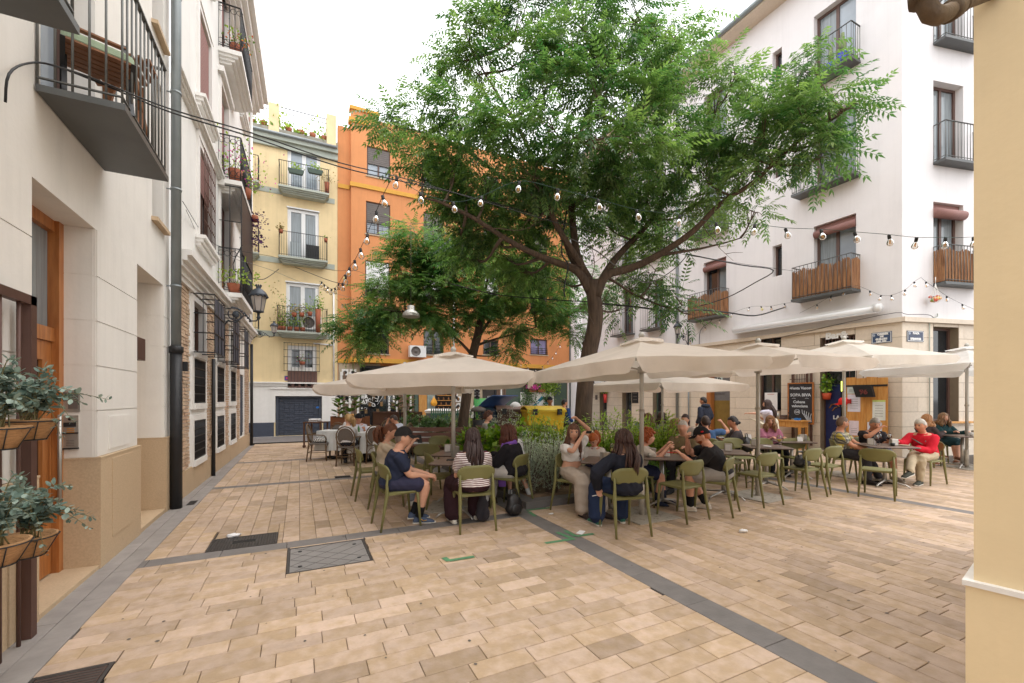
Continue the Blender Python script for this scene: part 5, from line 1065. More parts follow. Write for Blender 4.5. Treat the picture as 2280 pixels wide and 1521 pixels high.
def glass(k, x, y, wine, label, big=1., p=None):
    o = thing('wine_glass', label, 'glass', p or on(k, x, y), group='glasses on the tables'); q = MB(); h = .2*big
    q.lathe([(.033, 0), (.03, .003), (.004, .008), (.004, h*.42), (.02, h*.47), (.041, h*.66), (.038, h*.85), (.032, h)], (0, 0, 0), 16); q.build('bowl', gl, o); q = MB(); q.lathe([(.004, h*.44), (.02, h*.49), (.036, h*.6), (.039, h*.68), (.0, h*.685)], (0, 0, 0), 14); q.build('drink', wine, o)
red = mat('red_wine', (58, 14, 26), .1); wht = mat('white_wine', (214, 190, 96), .1); lem = mat('lemon_drink', (206, 196, 130), .2); orn = mat('orange_drink', (222, 140, 50), .2)
glass(tB, .06, -.0, lem, 'large cocktail glass with lemon and a straw', 1.15); glass(tB, .24, -.02, orn, 'orange cocktail glass beside the blazer', 1.15); glass(tE, .17, -.1, wht, 'glass of white wine'); glass(tG, -.24, -.1, red, 'red wine glass by the plaid shirt'); glass(tG, -.02, .1, red, 'red wine glass in the middle of the three'); glass(tG, .16, .1, red, 'nearly empty red wine glass by the red shirt')
for lab, k, x, y, c, r_, h_ in (('small steel cup on the red haired boy\'s table', tC, -.22, -.12, m_alu, .025, .06), ('glass tumbler by the steel pole', tA2, -.05, .22, m_alu, .03, .09), ('white cup beside the green dress', tJ, .12, -.1, m_upvc, .05, .08), ('pint of beer on the shrub side table', tI, -.1, 0, orn, .03, .1), ('coffee cup by the red wine', tG, .04, -.12, m_iron, .035, .05)):
    q = MB(); q.lathe([(r_*.85, 0), (r_, h_), (r_*.9, h_), (r_*.8, .01)], (0, 0, 0), 14); tag(q.build('cup', c, loc=on(k, x, y)), lab, 'cup')
for lab, k, x, y, s_ in (('white plate with leftovers by the white wine', tE, -.04, -.1, .07), ('folded bread bag under the red cuff', tG, .26, -.1, .08), ('stack of plates on the blue shirt table', tH, .32, .02, .07)):
    q = MB(); q.lathe([(s_*.6, 0), (s_, .014), (s_*.95, .016), (s_*.5, .006)], (0, 0, 0), 18); tag(q.build('plate', m_paper if s_ < .08 else m_beige, loc=on(k, x, y)), lab, 'plate')
for lab, k, x, y in (('menu stand on the red haired boy\'s table', tC, .08, .03), ('menu stand by the steel pole in front of the shawl woman', tF2, .25, .0), ('menu stand beside the pink top', tF, .1, -.1)):
    o = thing('menu_stand', lab, 'menu stand', on(k, x, y), brg(15), group='tent menu stands'); q = MB(); q.hexa([(-.05, -.03, 0), (.05, -.03, 0), (.05, -.024, 0), (-.05, -.024, 0)], [(-.045, .0, .09), (.045, .0, .09), (.045, .006, .09), (-.045, .006, .09)]); q.build('card', m_paper, o); q = MB(); q.hexa([(-.05, .024, 0), (.05, .024, 0), (.05, .03, 0), (-.05, .03, 0)], [(-.045, .007, .09), (.045, .007, .09), (.045, .012, .09), (-.045, .012, .09)]); q.build('holder', m_iron, o)
q = MB(); rbox(q, (0, 0, .005), .037, .075, .004, .01); tag(q.build('phone', m_btxt, loc=on(tB, .16, .06)), 'black phone lying on the cocktail table', 'phone')
q = MB(); rbox(q, (0, 0, .012), .028, .045, .011, .005); tag(q.build('cigarette_packet', m_paper, loc=on(tB, .1, -.16)), 'white cigarette packet by the cocktails', 'packet')
q = MB(); q.tube([(-.06, 0, .02), (-.05, .0, .035), (0, 0, .03), (.05, 0, .035), (.06, 0, .02)], .012, 6); tag(q.build('sunglasses', m_btxt, loc=on(tA, -.1, -.12)), 'dark sunglasses on the table by the steel pole', 'sunglasses')
# ================================================================ bistro corner: cane armchairs, white cloths, trolley, screen
m_rat = mat('rattan', (104, 82, 58), .55, var=.2, sc=20); m_mesh = mat('woven_seat', (112, 104, 98), .7, var=.12, sc=60); m_cloth = mat('white_cloth', (206, 206, 204), .8, var=.05, sc=3)
def cane_chair():
    t = thing('cane_armchair', 'x', 'chair', group='cane bistro chairs')
    q = MB(); ov = [Vector((.21*math.cos(a), -.22-.05*math.sin(a), .68+.25*math.sin(a))) for a in np.linspace(0, 2*math.pi, 21)]; q.tube(ov, .016, 6, cap=False); ov2 = [Vector((p.x*.82, p.y, .68+(p.z-.68)*.82)) for p in ov]; q.tube(ov2, .009, 5, cap=False); q.build('back_frame', m_rat, t)
    q = MB(); k = 20; V = [Vector((0, -.225, .68))]+[Vector((p.x*.98, p.y+.0, .68+(p.z-.68)*.98)) for p in ov2[:-1]]; q.add(V, [(0, i+1, (i+1) % k+1) for i in range(k)]); q.build('backrest', m_mesh, t)
    q = MB(); rbox(q, (0, .02, .44), .225, .225, .018, .06); q.build('seat', m_mesh, t)
    for sx_ in (-1, 1):
        q = MB(); q.tube([(sx_*.2, .2, .46), (sx_*.205, .21, .25), (sx_*.21, .225, 0)], .016, 6); q.build('leg', m_rat, t); q = MB(); q.tube([(sx_*.2, -.23, .7), (sx_*.19, -.2, .44), (sx_*.205, -.25, 0)], .016, 6); q.build('leg', m_rat, t)
        q = MB(); q.tube([(sx_*.21, -.23, .68), (sx_*.26, .0, .67), (sx_*.26, .17, .66), (sx_*.21, .21, .6), (sx_*.2, .2, .45)], .015, 6); q.build('armrest', m_rat, t)
    q = MB()
    for z in (.22,): q.bar((-.2, .215, z), (.2, .215, z), .015, .015); q.bar((-.2, -.225, z), (.2, -.225, z), .015, .015); q.bar((-.2, -.22, z), (-.2, .21, z), .015, .015); q.bar((.2, -.22, z), (.2, .21, z), .015, .015)
    for sx_ in (-1, 1): q.tube([(sx_*.2, .21, .24), (sx_*.12, .21, .36), (0, .21, .41)], .008, 5); q.tube([(sx_*.2, -.22, .24), (sx_*.12, -.21, .36), (0, -.2, .41)], .008, 5)
    q.build('stretcher', m_rat, t); return proto(t)
C0 = None; CANE = {}
for key, lat, d, b, lab in (('a', -4.95, 11.1, 78, 'cane armchair seen from the side with a striped bag on its seat'), ('b', -3.92, 10.35, -6, 'cane armchair under the blonde ponytail woman'), ('c', -3.35, 10.75, -4, 'empty cane armchair with a white cloth behind its open back'), ('d', -4.75, 12.0, -5, 'cane armchair left of the black capped man at the cloth table'), ('e', -4.05, 11.35, 150, 'cane armchair under the black capped man in white'), ('f', -2.95, 11.5, -75, 'cane armchair under the man resting his head'), ('g', -4.7, 13.2, -5, 'cane armchair furthest back by the trolley'), ('h', -3.7, 13.0, 160, 'cane armchair behind the white cloth tables'), ('i', -2.75, 13.4, 190, 'cane armchair in front of the carved screen'), ('j', -2.2, 12.8, 200, 'cane armchair right of the man resting his head'), ('k', -3.2, 13.9, 185, 'cane armchair left of centre before the carved screen'), ('l', -1.9, 11.7, 250, 'cane armchair just behind the wavy ponytail')):
    if C0 is None: C0 = cane_chair(); C0.location = pd(lat, d); C0.rotation_euler.z = brg(b); C0['label'] = lab
    else: dup(C0, pd(lat, d), brg(b), lab, 'cane bistro chairs')
    CANE[key] = (lat, d, b)
def cloth_table(lat, d, b, lab, s=.36, drop=.5):
    root = thing('bistro_table', lab, 'table', pd(lat, d), brg(b), group='white cloth tables'); q = MB(); q.box(-s, s, -s, s, .71, .735); q.build('table_top', m_brown, root); q = MB(); q.box(-.03, .03, -.03, .03, 0, .71); q.box(-.28, .28, -.04, .04, 0, .05); q.box(-.04, .04, -.28, .28, .001, .049); q.build('pedestal', m_iron, root)
    q = MB(); rg = []; e = s+.012
    for z, k in ((.745, .0), (.74, .008), (.6, .02), (.745-drop, .05)):
        r_ = []
        for i in range(40):
            t = i/40*4; sd = int(t); f = t-sd; x, y = [(-1+2*f, -1), (1, -1+2*f), (1-2*f, 1), (-1, 1-2*f)][sd]; wv = 1+k/e*(1+.8*math.sin(i*1.7)*(z < .7)); r_.append(Vector((x*e*wv, y*e*wv, z)))
        rg.append(r_)
    q.loft(rg[::-1], 0, False); o = q.build('tablecloth', m_cloth, loc=pd(lat, d), rz=brg(b)); tag(o, lab.replace('table under', 'cloth:').replace('table', 'cloth of the table'), 'tablecloth', 'white tablecloths')
for a in ((-4.65, 11.55, 5, 'table under a long white cloth left of the capped man'), (-3.6, 11.0, 5, 'table between the two waiters and the ponytail, covered in white'), (-3.05, 12.3, 5, 'table under white linen behind the man resting his head'), (-4.3, 12.7, 5, 'table under white linen furthest back'), (-2.6, 13.0, 5, 'table with white linen before the carved screen')): cloth_table(*a)
q = MB(); q.lathe([(.028, 0), (.03, .1), (.012, .14), (.012, .17)], (0, 0, 0), 10); tag(q.build('bottle', mat('green_bottle', (70, 120, 60), .3), loc=pd(-3.82, 10.78, .745)), 'small green bottle with a yellow cap on the cloth', 'bottle')
tr_ = thing('serving_trolley', 'dark wooden serving trolley on castors with folded linen', 'trolley', pd(-6.1, 14.0), brg(5))
q = MB(); q.box(-.55, .05, -.25, .25, .8, .83); q.build('table_top', m_brown, tr_)
for x in (-.52, .02):
    for y in (-.22, .22): q = MB(); q.box(x-.02, x+.02, y-.02, y+.02, .1, .8); q.lathe([(.05, -.02), (.05, .02)], (x, y, .055), 10, mx=Matrix.Rotation(R(90), 3, 'X')); q.build('leg', m_brown, tr_)
q = MB()
for k in range(5): rbox(q, (-.3+.03*(k % 2), .02*(k % 3), .84+.018*k), .16, .12, .009, .02)
tag(q.build('folded_linen', m_paper, loc=pd(-6.1, 14.0), rz=brg(5)), 'pile of folded white linen on the trolley', 'linen')
bx = thing('wine_crate', 'long brown wooden box stand holding bottles behind the cane chairs', 'crate', pd(-5.15, 13.6), brg(5)); q = MB()
q.box(-.55, .55, -.02, .0, .45, .98); q.box(-.55, .55, .3, .32, .45, .98); q.box(-.57, -.55, -.02, .32, .4, 1.02); q.box(.55, .57, -.02, .32, .4, 1.02); q.box(-.55, .55, 0, .3, .5, .52); q.build('box', m_oak if 0 else mat('walnut', (118, 72, 42), .5, var=.1), bx)
for sx_ in (-.5, .5): q = MB(); q.box(sx_-.03, sx_+.03, .05, .25, 0, .5); q.build('leg', m_brown, bx)
for k in range(7):
    q = MB(); c = m_pine if k < 2 else m_btxt; x = .02+.075*k
    q.lathe([(.034, 0), (.034, .3), (.022, .36), (.03, .4), (.03, .44)] if k < 2 else [(.037, 0), (.037, .34), (.014, .42), (.014, .52)], (0, 0, 0), 10); p = Vector((x, .14, 0)); a = brg(5); o = q.build('pepper_mill' if k < 2 else 'wine_bottle', c, loc=pd(-5.15, 13.6, .65 if k < 2 else .55)+Vector((p.x*math.cos(a)-p.y*math.sin(a), p.x*math.sin(a)+p.y*math.cos(a), 0))); tag(o, ('left', 'right')[k]+' one of the two turned pepper mills in the brown box stand' if k < 2 else ('leftmost', 'second', 'middle', 'fourth', 'rightmost')[k-2]+' of the five dark wine bottles in the brown box stand', 'pepper mill' if k < 2 else 'bottle', 'pepper mills in the box' if k < 2 else 'bottles in the box')
sc_ = thing('folding_screen', 'carved dark wooden folding screen before the bistro window', 'screen', pd(-4.65, 15.2), brg(8))
for k, (x, w, y0, y1) in enumerate(((-.25, .98, 0, .0), (.76, .32, 0, .15), (1.1, .45, .15, .0))):
    q = MB(); q.hexa([(x, y0, .05), (x+w, y1, .05), (x+w, y1+.04, .05), (x, y0+.04, .05)], [(x, y0, 1.12), (x+w, y1, 1.12), (x+w, y1+.04, 1.12), (x, y0+.04, 1.12)]); o = q.build('screen_panel', m_brown, sc_)
    for (a0, a1, z0, z1) in ((.03, w-.03, 1.06, 1.09), (.03, w-.03, .64, .67), (.03, .06, .67, 1.06), (w-.06, w-.03, .67, 1.06), (.03, w-.03, .1, .13)): q = MB(); f = lambda a: (x+a, y0+(y1-y0)*a/w-.014); q.bar((*f(a0), (z0+z1)/2), (*f(a1), (z0+z1)/2), .03, z1-z0) if a1-a0 > .05 else None; (q.build('moulding', m_rust, o) if q.v else None)
    q = MB(); q.lathe([(.0, 0), (.09, .01), (.02, .02)], (x+w/2, (y0+y1)/2-.0, .86), 8, mx=Matrix.Rotation(R(90), 3, 'X') @ Matrix.Diagonal((1, .6, 1))); q.build('rosette', m_rust, o)
    for i in range(5): q = MB(); q.lathe([(.05, 0), (.055, .012), (.02, .014)], (x+w*(i+.5)/5, y0+(y1-y0)*(i+.5)/5-.004, .48), 8, mx=Matrix.Rotation(R(90), 3, 'X')); q.build('fretwork', m_cloth if i % 2 else m_btxt, o)
q = MB()
for x in (-.3, .73): q.box(x, x+.05, -.03, .06, 0, 1.2)
q.build('post', m_btxt, sc_)
# ================================================================ benches, bins, fence
m_bench = mat('bench_wood', (92, 56, 44), .5, var=.25, sc=10, stretch=(1, 6, 6), stain=.4, ssc=5)
def bench(label, lat, d, b, w=1.5):
    root = thing('park_bench', label, 'bench', pd(lat, d), brg(b), group='dark slatted benches')
    for k in range(3): q = MB(); q.hexa([(-w/2, -.2-.03*k, .5+.13*k), (w/2, -.2-.03*k, .5+.13*k), (w/2, -.165-.03*k, .5+.13*k), (-w/2, -.165-.03*k, .5+.13*k)], [(-w/2, -.225-.03*k, .6+.13*k), (w/2, -.225-.03*k, .6+.13*k), (w/2, -.19-.03*k, .6+.13*k), (-w/2, -.19-.03*k, .6+.13*k)]); q.build('back_slat', m_bench, root)
    for k in range(4): q = MB(); q.box(-w/2, w/2, -.16+.11*k, -.07+.11*k, .42, .45); q.build('seat_slat', m_bench, root)
    for sx_ in (-1, 1): q = MB(); x = sx_*(w/2-.2); q.bar((x, -.3, .88), (x, -.17, .42), .05, .02); q.bar((x, -.2, .41), (x, .28, .41), .05, .02); q.bar((x, -.17, .42), (x, -.24, 0), .05, .02); q.bar((x, .25, .41), (x, .28, 0), .05, .02); q.build('leg', m_rail, root)
bench('dark slatted bench with white scratches under the hedge', -1.98, 10.6, 184, 1.6); bench('dark bench end beside the striped shirt woman', -.75, 8.8, 235, 1.2); bench('dark bench in front of the seated curly haired youth', .1, 11.4, 184, 2.2)
mg = mat('green_picket', (58, 104, 84), .6)
fe = thing('picket_fence', 'green picket fence in front of the grocery', 'fence', pd(-2.2, 16.6), brg(4)); pk = MB().box(-.02, .02, -.01, .01, 0, 1.15).mesh('picket', mg)
for k in range(36): put('picket', pk, fe, (-.9+k*.085, 0, .03))
q = MB(); q.box(-.95, 2.2, .01, .04, .25, .3); q.box(-.95, 2.2, .01, .04, .95, 1.0); q.build('rail', mg, fe)
for k, (lat, w) in enumerate(((-2.75, 1.2), (-.75, 1.7))):
    o = thing('freezer_chest', ['flat topped display chest left of the leaning trunk', 'flat topped display chest right of the leaning trunk'][k], 'chest', pd(lat, 17.2), brg(4), group='display chests at the grocery'); q = MB(); q.hexa([(-w/2, -.3, 1.0), (w/2, -.3, 1.0), (w/2, .3, 1.0), (-w/2, .3, 1.0)], [(-w/2-.06, -.34, 1.1), (w/2+.06, -.34, 1.1), (w/2+.06, .34, 1.16), (-w/2-.06, .34, 1.16)]); q.build('lid', m_upvc, o); q = MB(); q.box(-w/2, w/2, -.3, .3, .1, 1.0); q.box(-w/2+.1, w/2-.1, -.25, .25, 0, .1); q.build('body', m_rail, o)
def bin_(label, lat, d, b, c, cl_, openlid=0., w=1.2, dome=False):
    m1 = mat('bin_'+str(c), c, .45, var=.05, stain=.15); m2 = mat('lid_'+str(cl_), cl_, .45, var=.05); o = thing('waste_container', label, 'bin', pd(lat, d), brg(b), group='wheeled waste containers')
    q = MB(); h = w/2; q.hexa([(-h+.1, -.33, .16), (h-.1, -.33, .16), (h-.1, .33, .16), (-h+.1, .33, .16)], [(-h, -.42, 1.18), (h, -.42, 1.18), (h, .42, 1.18), (-h, .42, 1.18)]); q.build('body', m1, o); q = MB(); q.box(-h-.03, h+.03, -.46, .46, 1.16, 1.22); q.build('rim', m1, o)
    q = MB(); V = []; n = 8
    for x in (-h-.02, h+.02):
        for i in range(n+1): t = i/n; V.append(Vector((x, .46-.92*t, 1.23+(.36 if dome else .12)*math.sin(math.pi*min(1, t*.9+.1)))))
    if openlid: V = [Vector((p.x, .46+(p.y-.46)*math.cos(openlid)-(p.z-1.23)*math.sin(openlid)*1, 1.23-(p.y-.46)*math.sin(openlid)+(p.z-1.23)*math.cos(openlid))) for p in V]
    V2 = [p+Vector((0, 0, -.03)) for p in V]; k = n+1; F_ = [(i, i+1, k+i+1, k+i) for i in range(n)]; q.add(V+V2, F_+[tuple(j+2*k for j in f[::-1]) for f in F_]+[(0, k, 3*k, 2*k), (n, 2*k+n, 3*k+n, k+n)]+[(i, 2*k+i, 2*k+i+1, i+1) for i in range(n)]+[(k+i, k+i+1, 3*k+i+1, 3*k+i) for i in range(n)], 0, True); q.build('lid', m2, o)
    for x in (-h*.75, h*.55): q = MB(); q.box(x, x+.14, -.5, -.43, 1.08, 1.26); q.build('handle', m_btxt, o)
    for x in (-h+.2, h-.2):
        for y in (-.25, .25): q = MB(); q.lathe([(.09, -.03), (.09, .03)], (x, y, .09), 12, mx=Matrix.Rotation(R(90), 3, 'Y')); q.build('wheel', m_btxt, o)
bin_('yellow waste container with a yellow lid', .98, 13.7, -12, (206, 172, 34), (214, 184, 54)); bin_('brown waste container between the blue and yellow ones', .05, 14.4, -10, (84, 62, 52), (108, 82, 68)); bin_('dark blue waste container with its lid propped open', -.45, 14.7, -48, (40, 62, 92), (70, 98, 150), R(30)); bin_('green domed container behind the blue lid', -1.02, 16.4, -8, (44, 120, 62), (54, 140, 72), dome=True, w=.8)
q = MB(); q.ell((0, 0, .12), (.2, .14, .15), 12, 8, fn=lambda p: p*(1+.15*noise.noise(p*7))); tag(q.build('rubbish_bag', m_paper, loc=pd(.12, 14.3, 1.2)), 'white rubbish bag stuffed beside the raised blue lid', 'bag')
q = thing('litter_bin', 'black hooded litter bin beside the curly haired youth', 'bin', pd(-.95, 12.2)); b = MB(); b.lathe([(.16, 0), (.17, .95), (.15, .98)], (0, 0, 0), 14); b.build('body', m_btxt, q); b = MB(); b.lathe([(.22, 1.22), (.2, 1.3), (.05, 1.36)], (0, 0, 0), 14); b.build('hood', m_shut, q); b = MB(); b.tube([(-.12, 0, .95), (-.12, 0, 1.24)], .02, 6); b.tube([(.12, 0, .95), (.12, 0, 1.24)], .02, 6); b.build('post', m_btxt, q)
# planters of flowers and leaves on the green wall
for k, x in enumerate((1186, 1206)): u, z = PS.hit(x, 869, .2); o = thing('wall_planter', ['terracotta trough of pink flowers on the trellis', 'terracotta trough of trailing ivy on the trellis'][k], 'planter', PS.p(u, z-.1, .12)); q = MB(); q.box(-.22, .22, -.08, .08, 0, .16); q.build('trough', m_terra, o); n_ = 500; pp_ = np.stack([rng.normal(0, .16 if k == 0 else .38, n_), rng.normal(-.06, .08, n_), rng.normal(.26 if k == 0 else .35, .06 if k == 0 else .2, n_)], 1); scatter('blossoms' if k == 0 else 'leaves', *lf, pp_, rots(rng.normal(0, 1, (n_, 3)), rng.normal(0, 1, (n_, 3))), rng.uniform(.05, .1, n_), mat('magenta_petal', (214, 70, 160), .6) if k == 0 else m_lime, rng.uniform(0, 1, n_), o, kind='stuff')
for k, (x, y, sx_, sz_, mm, nn) in enumerate(((1178, 880, .22, .4, m_hedge, 500), (1225, 862, .3, .25, m_lime, 500), (1218, 900, .16, .4, m_hedge, 300), (1166, 905, .2, .2, m_hedge, 200))):
    u, z = PS.hit(x, y, .15); p_ = PS.p(u, z, .15); o = thing('climbing_plant', ['dark creeper hanging left of the mural', 'variegated creeper at the top right of the trellis', 'creeper hanging over the teal triangle', 'low creeper at the left foot of the mural'][k], 'plant', p_, group='creepers on the green wall'); scatter('leaves', *lf, np.stack([rng.normal(0, sx_, nn), rng.normal(0, .06, nn), rng.normal(0, sz_, nn)], 1), rots(rng.normal(0, 1, (nn, 3)), rng.normal(0, 1, (nn, 3))), rng.uniform(.06, .13, nn), mm, rng.uniform(0, 1, nn), o, kind='stuff')
# ================================================================ people
SK = {'fair': (208, 158, 132), 'tan': (192, 136, 108), 'pink': (216, 162, 138), 'dark': (140, 94, 72)}
def skin(k): return mat('skin_'+k, SK[k], .5, var=.05, sc=25, spec=.35)
def cloth(c, nm=None): return mat('fabric_%d_%d_%d' % c, c, .85, var=.07, sc=9, bump=.25, bsc=14, spec=.2)
def hairm(c): return mat('hair_%d_%d_%d' % c, c, .45, var=.3, sc=40, stretch=(1, 1, .12), spec=.4)
def striped(name, a, b_, scale, axis='Z', th=.5):
    m, nt, b = base_mat(name, .85, 0, .2); L = nt.links; t = N(nt, 'ShaderNodeTexCoord'); w = N(nt, 'ShaderNodeTexWave', Scale=scale, Distortion=.5); w.bands_direction = axis; w.inputs['Detail Scale'].default_value = .6
    r = N(nt, 'ShaderNodeMapRange'); r.inputs['From Min'].default_value = th-.08; r.inputs['From Max'].default_value = th+.08; mx = N(nt, 'ShaderNodeMix', _data_type='RGBA'); mx.inputs['A'].default_value = (*lin(a), 1); mx.inputs['B'].default_value = (*lin(b_), 1)
    L.new(t.outputs['Object'], w.inputs['Vector']); L.new(w.outputs['Fac'], r.inputs['Value']); L.new(r.outputs['Result'], mx.inputs['Factor']); L.new(mx.outputs['Result'], b.inputs['Base Color']); return m
def plaid():
    m, nt, b = base_mat('plaid_fabric', .85, 0, .2); L = nt.links; t = N(nt, 'ShaderNodeTexCoord'); prev = None
    for ax, sc, c, th in (('X', 9, (70, 74, 84), .8), ('Z', 9, (80, 84, 92), .8), ('X', 4.5, (196, 176, 40), .88), ('Z', 4.5, (60, 62, 60), .9)):
        w = N(nt, 'ShaderNodeTexWave', Scale=sc); w.bands_direction = ax; L.new(t.outputs['Object'], w.inputs['Vector']); r = N(nt, 'ShaderNodeMapRange'); r.inputs['From Min'].default_value = th-.06; r.inputs['From Max'].default_value = th+.06; r.inputs['To Max'].default_value = .85
        mx = N(nt, 'ShaderNodeMix', _data_type='RGBA'); mx.inputs['B'].default_value = (*lin(c), 1); mx.inputs['A'].default_value = (*lin((196, 192, 180)), 1); L.new(w.outputs['Fac'], r.inputs['Value']); L.new(r.outputs['Result'], mx.inputs['Factor'])
        if prev: L.new(prev, mx.inputs['A'])
        prev = mx.outputs['Result']
    L.new(prev, b.inputs['Base Color']); return m
REMESH = []
def ik(a, t, l1, l2, pole):
    a = Vector(a); t = Vector(t); d = t-a; L = min(d.length, (l1+l2)*.995); dn = d.normalized(); t = a+dn*L; x = (l1*l1-l2*l2+L*L)/(2*L); h = math.sqrt(max(0, l1*l1-x*x)); p = Vector(pole); p = p-dn*p.dot(dn)
    p = p.normalized() if p.length > 1e-5 else Vector((0, 0, -1)); return a+dn*x+p*h, t
def chain(B, pts, rs, n=10, sub=3, m=0, flat=1.):
    P = [Vector(p) for p in pts]; q = []; rr = []
    for i in range(len(P)-1):
        for k in range(sub): f = k/sub; q.append(P[i].lerp(P[i+1], f)); rr.append(rs[i]+(rs[i+1]-rs[i])*f)
    q.append(P[-1]); rr.append(rs[-1])
    s = [q[0]]+[(q[i-1]+q[i]*4+q[i+1])/6 for i in range(1, len(q)-1)]+[q[-1]]
    # rounded ends
    d0 = (s[0]-s[1]).normalized(); d1 = (s[-1]-s[-2]).normalized(); s = [s[0]+d0*rr[0]*.6]+s+[s[-1]+d1*rr[-1]*.6]; rr = [rr[0]*.55]+rr+[rr[-1]*.55]
    B.tube(s, rr, n, m, True, flat)
def headfn(fat=0., f=False):
    def fn(p):
        x, y, z = p; k = max(0, -z/.118)
        x *= 1-(.36 if f else .27-fat*.3)*k**1.6; y *= (1-.55*k**1.3 if y < 0 else 1-.10*k**2)
        if y > 0:
            e = math.exp; w = y/.093
            y += w*(.024*e(-(x/.013)**2)*e(-((z+.022)/.02)**2)+.012*e(-(x/.010)**2)*e(-((z-.005)/.02)**2)-.011*(e(-((abs(x)-.032)/.014)**2))*e(-((z-.014)/.012)**2)+.005*e(-(x/.024)**2)*e(-((z+.062)/.008)**2)+.004*e(-(x/.03)**2)*e(-((z+.1)/.015)**2)+.003*e(-((z-.036)/.012)**2))
            y -= w*.004*e(-(x/.02)**2)*e(-((z+.052)/.004)**2)
        else: y *= 1.06
        return Vector((x, y, z))
    return fn
def person(label, place, sex='m', sk='fair', sc=1., sit=True, lean=8, side=0, head=(0, 0), R_=None, L_=None, fR=None, fL=None, eR=None, eL=None, top=('short', (40, 44, 60)), bot=('trousers', (40, 40, 46)), shoe=(60, 60, 64), hair=('short', (60, 44, 36)), fat=0., near=True, cap=None, beard=None, db=None, fwd=0., glasses=False, sock=None, name='person', yaw2=0, seat=.455):
    if isinstance(place, str): lat, d, b = (CHAIRS.get(place) or CANE[place]); p0 = pd(lat, d)
    else: lat, d, b = place; p0 = pd(lat, d)
    if db is not None: b = db
    root = thing(name, label, 'person', p0, brg(b)); f = sex == 'f'; vx = .0085 if near else .013
    hipz = seat+.085*sc if sit else .90*sc; P = Vector((0, -.09*sc+fwd if sit else 0, hipz)); la, sa = R(lean), R(side); ax = Vector((math.sin(sa), math.sin(la), math.cos(la))).normalized(); X = Vector((1, 0, 0)); X = (X-ax*X.dot(ax)).normalized(); Yf = ax.cross(X)
    q = Matrix.Rotation(R(-yaw2), 3, 'Z'); XS = (q @ X); T = (.425 if sit else .5)*sc*(.97 if f else 1.); Nk = P+ax*T; shw = (.15 if f else .178)*sc*(1+fat*.35)
    SH = {s: P+ax*(T-.062*sc)+XS*s*shw for s in (1, -1)}; hx = .088*sc; HIP = {s: P+Vector((s*hx, .0, -.0)) for s in (1, -1)}
    hy, hp = R(head[0]), R(head[1]); hd = (ax*.75+Vector((0, .12, .5))).normalized(); Hc = Nk+hd*.152*sc+Yf*.02*sc
    HM = Matrix.Translation(Hc) @ Matrix.Rotation(-hy, 4, 'Z') @ Matrix.Rotation(-hp, 4, 'X') @ Matrix.Diagonal((sc**.5*1.06, sc**.5*1.06, sc**.5*1.06, 1)); H3 = lambda p: HM @ Vector(p)
    ua, fa = .285*sc, .25*sc; th, shn = .43*sc, .42*sc
    R_ = Vector(R_ or (.2, .3, .7)); L_ = Vector(L_ or (-.2, .3, .7))
    EL, WR = {}, {}
    for s, t, pole in ((1, R_, eR), (-1, L_, eL)): EL[s], WR[s] = ik(SH[s], t, ua, fa, pole or (s*.22, -.25, -1))
    KN, AN = {}, {}
    for s, t in ((1, fR), (-1, fL)): t = Vector(t or ((s*.12, .36, .09) if sit else (s*.09, .02, .09))); KN[s], AN[s] = ik(HIP[s], t, th, shn, (s*.15, .8, 1 if sit else .2))
    g = lambda r: r*sc*(1+fat)
    def torso(B, inf, z0, z1, n=20):
        prof = [(-.10, .10, .085), (-.03, .172, .118), (.08, .165, .112), (.2, .135, .1), (.32, .15, .112), (.42, .152, .1), (.47, .125, .08), (.5, .055, .058)] if f else [(-.10, .10, .085), (-.03, .165, .118), (.08, .16, .115), (.2, .155, .11), (.32, .175, .122), (.42, .18, .108), (.47, .14, .085), (.5, .062, .066)]
        rg = []
        for t, w, dd in prof:
            if t < z0-1e-6 or t > z1+1e-6: continue
            k = t/.5; c = P+ax*(t*T/.5)+Yf*(.012*math.sin(k*3)); wv = (w*(1+fat*.6)+inf)*sc; dv = (dd*(1+fat*1.1*(t < .36))+inf)*sc; XX = X.lerp(XS, max(0, min(1, k))); 
            rg.append([c+XX*wv*math.copysign(abs(math.cos(a))**.85, math.cos(a))+Yf*(dv*math.copysign(abs(math.sin(a))**.9, math.sin(a))+(.02*sc*(f and .25 < t < .38)*max(0, math.sin(a)))+fat*.06*(t < .3)*max(0, math.sin(a))) for a in np.linspace(0, 2*math.pi, n, False)])
        B.loft(rg)
    B = MB(); torso(B, -.004, -.2, .5)
    chain(B, [Nk-ax*.05*sc, Nk+ax*.03*sc, Hc-Vector((0, 0, .05*sc))], [g(.062), g(.054 if not f else .046), g(.052)], 12)
    B.ell((0, 0, 0), (.075*(1+fat*.25), .092, .116), 30, 24, fn=headfn(fat, f)); k0 = len(B.v)-31*0
    nv = 30*25; B.v[-nv:] = [tuple(H3(p)) for p in B.v[-nv:]]
    for s in (1, -1): k = len(B.v); B.ell((0, 0, 0), (.011, .02, .031), 10, 8); B.v[k:] = [tuple(H3(Vector(p)+Vector((s*.077, -.008, -.005)))) for p in B.v[k:]]
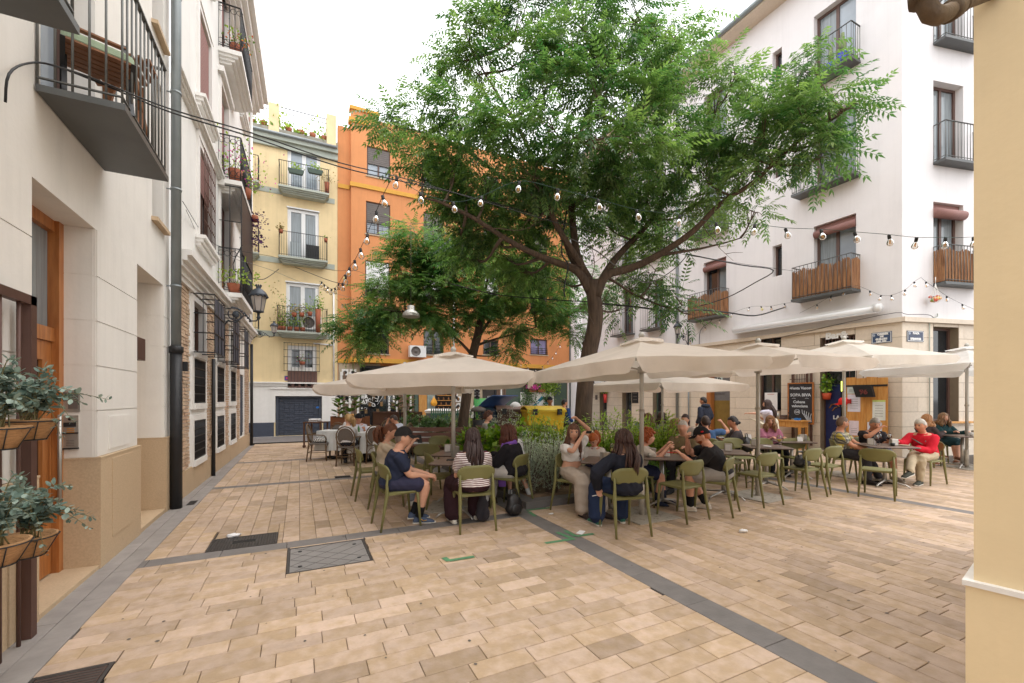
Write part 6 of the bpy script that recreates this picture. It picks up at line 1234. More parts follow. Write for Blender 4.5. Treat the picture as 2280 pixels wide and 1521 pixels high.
    for s in (1, -1):
        chain(B, [SH[s]-XS*s*.01*sc-ax*.01*sc, SH[s].lerp(EL[s], .25), SH[s].lerp(EL[s], .6), EL[s], EL[s].lerp(WR[s], .3), EL[s].lerp(WR[s], .75), WR[s]], [g(.05), g(.05 if not f else .043), g(.046 if not f else .038), g(.038 if not f else .033), g(.04 if not f else .034), g(.03 if not f else .026), g(.026 if not f else .023)])
        if bot[0] != 'dress_only': chain(B, [HIP[s], HIP[s].lerp(KN[s], .35), HIP[s].lerp(KN[s], .75), KN[s], KN[s].lerp(AN[s], .3), KN[s].lerp(AN[s], .7), AN[s]], [g(.088), g(.083), g(.066), g(.058), g(.056), g(.042), g(.036)])
        # hand: palm, four fingers, thumb
        d = (WR[s]-EL[s]).normalized(); up = Vector((0, 0, 1)) if abs(d.z) < .8 else Vector((0, 1, 0)); sd = d.cross(up).normalized()*s; nm = sd.cross(d)*s; nm = nm if nm.z > 0 or abs(d.z) >= .8 else -nm
        hs = sc*(.92 if f else 1.); W0 = WR[s]; chain(B, [W0, W0+d*.045*hs, W0+d*.08*hs], [.026*hs, .036*hs, .033*hs], 10, flat=.6)
        for i, (o, L) in enumerate(((-.027, .07), (-.009, .08), (.009, .075), (.026, .06))):
            r0 = W0+d*.078*hs+sd*o*hs; q1 = r0+(d*.75-nm*.55)*L*.5*hs; q2 = q1+(d*.35-nm*.9)*L*.35*hs; q3 = q2+(-nm*.9-d*.15)*L*.2*hs; chain(B, [r0, q1, q2, q3], [.0095*hs, .0088*hs, .008*hs, .0075*hs], 7, 2)
        r0 = W0+d*.03*hs-sd*.026*hs; chain(B, [r0, r0-sd*.022*hs+d*.028*hs-nm*.01*hs, r0-sd*.018*hs+d*.058*hs-nm*.022*hs], [.012*hs, .0105*hs, .009*hs], 7, 2)
    o = B.build('body', skin(sk), root); REMESH.append((o, vx, 2))
    # top
    kind, col = top[:2]; mt = col if not isinstance(col, tuple) else cloth(col); B = MB(); z0 = {'crop': .1}.get(kind, -.06 if kind != 'jacket' else -.12); torso(B, .016 if kind != 'jacket' else .026, z0, .485)
    B.ell(Nk-ax*.035*sc, (g(.098), g(.082), .042*sc), 16, 8)
    for s in (1, -1):
        lo_ = .017 if kind != 'jacket' else .026; fr = {'short': .62, 'crop': .5, 'none': .12, 'dress': .55}.get(kind, 1.)
        pts = [SH[s]-XS*s*.012*sc-ax*.008*sc, SH[s].lerp(EL[s], .2), SH[s].lerp(EL[s], min(1, fr))]; rs = [g(.053)+lo_, g(.053)+lo_, g(.049)+lo_*1.3]
        if kind in ('long', 'jacket', 'mid'): e = {'long': .92, 'jacket': .96, 'mid': .55}[kind]; pts += [EL[s].lerp(WR[s], e*.5), EL[s].lerp(WR[s], e)]; rs += [g(.043)+lo_, g(.033)+lo_]
        chain(B, pts, rs, 12)
    o = B.build({'jacket': 'jacket', 'long': 'shirt', 'dress': 'dress_top'}.get(kind, 'shirt'), mt, root); REMESH.append((o, vx*1.1, 3))
    if len(top) > 2:      # coloured neck band
        B = MB(); c = Nk-ax*.018*sc; B.tube([c+XS*math.cos(a)*.075*sc+Yf*math.sin(a)*.07*sc for a in np.linspace(0, 2*math.pi, 15)], .012*sc, 6); B.build('collar', cloth(top[2]), root)
    # bottom
    bk, bc = bot[:2]; mb = cloth(bc); B = MB(); torso(B, .014, -.2, .1)
    if bk in ('trousers', 'shorts'):
        for s in (1, -1):
            H_ = HIP[s]; e = .014+(.012 if len(bot) > 2 else 0)
            if bk == 'shorts': chain(B, [H_, H_.lerp(KN[s], .4), H_.lerp(KN[s], .80)], [g(.094)+.006, g(.088)+.012, g(.078)+.02], 14)
            else: w_ = .03 if len(bot) > 2 else .0; chain(B, [H_, H_.lerp(KN[s], .4), KN[s], KN[s].lerp(AN[s], .4), KN[s].lerp(AN[s], .98)], [g(.092)+.006, g(.084)+e, g(.062)+e+w_*.5, g(.055)+e+w_, g(.042)+e+w_*1.2], 14)
    else:
        a = (KN[1]+KN[-1])/2; c_ = P+Vector((0, 0, .0)); pts = [c_, c_.lerp(a, .5)+Vector((0, 0, -.01)), a]; 
        if bk == 'longskirt': pts += [a.lerp((AN[1]+AN[-1])/2, .8)]
        chain(B, pts, [g(.15), g(.155), g(.15), g(.16)][:len(pts)], 16, flat=.72)
    o = B.build('trousers' if bk == 'trousers' else ('shorts' if bk == 'shorts' else 'skirt'), mb, root); REMESH.append((o, vx*1.15, 3))
    # shoes
    for s in (1, -1):
        a = AN[s]; sh_ = (a-KN[s]).normalized(); fd = Vector((s*.12, 1, 0)).normalized(); tl = max(-1, min(1, -sh_.y*.0)); z = a.z-.085*sc; ft = Vector((fd.x, fd.y, -min(.6, max(0, (z-.02))*1.2))).normalized(); B = MB(); rg = []
        upv = fd.cross(Vector((1, 0, 0))); sx_ = Vector((fd.y, -fd.x, 0)); uz = sx_.cross(ft); base = a-uz*.085*sc if z > .03 else Vector((a.x, a.y, .002+.0*z))
        for y, w, h in ((-.075, .022, .05), (-.06, .034, .085), (-.01, .036, .105), (.05, .038, .085), (.11, .046, .06), (.16, .044, .048), (.19, .028, .03), (.2, .012, .016)):
            rg.append([base+ft*y*sc+sx_*w*sc*math.cos(t)+uz*sc*(h*.5+h*.5*math.copysign(abs(math.sin(t))**.7, math.sin(t))) for t in np.linspace(0, 2*math.pi, 12, False)])
        B.loft(rg); o = B.build('shoe', cloth(shoe), root); B = MB(); rg = []
        for y, w in ((-.082, .026), (-.06, .04), (.05, .043), (.13, .051), (.19, .034), (.207, .014)): rg.append([base+ft*y*sc+sx_*w*sc*math.cos(t)+uz*sc*(.011+.013*math.sin(t)) for t in np.linspace(0, 2*math.pi, 8, False)])
        B.loft(rg, 0, False); B.build('sole', cloth((206, 200, 190) if sum(shoe) > 200 else (58, 54, 52)), o)
        if sock: B = MB(); chain(B, [KN[s].lerp(AN[s], .72), KN[s].lerp(AN[s], 1.0)], [g(.043)+.006, g(.037)+.008], 12); B.build('sock', cloth(sock), root)
    # face
    fm = {}
    if near or d < 11:
        for s in (1, -1):
            B = MB(); B.ell((0, 0, 0), (.0135, .008, .0075), 10, 6); B.v = [tuple(H3(Vector(p)+Vector((s*.032, .077, .012)))) for p in B.v]; e = B.build('eye', mat('eye_white', (210, 206, 200), .3), root)
            B = MB(); B.ell((0, 0, 0), (.0074, .004, .0074), 10, 6); B.v = [tuple(H3(Vector(p)+Vector((s*.032, .0835, .012)))) for p in B.v]; B.build('iris', mat('iris', (40, 30, 26), .2), e); B = MB(); B.tube([H3((s*x, y, z)) for x, y, z in ((.019, .083, .016), (.032, .0875, .0205), (.046, .078, .016))], .0018, 5); B.build('lashes', mat('iris', (40, 30, 26), .2), e)
            B = MB(); B.tube([H3((s*x, y, z)) for x, y, z in ((.016, .087, .027), (.03, .086, .032), (.047, .077, .028))], [.0028, .0035, .002], 5); B.build('eyebrow', hairm(tuple(int(c*.7) for c in hair[1])), root)
        B = MB(); B.tube([H3((x, y, -.058-.006*(abs(x) < .01))) for x, y in ((-.023, .079), (-.011, .087), (0, .089), (.011, .087), (.023, .079))], [.002, .0048, .0055, .0048, .002], 6); B.build('lips', mat('lips_'+sk, tuple(int(c*k) for c, k in zip(SK[sk], (.84, .62, .62))), .4), root)
    # hair
    hk, hc = hair; hm = hairm(hc); B = MB(); rs_ = random.Random(hash(label) % 9999)
    def onskull(a, e, k=1.): p = Vector((.076*math.cos(e)*math.sin(a), .094*math.cos(e)*math.cos(a)*(1 if math.cos(a) > 0 else 1.06), .118*math.sin(e))); return p*k
    if hk != 'bald':
        nu, nv_ = 30, 14; thick = {'curly': 1.2, 'short': 1.07, 'thin': 1.035}.get(hk, 1.10); V = []; n = nu+0
        for j in range(nv_+1):
            for i in range(nu):
                a = 2*math.pi*i/nu; ca = math.cos(a); lo = .42+.0*ca if ca > .55 else (.42-(.55-ca)/.55*.55 if ca > 0 else -.13-(-ca)*.45); lo += .04*math.sin(i*2.3)
                if hk == 'bald_top': lo = min(lo, .1)
                e = lo+(math.pi/2-lo)*j/nv_; k = thick*(1+.035*noise.noise(Vector((math.sin(a)*3, ca*3, e*3+sc*7)))*(2.2 if hk == 'curly' else 1)); k = 1.0+(k-1)*min(1, (j+.35)/1.6); V.append(H3(onskull(a, e, k)))
        B.add(V, [(j*nu+i, j*nu+(i+1) % nu, (j+1)*nu+(i+1) % nu, (j+1)*nu+i) for j in range(nv_) for i in range(nu)], 0, True)
    if hk == 'curly':
        for i in range(150):
            a, e = rs_.uniform(0, 6.28), rs_.uniform(-.45, 1.5)
            if math.cos(a) > .4 and e < .45: continue
            if math.cos(a) > 0 and e < .0: continue
            p = H3(onskull(a, e, 1.2+rs_.uniform(-.03, .12))); r = rs_.uniform(.013, .024); B.ell(p, (r, r, r), 7, 5)
    down = Vector((0, 0, -1))
    def strands(n, L, back=.25, spread=1., amin=.9, wave=.012, r=.013):
        for i in range(n):
            a = math.pi+rs_.uniform(-1, 1)*(math.pi-amin); e = rs_.uniform(.0, 1.25); p = onskull(a, e, 1.08); pts = [H3(p)]; b0 = abs(a-math.pi)
            for k in range(3): e -= .45; pts.append(H3(onskull(a, max(e, -.25), 1.13)))
            q = pts[-1].copy(); L2 = L*rs_.uniform(.82, 1.05); st = 6; out = (H3(onskull(a, 0, 1.))-Hc); out.z = 0; ph = rs_.uniform(0, 6.28)
            for k in range(st):
                bk = -Yf*(.0 if b0 > 1.2 else .018)*back*4*(k < 3); q = q+down*L2/st+out*.05*spread*(1-k/st)+bk+Vector((math.sin(ph+k*1.2), math.cos(ph+k), 0))*wave; pts.append(q.copy())
            B.tube(pts, [r*.7]+[r]*(len(pts)-3)+[r*.7, r*.3], 5, flat=.6)
    if hk == 'long': strands(95, .36*sc, .35)
    if hk == 'longwavy': strands(95, .40*sc, .35, 1., .8, .022)
    if hk == 'bob': strands(95, .13, .0, 1.3, .75, .005, .015)
    if hk == 'mid': strands(80, .2, .1, 1.5, .6, .02, .014)
    if hk in ('pony', 'braid', 'bushypony'):
        c = H3((0, -.115, .03)); fat_ = 2.6 if hk == 'bushypony' else 1.
        for i in range(34):
            o = Vector((rs_.gauss(0, .016)*fat_, rs_.gauss(0, .016)*fat_, rs_.gauss(0, .012))); L = .24*rs_.uniform(.7, 1.05); bk = (H3((0, -1, 0))-H3((0, 0, 0))).normalized()
            B.tube([c+o*.3, c+bk*.05+o*.8+down*.01, c+bk*.07+o*1.2+down*L*.4, c+bk*.05+o*1.4+down*L*.8, c+bk*.04+o+down*L], [.008, .013, .013, .01, .004], 5)
    if hk == 'bun': B.ell(H3((0, -.115, -.01)), (.035, .035, .032), 10, 8)
    if B.v: B.build('hair', hm, root)
    if beard:
        B = MB(); V = []; nu = 22
        for j in range(7):
            for i in range(nu): a = -1.35+2.7*i/(nu-1); e = -.42-.62*j/6-(.12*(abs(a) < .5)); fnh = headfn(fat, f)(Vector((.075*math.cos(e)*math.sin(a), .092*math.cos(e)*math.cos(a), .116*math.sin(e)))); V.append(H3(fnh*1.05+Vector((0, .003, 0))))
        B.add(V, [(j*nu+i, j*nu+i+1, (j+1)*nu+i+1, (j+1)*nu+i) for j in range(6) for i in range(nu-1)], 0, True); B.build('beard', hairm(beard), root)
    if cap:
        B = MB(); V = []; nu = 26
        for j in range(9):
            for i in range(nu): a = 2*math.pi*i/nu; lo = .30-.22*(1-math.cos(a))/2; e = lo+(math.pi/2-lo)*j/8; V.append(H3(onskull(a, e, 1.15)+Vector((0, 0, .004))))
        B.add(V, [(j*nu+i, j*nu+(i+1) % nu, (j+1)*nu+(i+1) % nu, (j+1)*nu+i) for j in range(8) for i in range(nu)], 0, True)
        if cap[1]:
            V = [];
            for zz in (0, -.006):
                for i in range(11):
                    a = -1.05+2.1*i/10; p = onskull(a, .28, 1.15); V += [H3(p+Vector((0, 0, zz))), H3(p+Vector((-p.x*.1, .075*math.cos(a*.9), -.012-.02*abs(math.sin(a))+zz)))]
            B.add(V, [(2*i, 2*i+1, 2*i+3, 2*i+2) for i in range(10)]+[(22+2*i, 22+2*i+2, 22+2*i+3, 22+2*i+1) for i in range(10)]+[(2*i+1, 22+2*i+1, 22+2*i+3, 2*i+3) for i in range(10)], 0, True)
        B.build('cap', cloth(cap[0]), root)
    if glasses:
        B = MB()
        for s in (1, -1): B.tube([H3((s*.033+.02*math.cos(t), .094, .012+.015*math.sin(t))) for t in np.linspace(0, 6.28, 11)], .002, 4, cap=False); B.tube([H3((s*.052, .092, .014)), H3((s*.08, .02, .014)), H3((s*.08, -.01, .01))], .002, 4)
        B.tube([H3((-.013, .095, .014)), H3((.013, .095, .014))], .002, 4); B.build('spectacles', m_alu, root)
    root['nk'] = 0; del root['nk']
    return root, dict(W=WR, E=EL, H=H3, Hc=Hc, P=P, ax=ax, X=XS, Y=Yf, N=Nk, KN=KN, AN=AN, SH=SH)
def held(name, label, cat, root, p, m, half=(.036, .074, .004), rx=0., rz=0.):
    q = MB(); rbox(q, (0, 0, 0), half[0], half[1], half[2], min(half[0], half[1])*.25); o = q.build(name, m, loc=root.matrix_basis @ Vector(p)); o.rotation_euler = (rx, 0, rz); tag(o, label, cat); return o
DEN = (44, 54, 76)
p, i = person('man in navy T-shirt, navy shorts and black cap seated facing right', 'navy', sk='fair', lean=14, db=74, head=(0, 4), R_=(.05, .36, .60), L_=(-.04, .38, .61), fR=(.03, .26, .10), fL=(-.05, .20, .13), top=('short', (42, 48, 68)), bot=('shorts', (54, 54, 76)), shoe=(74, 84, 104), hair=('thin', (110, 96, 86)), cap=((40, 38, 38), 1), fat=.1, sock=(30, 30, 32))
B = MB(); a_ = i['AN'][1]; B.tube([a_+Vector((.052, .0, -.015)), a_+Vector((.058, .05, -.055)), a_+Vector((.06, .09, -.045))], .007, 6, flat=.4); B.build('shoe_mark', cloth((220, 160, 50)), p)
p, i = person('woman with a bushy brown ponytail in a cream top looking at her phone', 'pony', 'f', sk='fair', db=82, lean=10, head=(0, 15), R_=(.06, .36, .93), L_=(-.05, .36, .93), top=('short', (196, 180, 158)), bot=('trousers', (124, 128, 136)), shoe=(190, 190, 186), hair=('bushypony', (104, 62, 40)))
held('phone', 'phone in the hands of the ponytail woman behind the navy shirt', 'phone', p, (0, .46, .98), m_btxt, rx=.9)
stripe_m = striped('striped_fabric', (226, 220, 216), (96, 44, 52), 15, 'Z', .5)
p, i = person('woman with long straight dark hair in a white and maroon striped T-shirt', 'stripe', 'f', db=-18, lean=6, fat=.16, head=(-6, 8), R_=(.14, .30, .70), L_=(-.14, .28, .70), fR=(.12, .34, .09), fL=(-.2, .24, .09), top=('short', stripe_m), bot=('trousers', (52, 32, 38), 1), shoe=(214, 208, 198), hair=('long', (58, 42, 40)))
p, i = person('woman with a brown bob in a black cardigan and purple scarf', 'bob', 'f', db=-66, lean=12, fat=.1, head=(0, 10), R_=(.10, .36, .74), L_=(-.12, .38, .72), top=('jacket', (36, 34, 38)), bot=('trousers', (196, 190, 184)), shoe=(60, 52, 50), hair=('bob', (84, 46, 34)))
pur = cloth((128, 88, 178)); B = MB(); c = i['N']
B.tube([c+i['X']*.1+i['Y']*.0, c+i['Y']*.12-i['ax']*.04, c-i['X']*.13+i['Y']*.03-i['ax']*.02, c-i['X']*.05-i['Y']*.1, c+i['X']*.1+i['Y']*.0], .035, 8, flat=.6); B.tube([c-i['X']*.12+i['Y']*.05, c-i['X']*.11+i['Y']*.16-i['ax']*.2, c-i['X']*.10+i['Y']*.20-i['ax']*.4, c-i['X']*.1+i['Y']*.22-i['ax']*.6], [.04, .06, .065, .06], 10, flat=.35); B.build('scarf', pur, p)
p, i = person('boy in white T-shirt and navy shorts standing behind the black cardigan', (.13, 6.78, -50), 'm', sc=.70, sit=False, lean=22, head=(0, 20), R_=(.14, .28, .62), L_=(-.14, .3, .62), fR=(.16, -.05, .075), fL=(-.1, .12, .075), top=('short', (206, 202, 204)), bot=('shorts', (44, 46, 58)), shoe=(50, 54, 60), hair=('short', (110, 62, 36)), sock=(190, 190, 190))
p, i = person('woman in white crop top and beige trousers holding a phone to her mouth', 'white', 'f', sk='fair', db=150, lean=2, head=(32, 2), R_=(.05, .21, 1.07), eR=(.8, .2, -1), L_=(-.10, -.06, 1.28), eL=(-1, .1, .9), fR=(.14, .34, .09), fL=(-.10, .42, .09), top=('crop', (222, 218, 214)), bot=('trousers', (176, 162, 148), 1), shoe=(62, 50, 46), hair=('long', (98, 66, 50)))
held('phone', 'dark phone held to the mouth of the woman in white', 'phone', p, (-.02, .27, 1.13), m_btxt, rx=.3, rz=p.rotation_euler.z-.6)
p, i = person('red haired girl in white T-shirt bending her head beside the woman in white', 'girl', 'f', sc=.8, sk='pink', db=205, lean=18, head=(10, 40), R_=(.1, .3, .66), L_=(-.1, .3, .66), top=('short', (214, 210, 208), (160, 34, 44)), bot=('shorts', (40, 44, 66)), hair=('pony', (176, 92, 40)), shoe=(60, 60, 70))
p, i = person('woman with long wavy dark hair in a navy blazer smoking, seen from behind', 'blazer', 'f', db=-14, lean=4, head=(-22, 4), R_=(.16, .32, .74), L_=(-.30, .06, .52), eL=(-1, -.3, 0), fR=(.16, .34, .09), fL=(-.2, .30, .09), top=('jacket', (34, 36, 46)), bot=('trousers', (40, 52, 80), 1), shoe=(58, 108, 92), hair=('longwavy', (66, 44, 38)), sock=(140, 160, 186))
B = MB(); w = i['W'][-1]+(i['W'][-1]-i['E'][-1]).normalized()*.12; B.tube([w, w+Vector((-.085, .0, -.01))], .005, 6); tag(B.build('cigarette', m_paper, loc=p.matrix_basis.translation, rz=p.rotation_euler.z), 'cigarette between the fingers of the woman in the blazer', 'cigarette')
p, i = person('boy with curly red hair in a white T-shirt with red trim leaning on the table', 'boy', 'm', sc=.86, sk='pink', db=104, lean=18, head=(-10, -2), R_=(.12, .36, .86), L_=(-.06, .36, .88), fR=(.14, .2, .09), fL=(-.04, .32, .09), top=('short', (204, 196, 188), (160, 34, 44)), bot=('shorts', (42, 46, 70)), shoe=(40, 46, 66), hair=('curly', (156, 78, 36)), sock=(40, 44, 60), fat=.06)
p, i = person('red bearded man in black T-shirt and black cap bent over a red phone', 'beard', 'm', sk='pink', db=-68, lean=26, fat=.16, head=(0, 18), L_=(-.16, .44, .80), R_=(.02, .36, 1.0), eR=(.6, .3, -1), fL=(-.12, .32, .09), fR=(.12, .12, .09), top=('short', (40, 38, 40)), bot=('shorts', (158, 154, 152)), shoe=(206, 196, 184), hair=('short', (164, 88, 44)), cap=((34, 32, 34), 1), beard=(164, 90, 52), sock=(32, 32, 34))
B = MB(); B.ell((0, 0, 0), (.006, .02, .012), 8, 6); B.v = [tuple(i['H'](Vector(q_)+Vector((-.083, -.02, .062)))) for q_ in B.v]; B.build('cap_patch', cloth((186, 36, 40)), p)
held('phone', 'bright red phone held by the bearded man', 'phone', p, (-.14, .56, .82), mat('red_case', (206, 54, 36), .4), rz=p.rotation_euler.z)
p, i = person('white haired man in an olive T-shirt behind the bearded man', 'olive', 'm', sk='pink', db=215, lean=16, fat=.14, R_=(.12, .36, .76), L_=(-.12, .36, .76), top=('short', (122, 108, 82)), hair=('thin', (190, 184, 178)), near=False)
p, i = person('woman with very long straight blonde hair in a cream top', 'blond', 'f', db=62, lean=8, head=(0, 4), R_=(.1, .32, .76), L_=(-.1, .32, .76), top=('short', (206, 194, 172)), hair=('long', (150, 116, 84)), near=False)
p, i = person('dark haired woman with a high ponytail facing left behind the blonde hair', 'tail', 'f', db=225, lean=6, top=('short', (150, 140, 130)), hair=('pony', (58, 44, 42)), near=False)
p, i = person('man in a blue T-shirt with his back turned, hand raised', 'blue', 'm', sk='tan', db=18, lean=10, head=(-8, 0), R_=(.34, .24, 1.08), eR=(1, -.2, -.6), L_=(-.1, .32, .76), top=('short', (72, 100, 140)), hair=('short', (62, 46, 40)), near=False)
p, i = person('man standing at the orange door in a dark hooded jacket', (5.75, 12.9, -25), 'm', sk='tan', sc=.97, sit=False, lean=3, head=(-25, 0), R_=(.16, .12, .86), L_=(-.16, .14, .86), top=('jacket', (48, 52, 66)), hair=('short', (46, 38, 36)), near=False)
B = MB(); B.ell(i['N']-i['Y']*.05+Vector((0, 0, .0)), (.15, .12, .07), 14, 8); B.build('hood', cloth((44, 48, 60)), p)
p, i = person('woman in a grey T-shirt with a low bun facing left', 'grey', 'f', sk='tan', db=-80, lean=10, head=(0, 2), R_=(.1, .34, .78), L_=(-.12, .36, .78), top=('short', (78, 72, 74)), hair=('bun', (42, 34, 34)), near=False)
p, i = person('woman in a pink top with loose blonde hair facing the camera', 'pink', 'f', sk='pink', db=188, lean=6, fat=.14, head=(18, 4), R_=(.12, .34, .76), L_=(-.12, .34, .76), top=('short', (188, 124, 150)), hair=('mid', (150, 108, 74)))
p, i = person('woman standing in a cream shawl beside the wooden desk', (6.95, 11.7, -60), 'f', sc=.93, sit=False, lean=2, head=(-10, 2), R_=(.15, .3, 1.15), L_=(-.25, .52, 1.18), top=('short', (206, 200, 214)), bot=('longskirt', (140, 112, 92)), hair=('long', (66, 48, 44)), near=False)
B = MB(); c = i['P']; B.tube([c+Vector((-.22, .48, .22)), c+Vector((-.2, .25, .12)), c+Vector((-.18, .08, .02)), c+Vector((.05, .17, -.02)), c+Vector((.2, .02, .05)), c+Vector((.05, -.17, .12)), c+Vector((-.1, -.16, .08))], [.02, .05, .09, .1, .1, .1, .06], 10, flat=.55); B.tube([c+Vector((.1, -.14, .1)), c+Vector((.12, -.17, -.15)), c+Vector((.1, -.15, -.4))], [.08, .07, .05], 8, flat=.4); B.build('shawl', cloth((212, 202, 180)), p)
p, i = person('grey bearded man with glasses in a yellow plaid shirt, hands folded', 'plaid', 'm', sk='tan', db=135, lean=2, fat=.15, head=(-38, 2), R_=(.05, .34, .62), L_=(-.04, .36, .62), fR=(.16, .36, .09), fL=(-.18, .5, .09), top=('short', plaid()), bot=('trousers', (48, 46, 50)), shoe=(44, 38, 36), hair=('thin', (100, 78, 64)), beard=(150, 130, 118), glasses=True)
p, i = person('grey haired man in a black T-shirt rubbing his eye', 'black', 'm', sk='tan', db=188, lean=20, fat=.14, head=(6, 18), R_=(.06, .34, 1.0), eR=(.9, .5, -.8), L_=(-.06, .42, .78), fR=(.18, .3, .09), fL=(-.18, .4, .09), top=('short', (42, 40, 46)), bot=('shorts', (98, 104, 122)), shoe=(134, 122, 110), hair=('short', (134, 128, 122)))
p, i = person('grey haired man in a red shirt and beige trousers, legs crossed', 'red', 'm', sk='tan', db=248, lean=18, fat=.06, head=(6, 10), R_=(.16, .50, .78), L_=(-.05, .36, .68), fR=(-.10, .66, .28), fL=(-.08, .30, .09), top=('long', (196, 34, 52)), bot=('trousers', (178, 164, 140)), shoe=(70, 72, 66), hair=('short', (170, 164, 154)), sock=(50, 50, 54))
B = MB(); B.tube([i['SH'][1]+i['Y']*.09+Vector((0, 0, .02)), i['P']+i['ax']*.3+i['Y']*.17, i['P']-i['X']*.19+i['ax']*.12+i['Y']*.05], .018, 6, flat=.3); B.build('bag_strap', cloth((92, 112, 106)), p); B = MB(); B.ell(i['P']+i['ax']*.31+i['Y']*.128-i['X']*.07, (.03, .006, .034), 12, 8); B.build('chest_emblem', cloth((120, 116, 124)), p)
p, i = person('woman with curly blonde hair in dark brown leather facing right', 'curl', 'f', sk='fair', db=74, lean=10, head=(0, 0), R_=(.1, .42, .78), L_=(-.1, .38, .78), fR=(-.05, .62, .26), fL=(.0, .28, .09), top=('long', (70, 58, 58)), bot=('trousers', (66, 52, 50)), shoe=(150, 98, 76), hair=('mid', (172, 124, 82)))
p, i = person('woman in a dark green dress facing the camera at the far right', 'dress', 'f', sk='fair', db=182, lean=2, fat=.08, head=(6, -4), R_=(.14, .36, .78), L_=(-.14, .36, .78), fR=(.05, .34, .09), fL=(.16, .5, .2), top=('long', (34, 62, 66)), bot=('skirt', (34, 60, 64)), shoe=(120, 84, 66), hair=('mid', (138, 106, 76)))
p, i = person('man in grey T-shirt and black cap standing at the yellow container', (1.22, 13.9, 188), 'm', sk='dark', sc=.97, sit=False, lean=2, head=(4, 6), fat=.08, top=('short', (84, 80, 84)), hair=('thin', (30, 28, 28)), cap=((32, 32, 44), 0), R_=(.28, .12, .85), L_=(-.28, .1, .85))
p, i = person('man in a blue denim shirt standing with his back to the tree', (1.62, 13.6, 40), 'm', sk='tan', sc=.93, sit=False, lean=3, head=(30, 2), top=('long', (40, 66, 116)), hair=('short', (40, 36, 38)), near=False, R_=(.28, .1, .85), L_=(-.28, .1, .85))
p, i = person('curly haired youth in a grey hoodie seated on the far bench', (-.62, 11.45, 95), 'm', sk='fair', lean=6, head=(0, 6), top=('long', (140, 136, 130)), hair=('curly', (82, 50, 38)), near=False, seat=.45)
p, i = person('man in white T-shirt and black cap crouched over the cloth table', 'e', 'm', sk='tan', db=150, lean=24, head=(-8, 20), R_=(.12, .36, .78), L_=(-.1, .36, .8), top=('short', (196, 194, 204)), hair=('short', (36, 32, 34)), cap=((36, 36, 38), 0), near=False)
p, i = person('woman with a blonde ponytail in a white shirt on a cane chair', 'b', 'f', sk='fair', db=-12, lean=14, head=(-45, 6), R_=(.1, .34, .84), L_=(-.1, .34, 1.0), top=('long', (206, 202, 200)), hair=('pony', (172, 136, 88)), near=False)
p, i = person('man in a pale shirt resting his head on his hand at the cloth tables', 'f', 'm', sk='tan', db=-72, lean=32, fat=.15, head=(0, 26), R_=(.1, .36, .78), L_=(-.02, .40, .96), eL=(-.6, .2, -1), top=('short', (192, 192, 206)), hair=('thin', (70, 58, 54)), near=False)
p, i = person('cook in white with a black cap behind the green fence', (-1.42, 16.3, 80), 'm', sk='tan', sc=.95, sit=False, top=('short', (214, 214, 216)), hair=('thin', (34, 30, 30)), cap=((34, 34, 38), 0), near=False)
p, i = person('brown haired woman in a mustard top half hidden by the lime shrubs', 'ph', 'f', sk='tan', db=85, lean=4, top=('short', (196, 160, 112)), hair=('mid', (110, 78, 56)), near=False)
p, i = person('man in a light blue shirt half hidden by the shrubs', (3.45, 11.5, 230), 'm', sk='tan', lean=4, top=('short', (130, 150, 184)), hair=('thin', (130, 120, 112)), near=False)
p, i = person('dark haired woman behind the shrubs beside the light blue shirt', (3.95, 11.5, -60), 'f', sk='tan', lean=4, top=('short', (150, 150, 152)), hair=('mid', (70, 54, 48)), near=False)
bpy.context.view_layer.update()
for o, vx, it in REMESH:
    m = o.modifiers.new('skin', 'REMESH'); m.mode = 'VOXEL'; m.voxel_size = vx; m.use_smooth_shade = True
    m = o.modifiers.new('soft', 'SMOOTH'); m.factor = .5; m.iterations = it
    if o.name.split('.')[0] not in ('body',):
        pass
dg = bpy.context.evaluated_depsgraph_get(); new = [(o, bpy.data.meshes.new_from_object(o.evaluated_get(dg))) for o, _, _ in REMESH]
for o, me in new:
    o.modifiers.clear(); old = o.data; o.data = me
    if not o.name.startswith('body'):          # soft folds in the cloth
        n = len(me.vertices); co = np.empty(n*3, np.float32); no = np.empty(n*3, np.float32); me.vertices.foreach_get('co', co); me.vertex_normals.foreach_get('vector', no); co = co.reshape(-1, 3); no = no.reshape(-1, 3)
        w = np.sin(co[:, 2]*46+7*np.sin(co[:, 0]*11)+5*np.sin(co[:, 1]*9))*np.sin(co[:, 0]*17+co[:, 1]*23+co[:, 2]*8); co += no*(w*.0042)[:, None]; me.vertices.foreach_set('co', co.reshape(-1)); me.update()
    bpy.data.meshes.remove(old)
# ================================================================ cables and strings of bulbs
m_cable = mat('black_cable', (30, 30, 32), .6); m_wire = mat('grey_wire', (110, 108, 104), .6); m_fil = mat('amber_filament', (214, 158, 74), .4)
def inv(us, d0, d1): return [1/(1/d0+(1/d1-1/d0)*k/(len(us)-1)) for k in range(len(us))]
def smooth(P, sub=4):
    out = []
    for i in range(len(P)-1):
        a = P[max(i-1, 0)]; b = P[i]; c = P[i+1]; d = P[min(i+2, len(P)-1)]
        for k in range(sub):
            t = k/sub; out.append(.5*((2*b)+(c-a)*t+(2*a-5*b+4*c-d)*t*t+(3*b-a-3*c+d)*t**3))
    return out+[P[-1]]
def cable(label, pts, r=.007, m=None):
    q = MB(); q.tube(smooth(pts), r, 6); return tag(q.build('cable', m or m_cable), label, 'cable', 'cables over the square')
def px(L, d0, d1): return [at(u, v, d) for (u, v), d in zip(L, inv(L, d0, d1))]
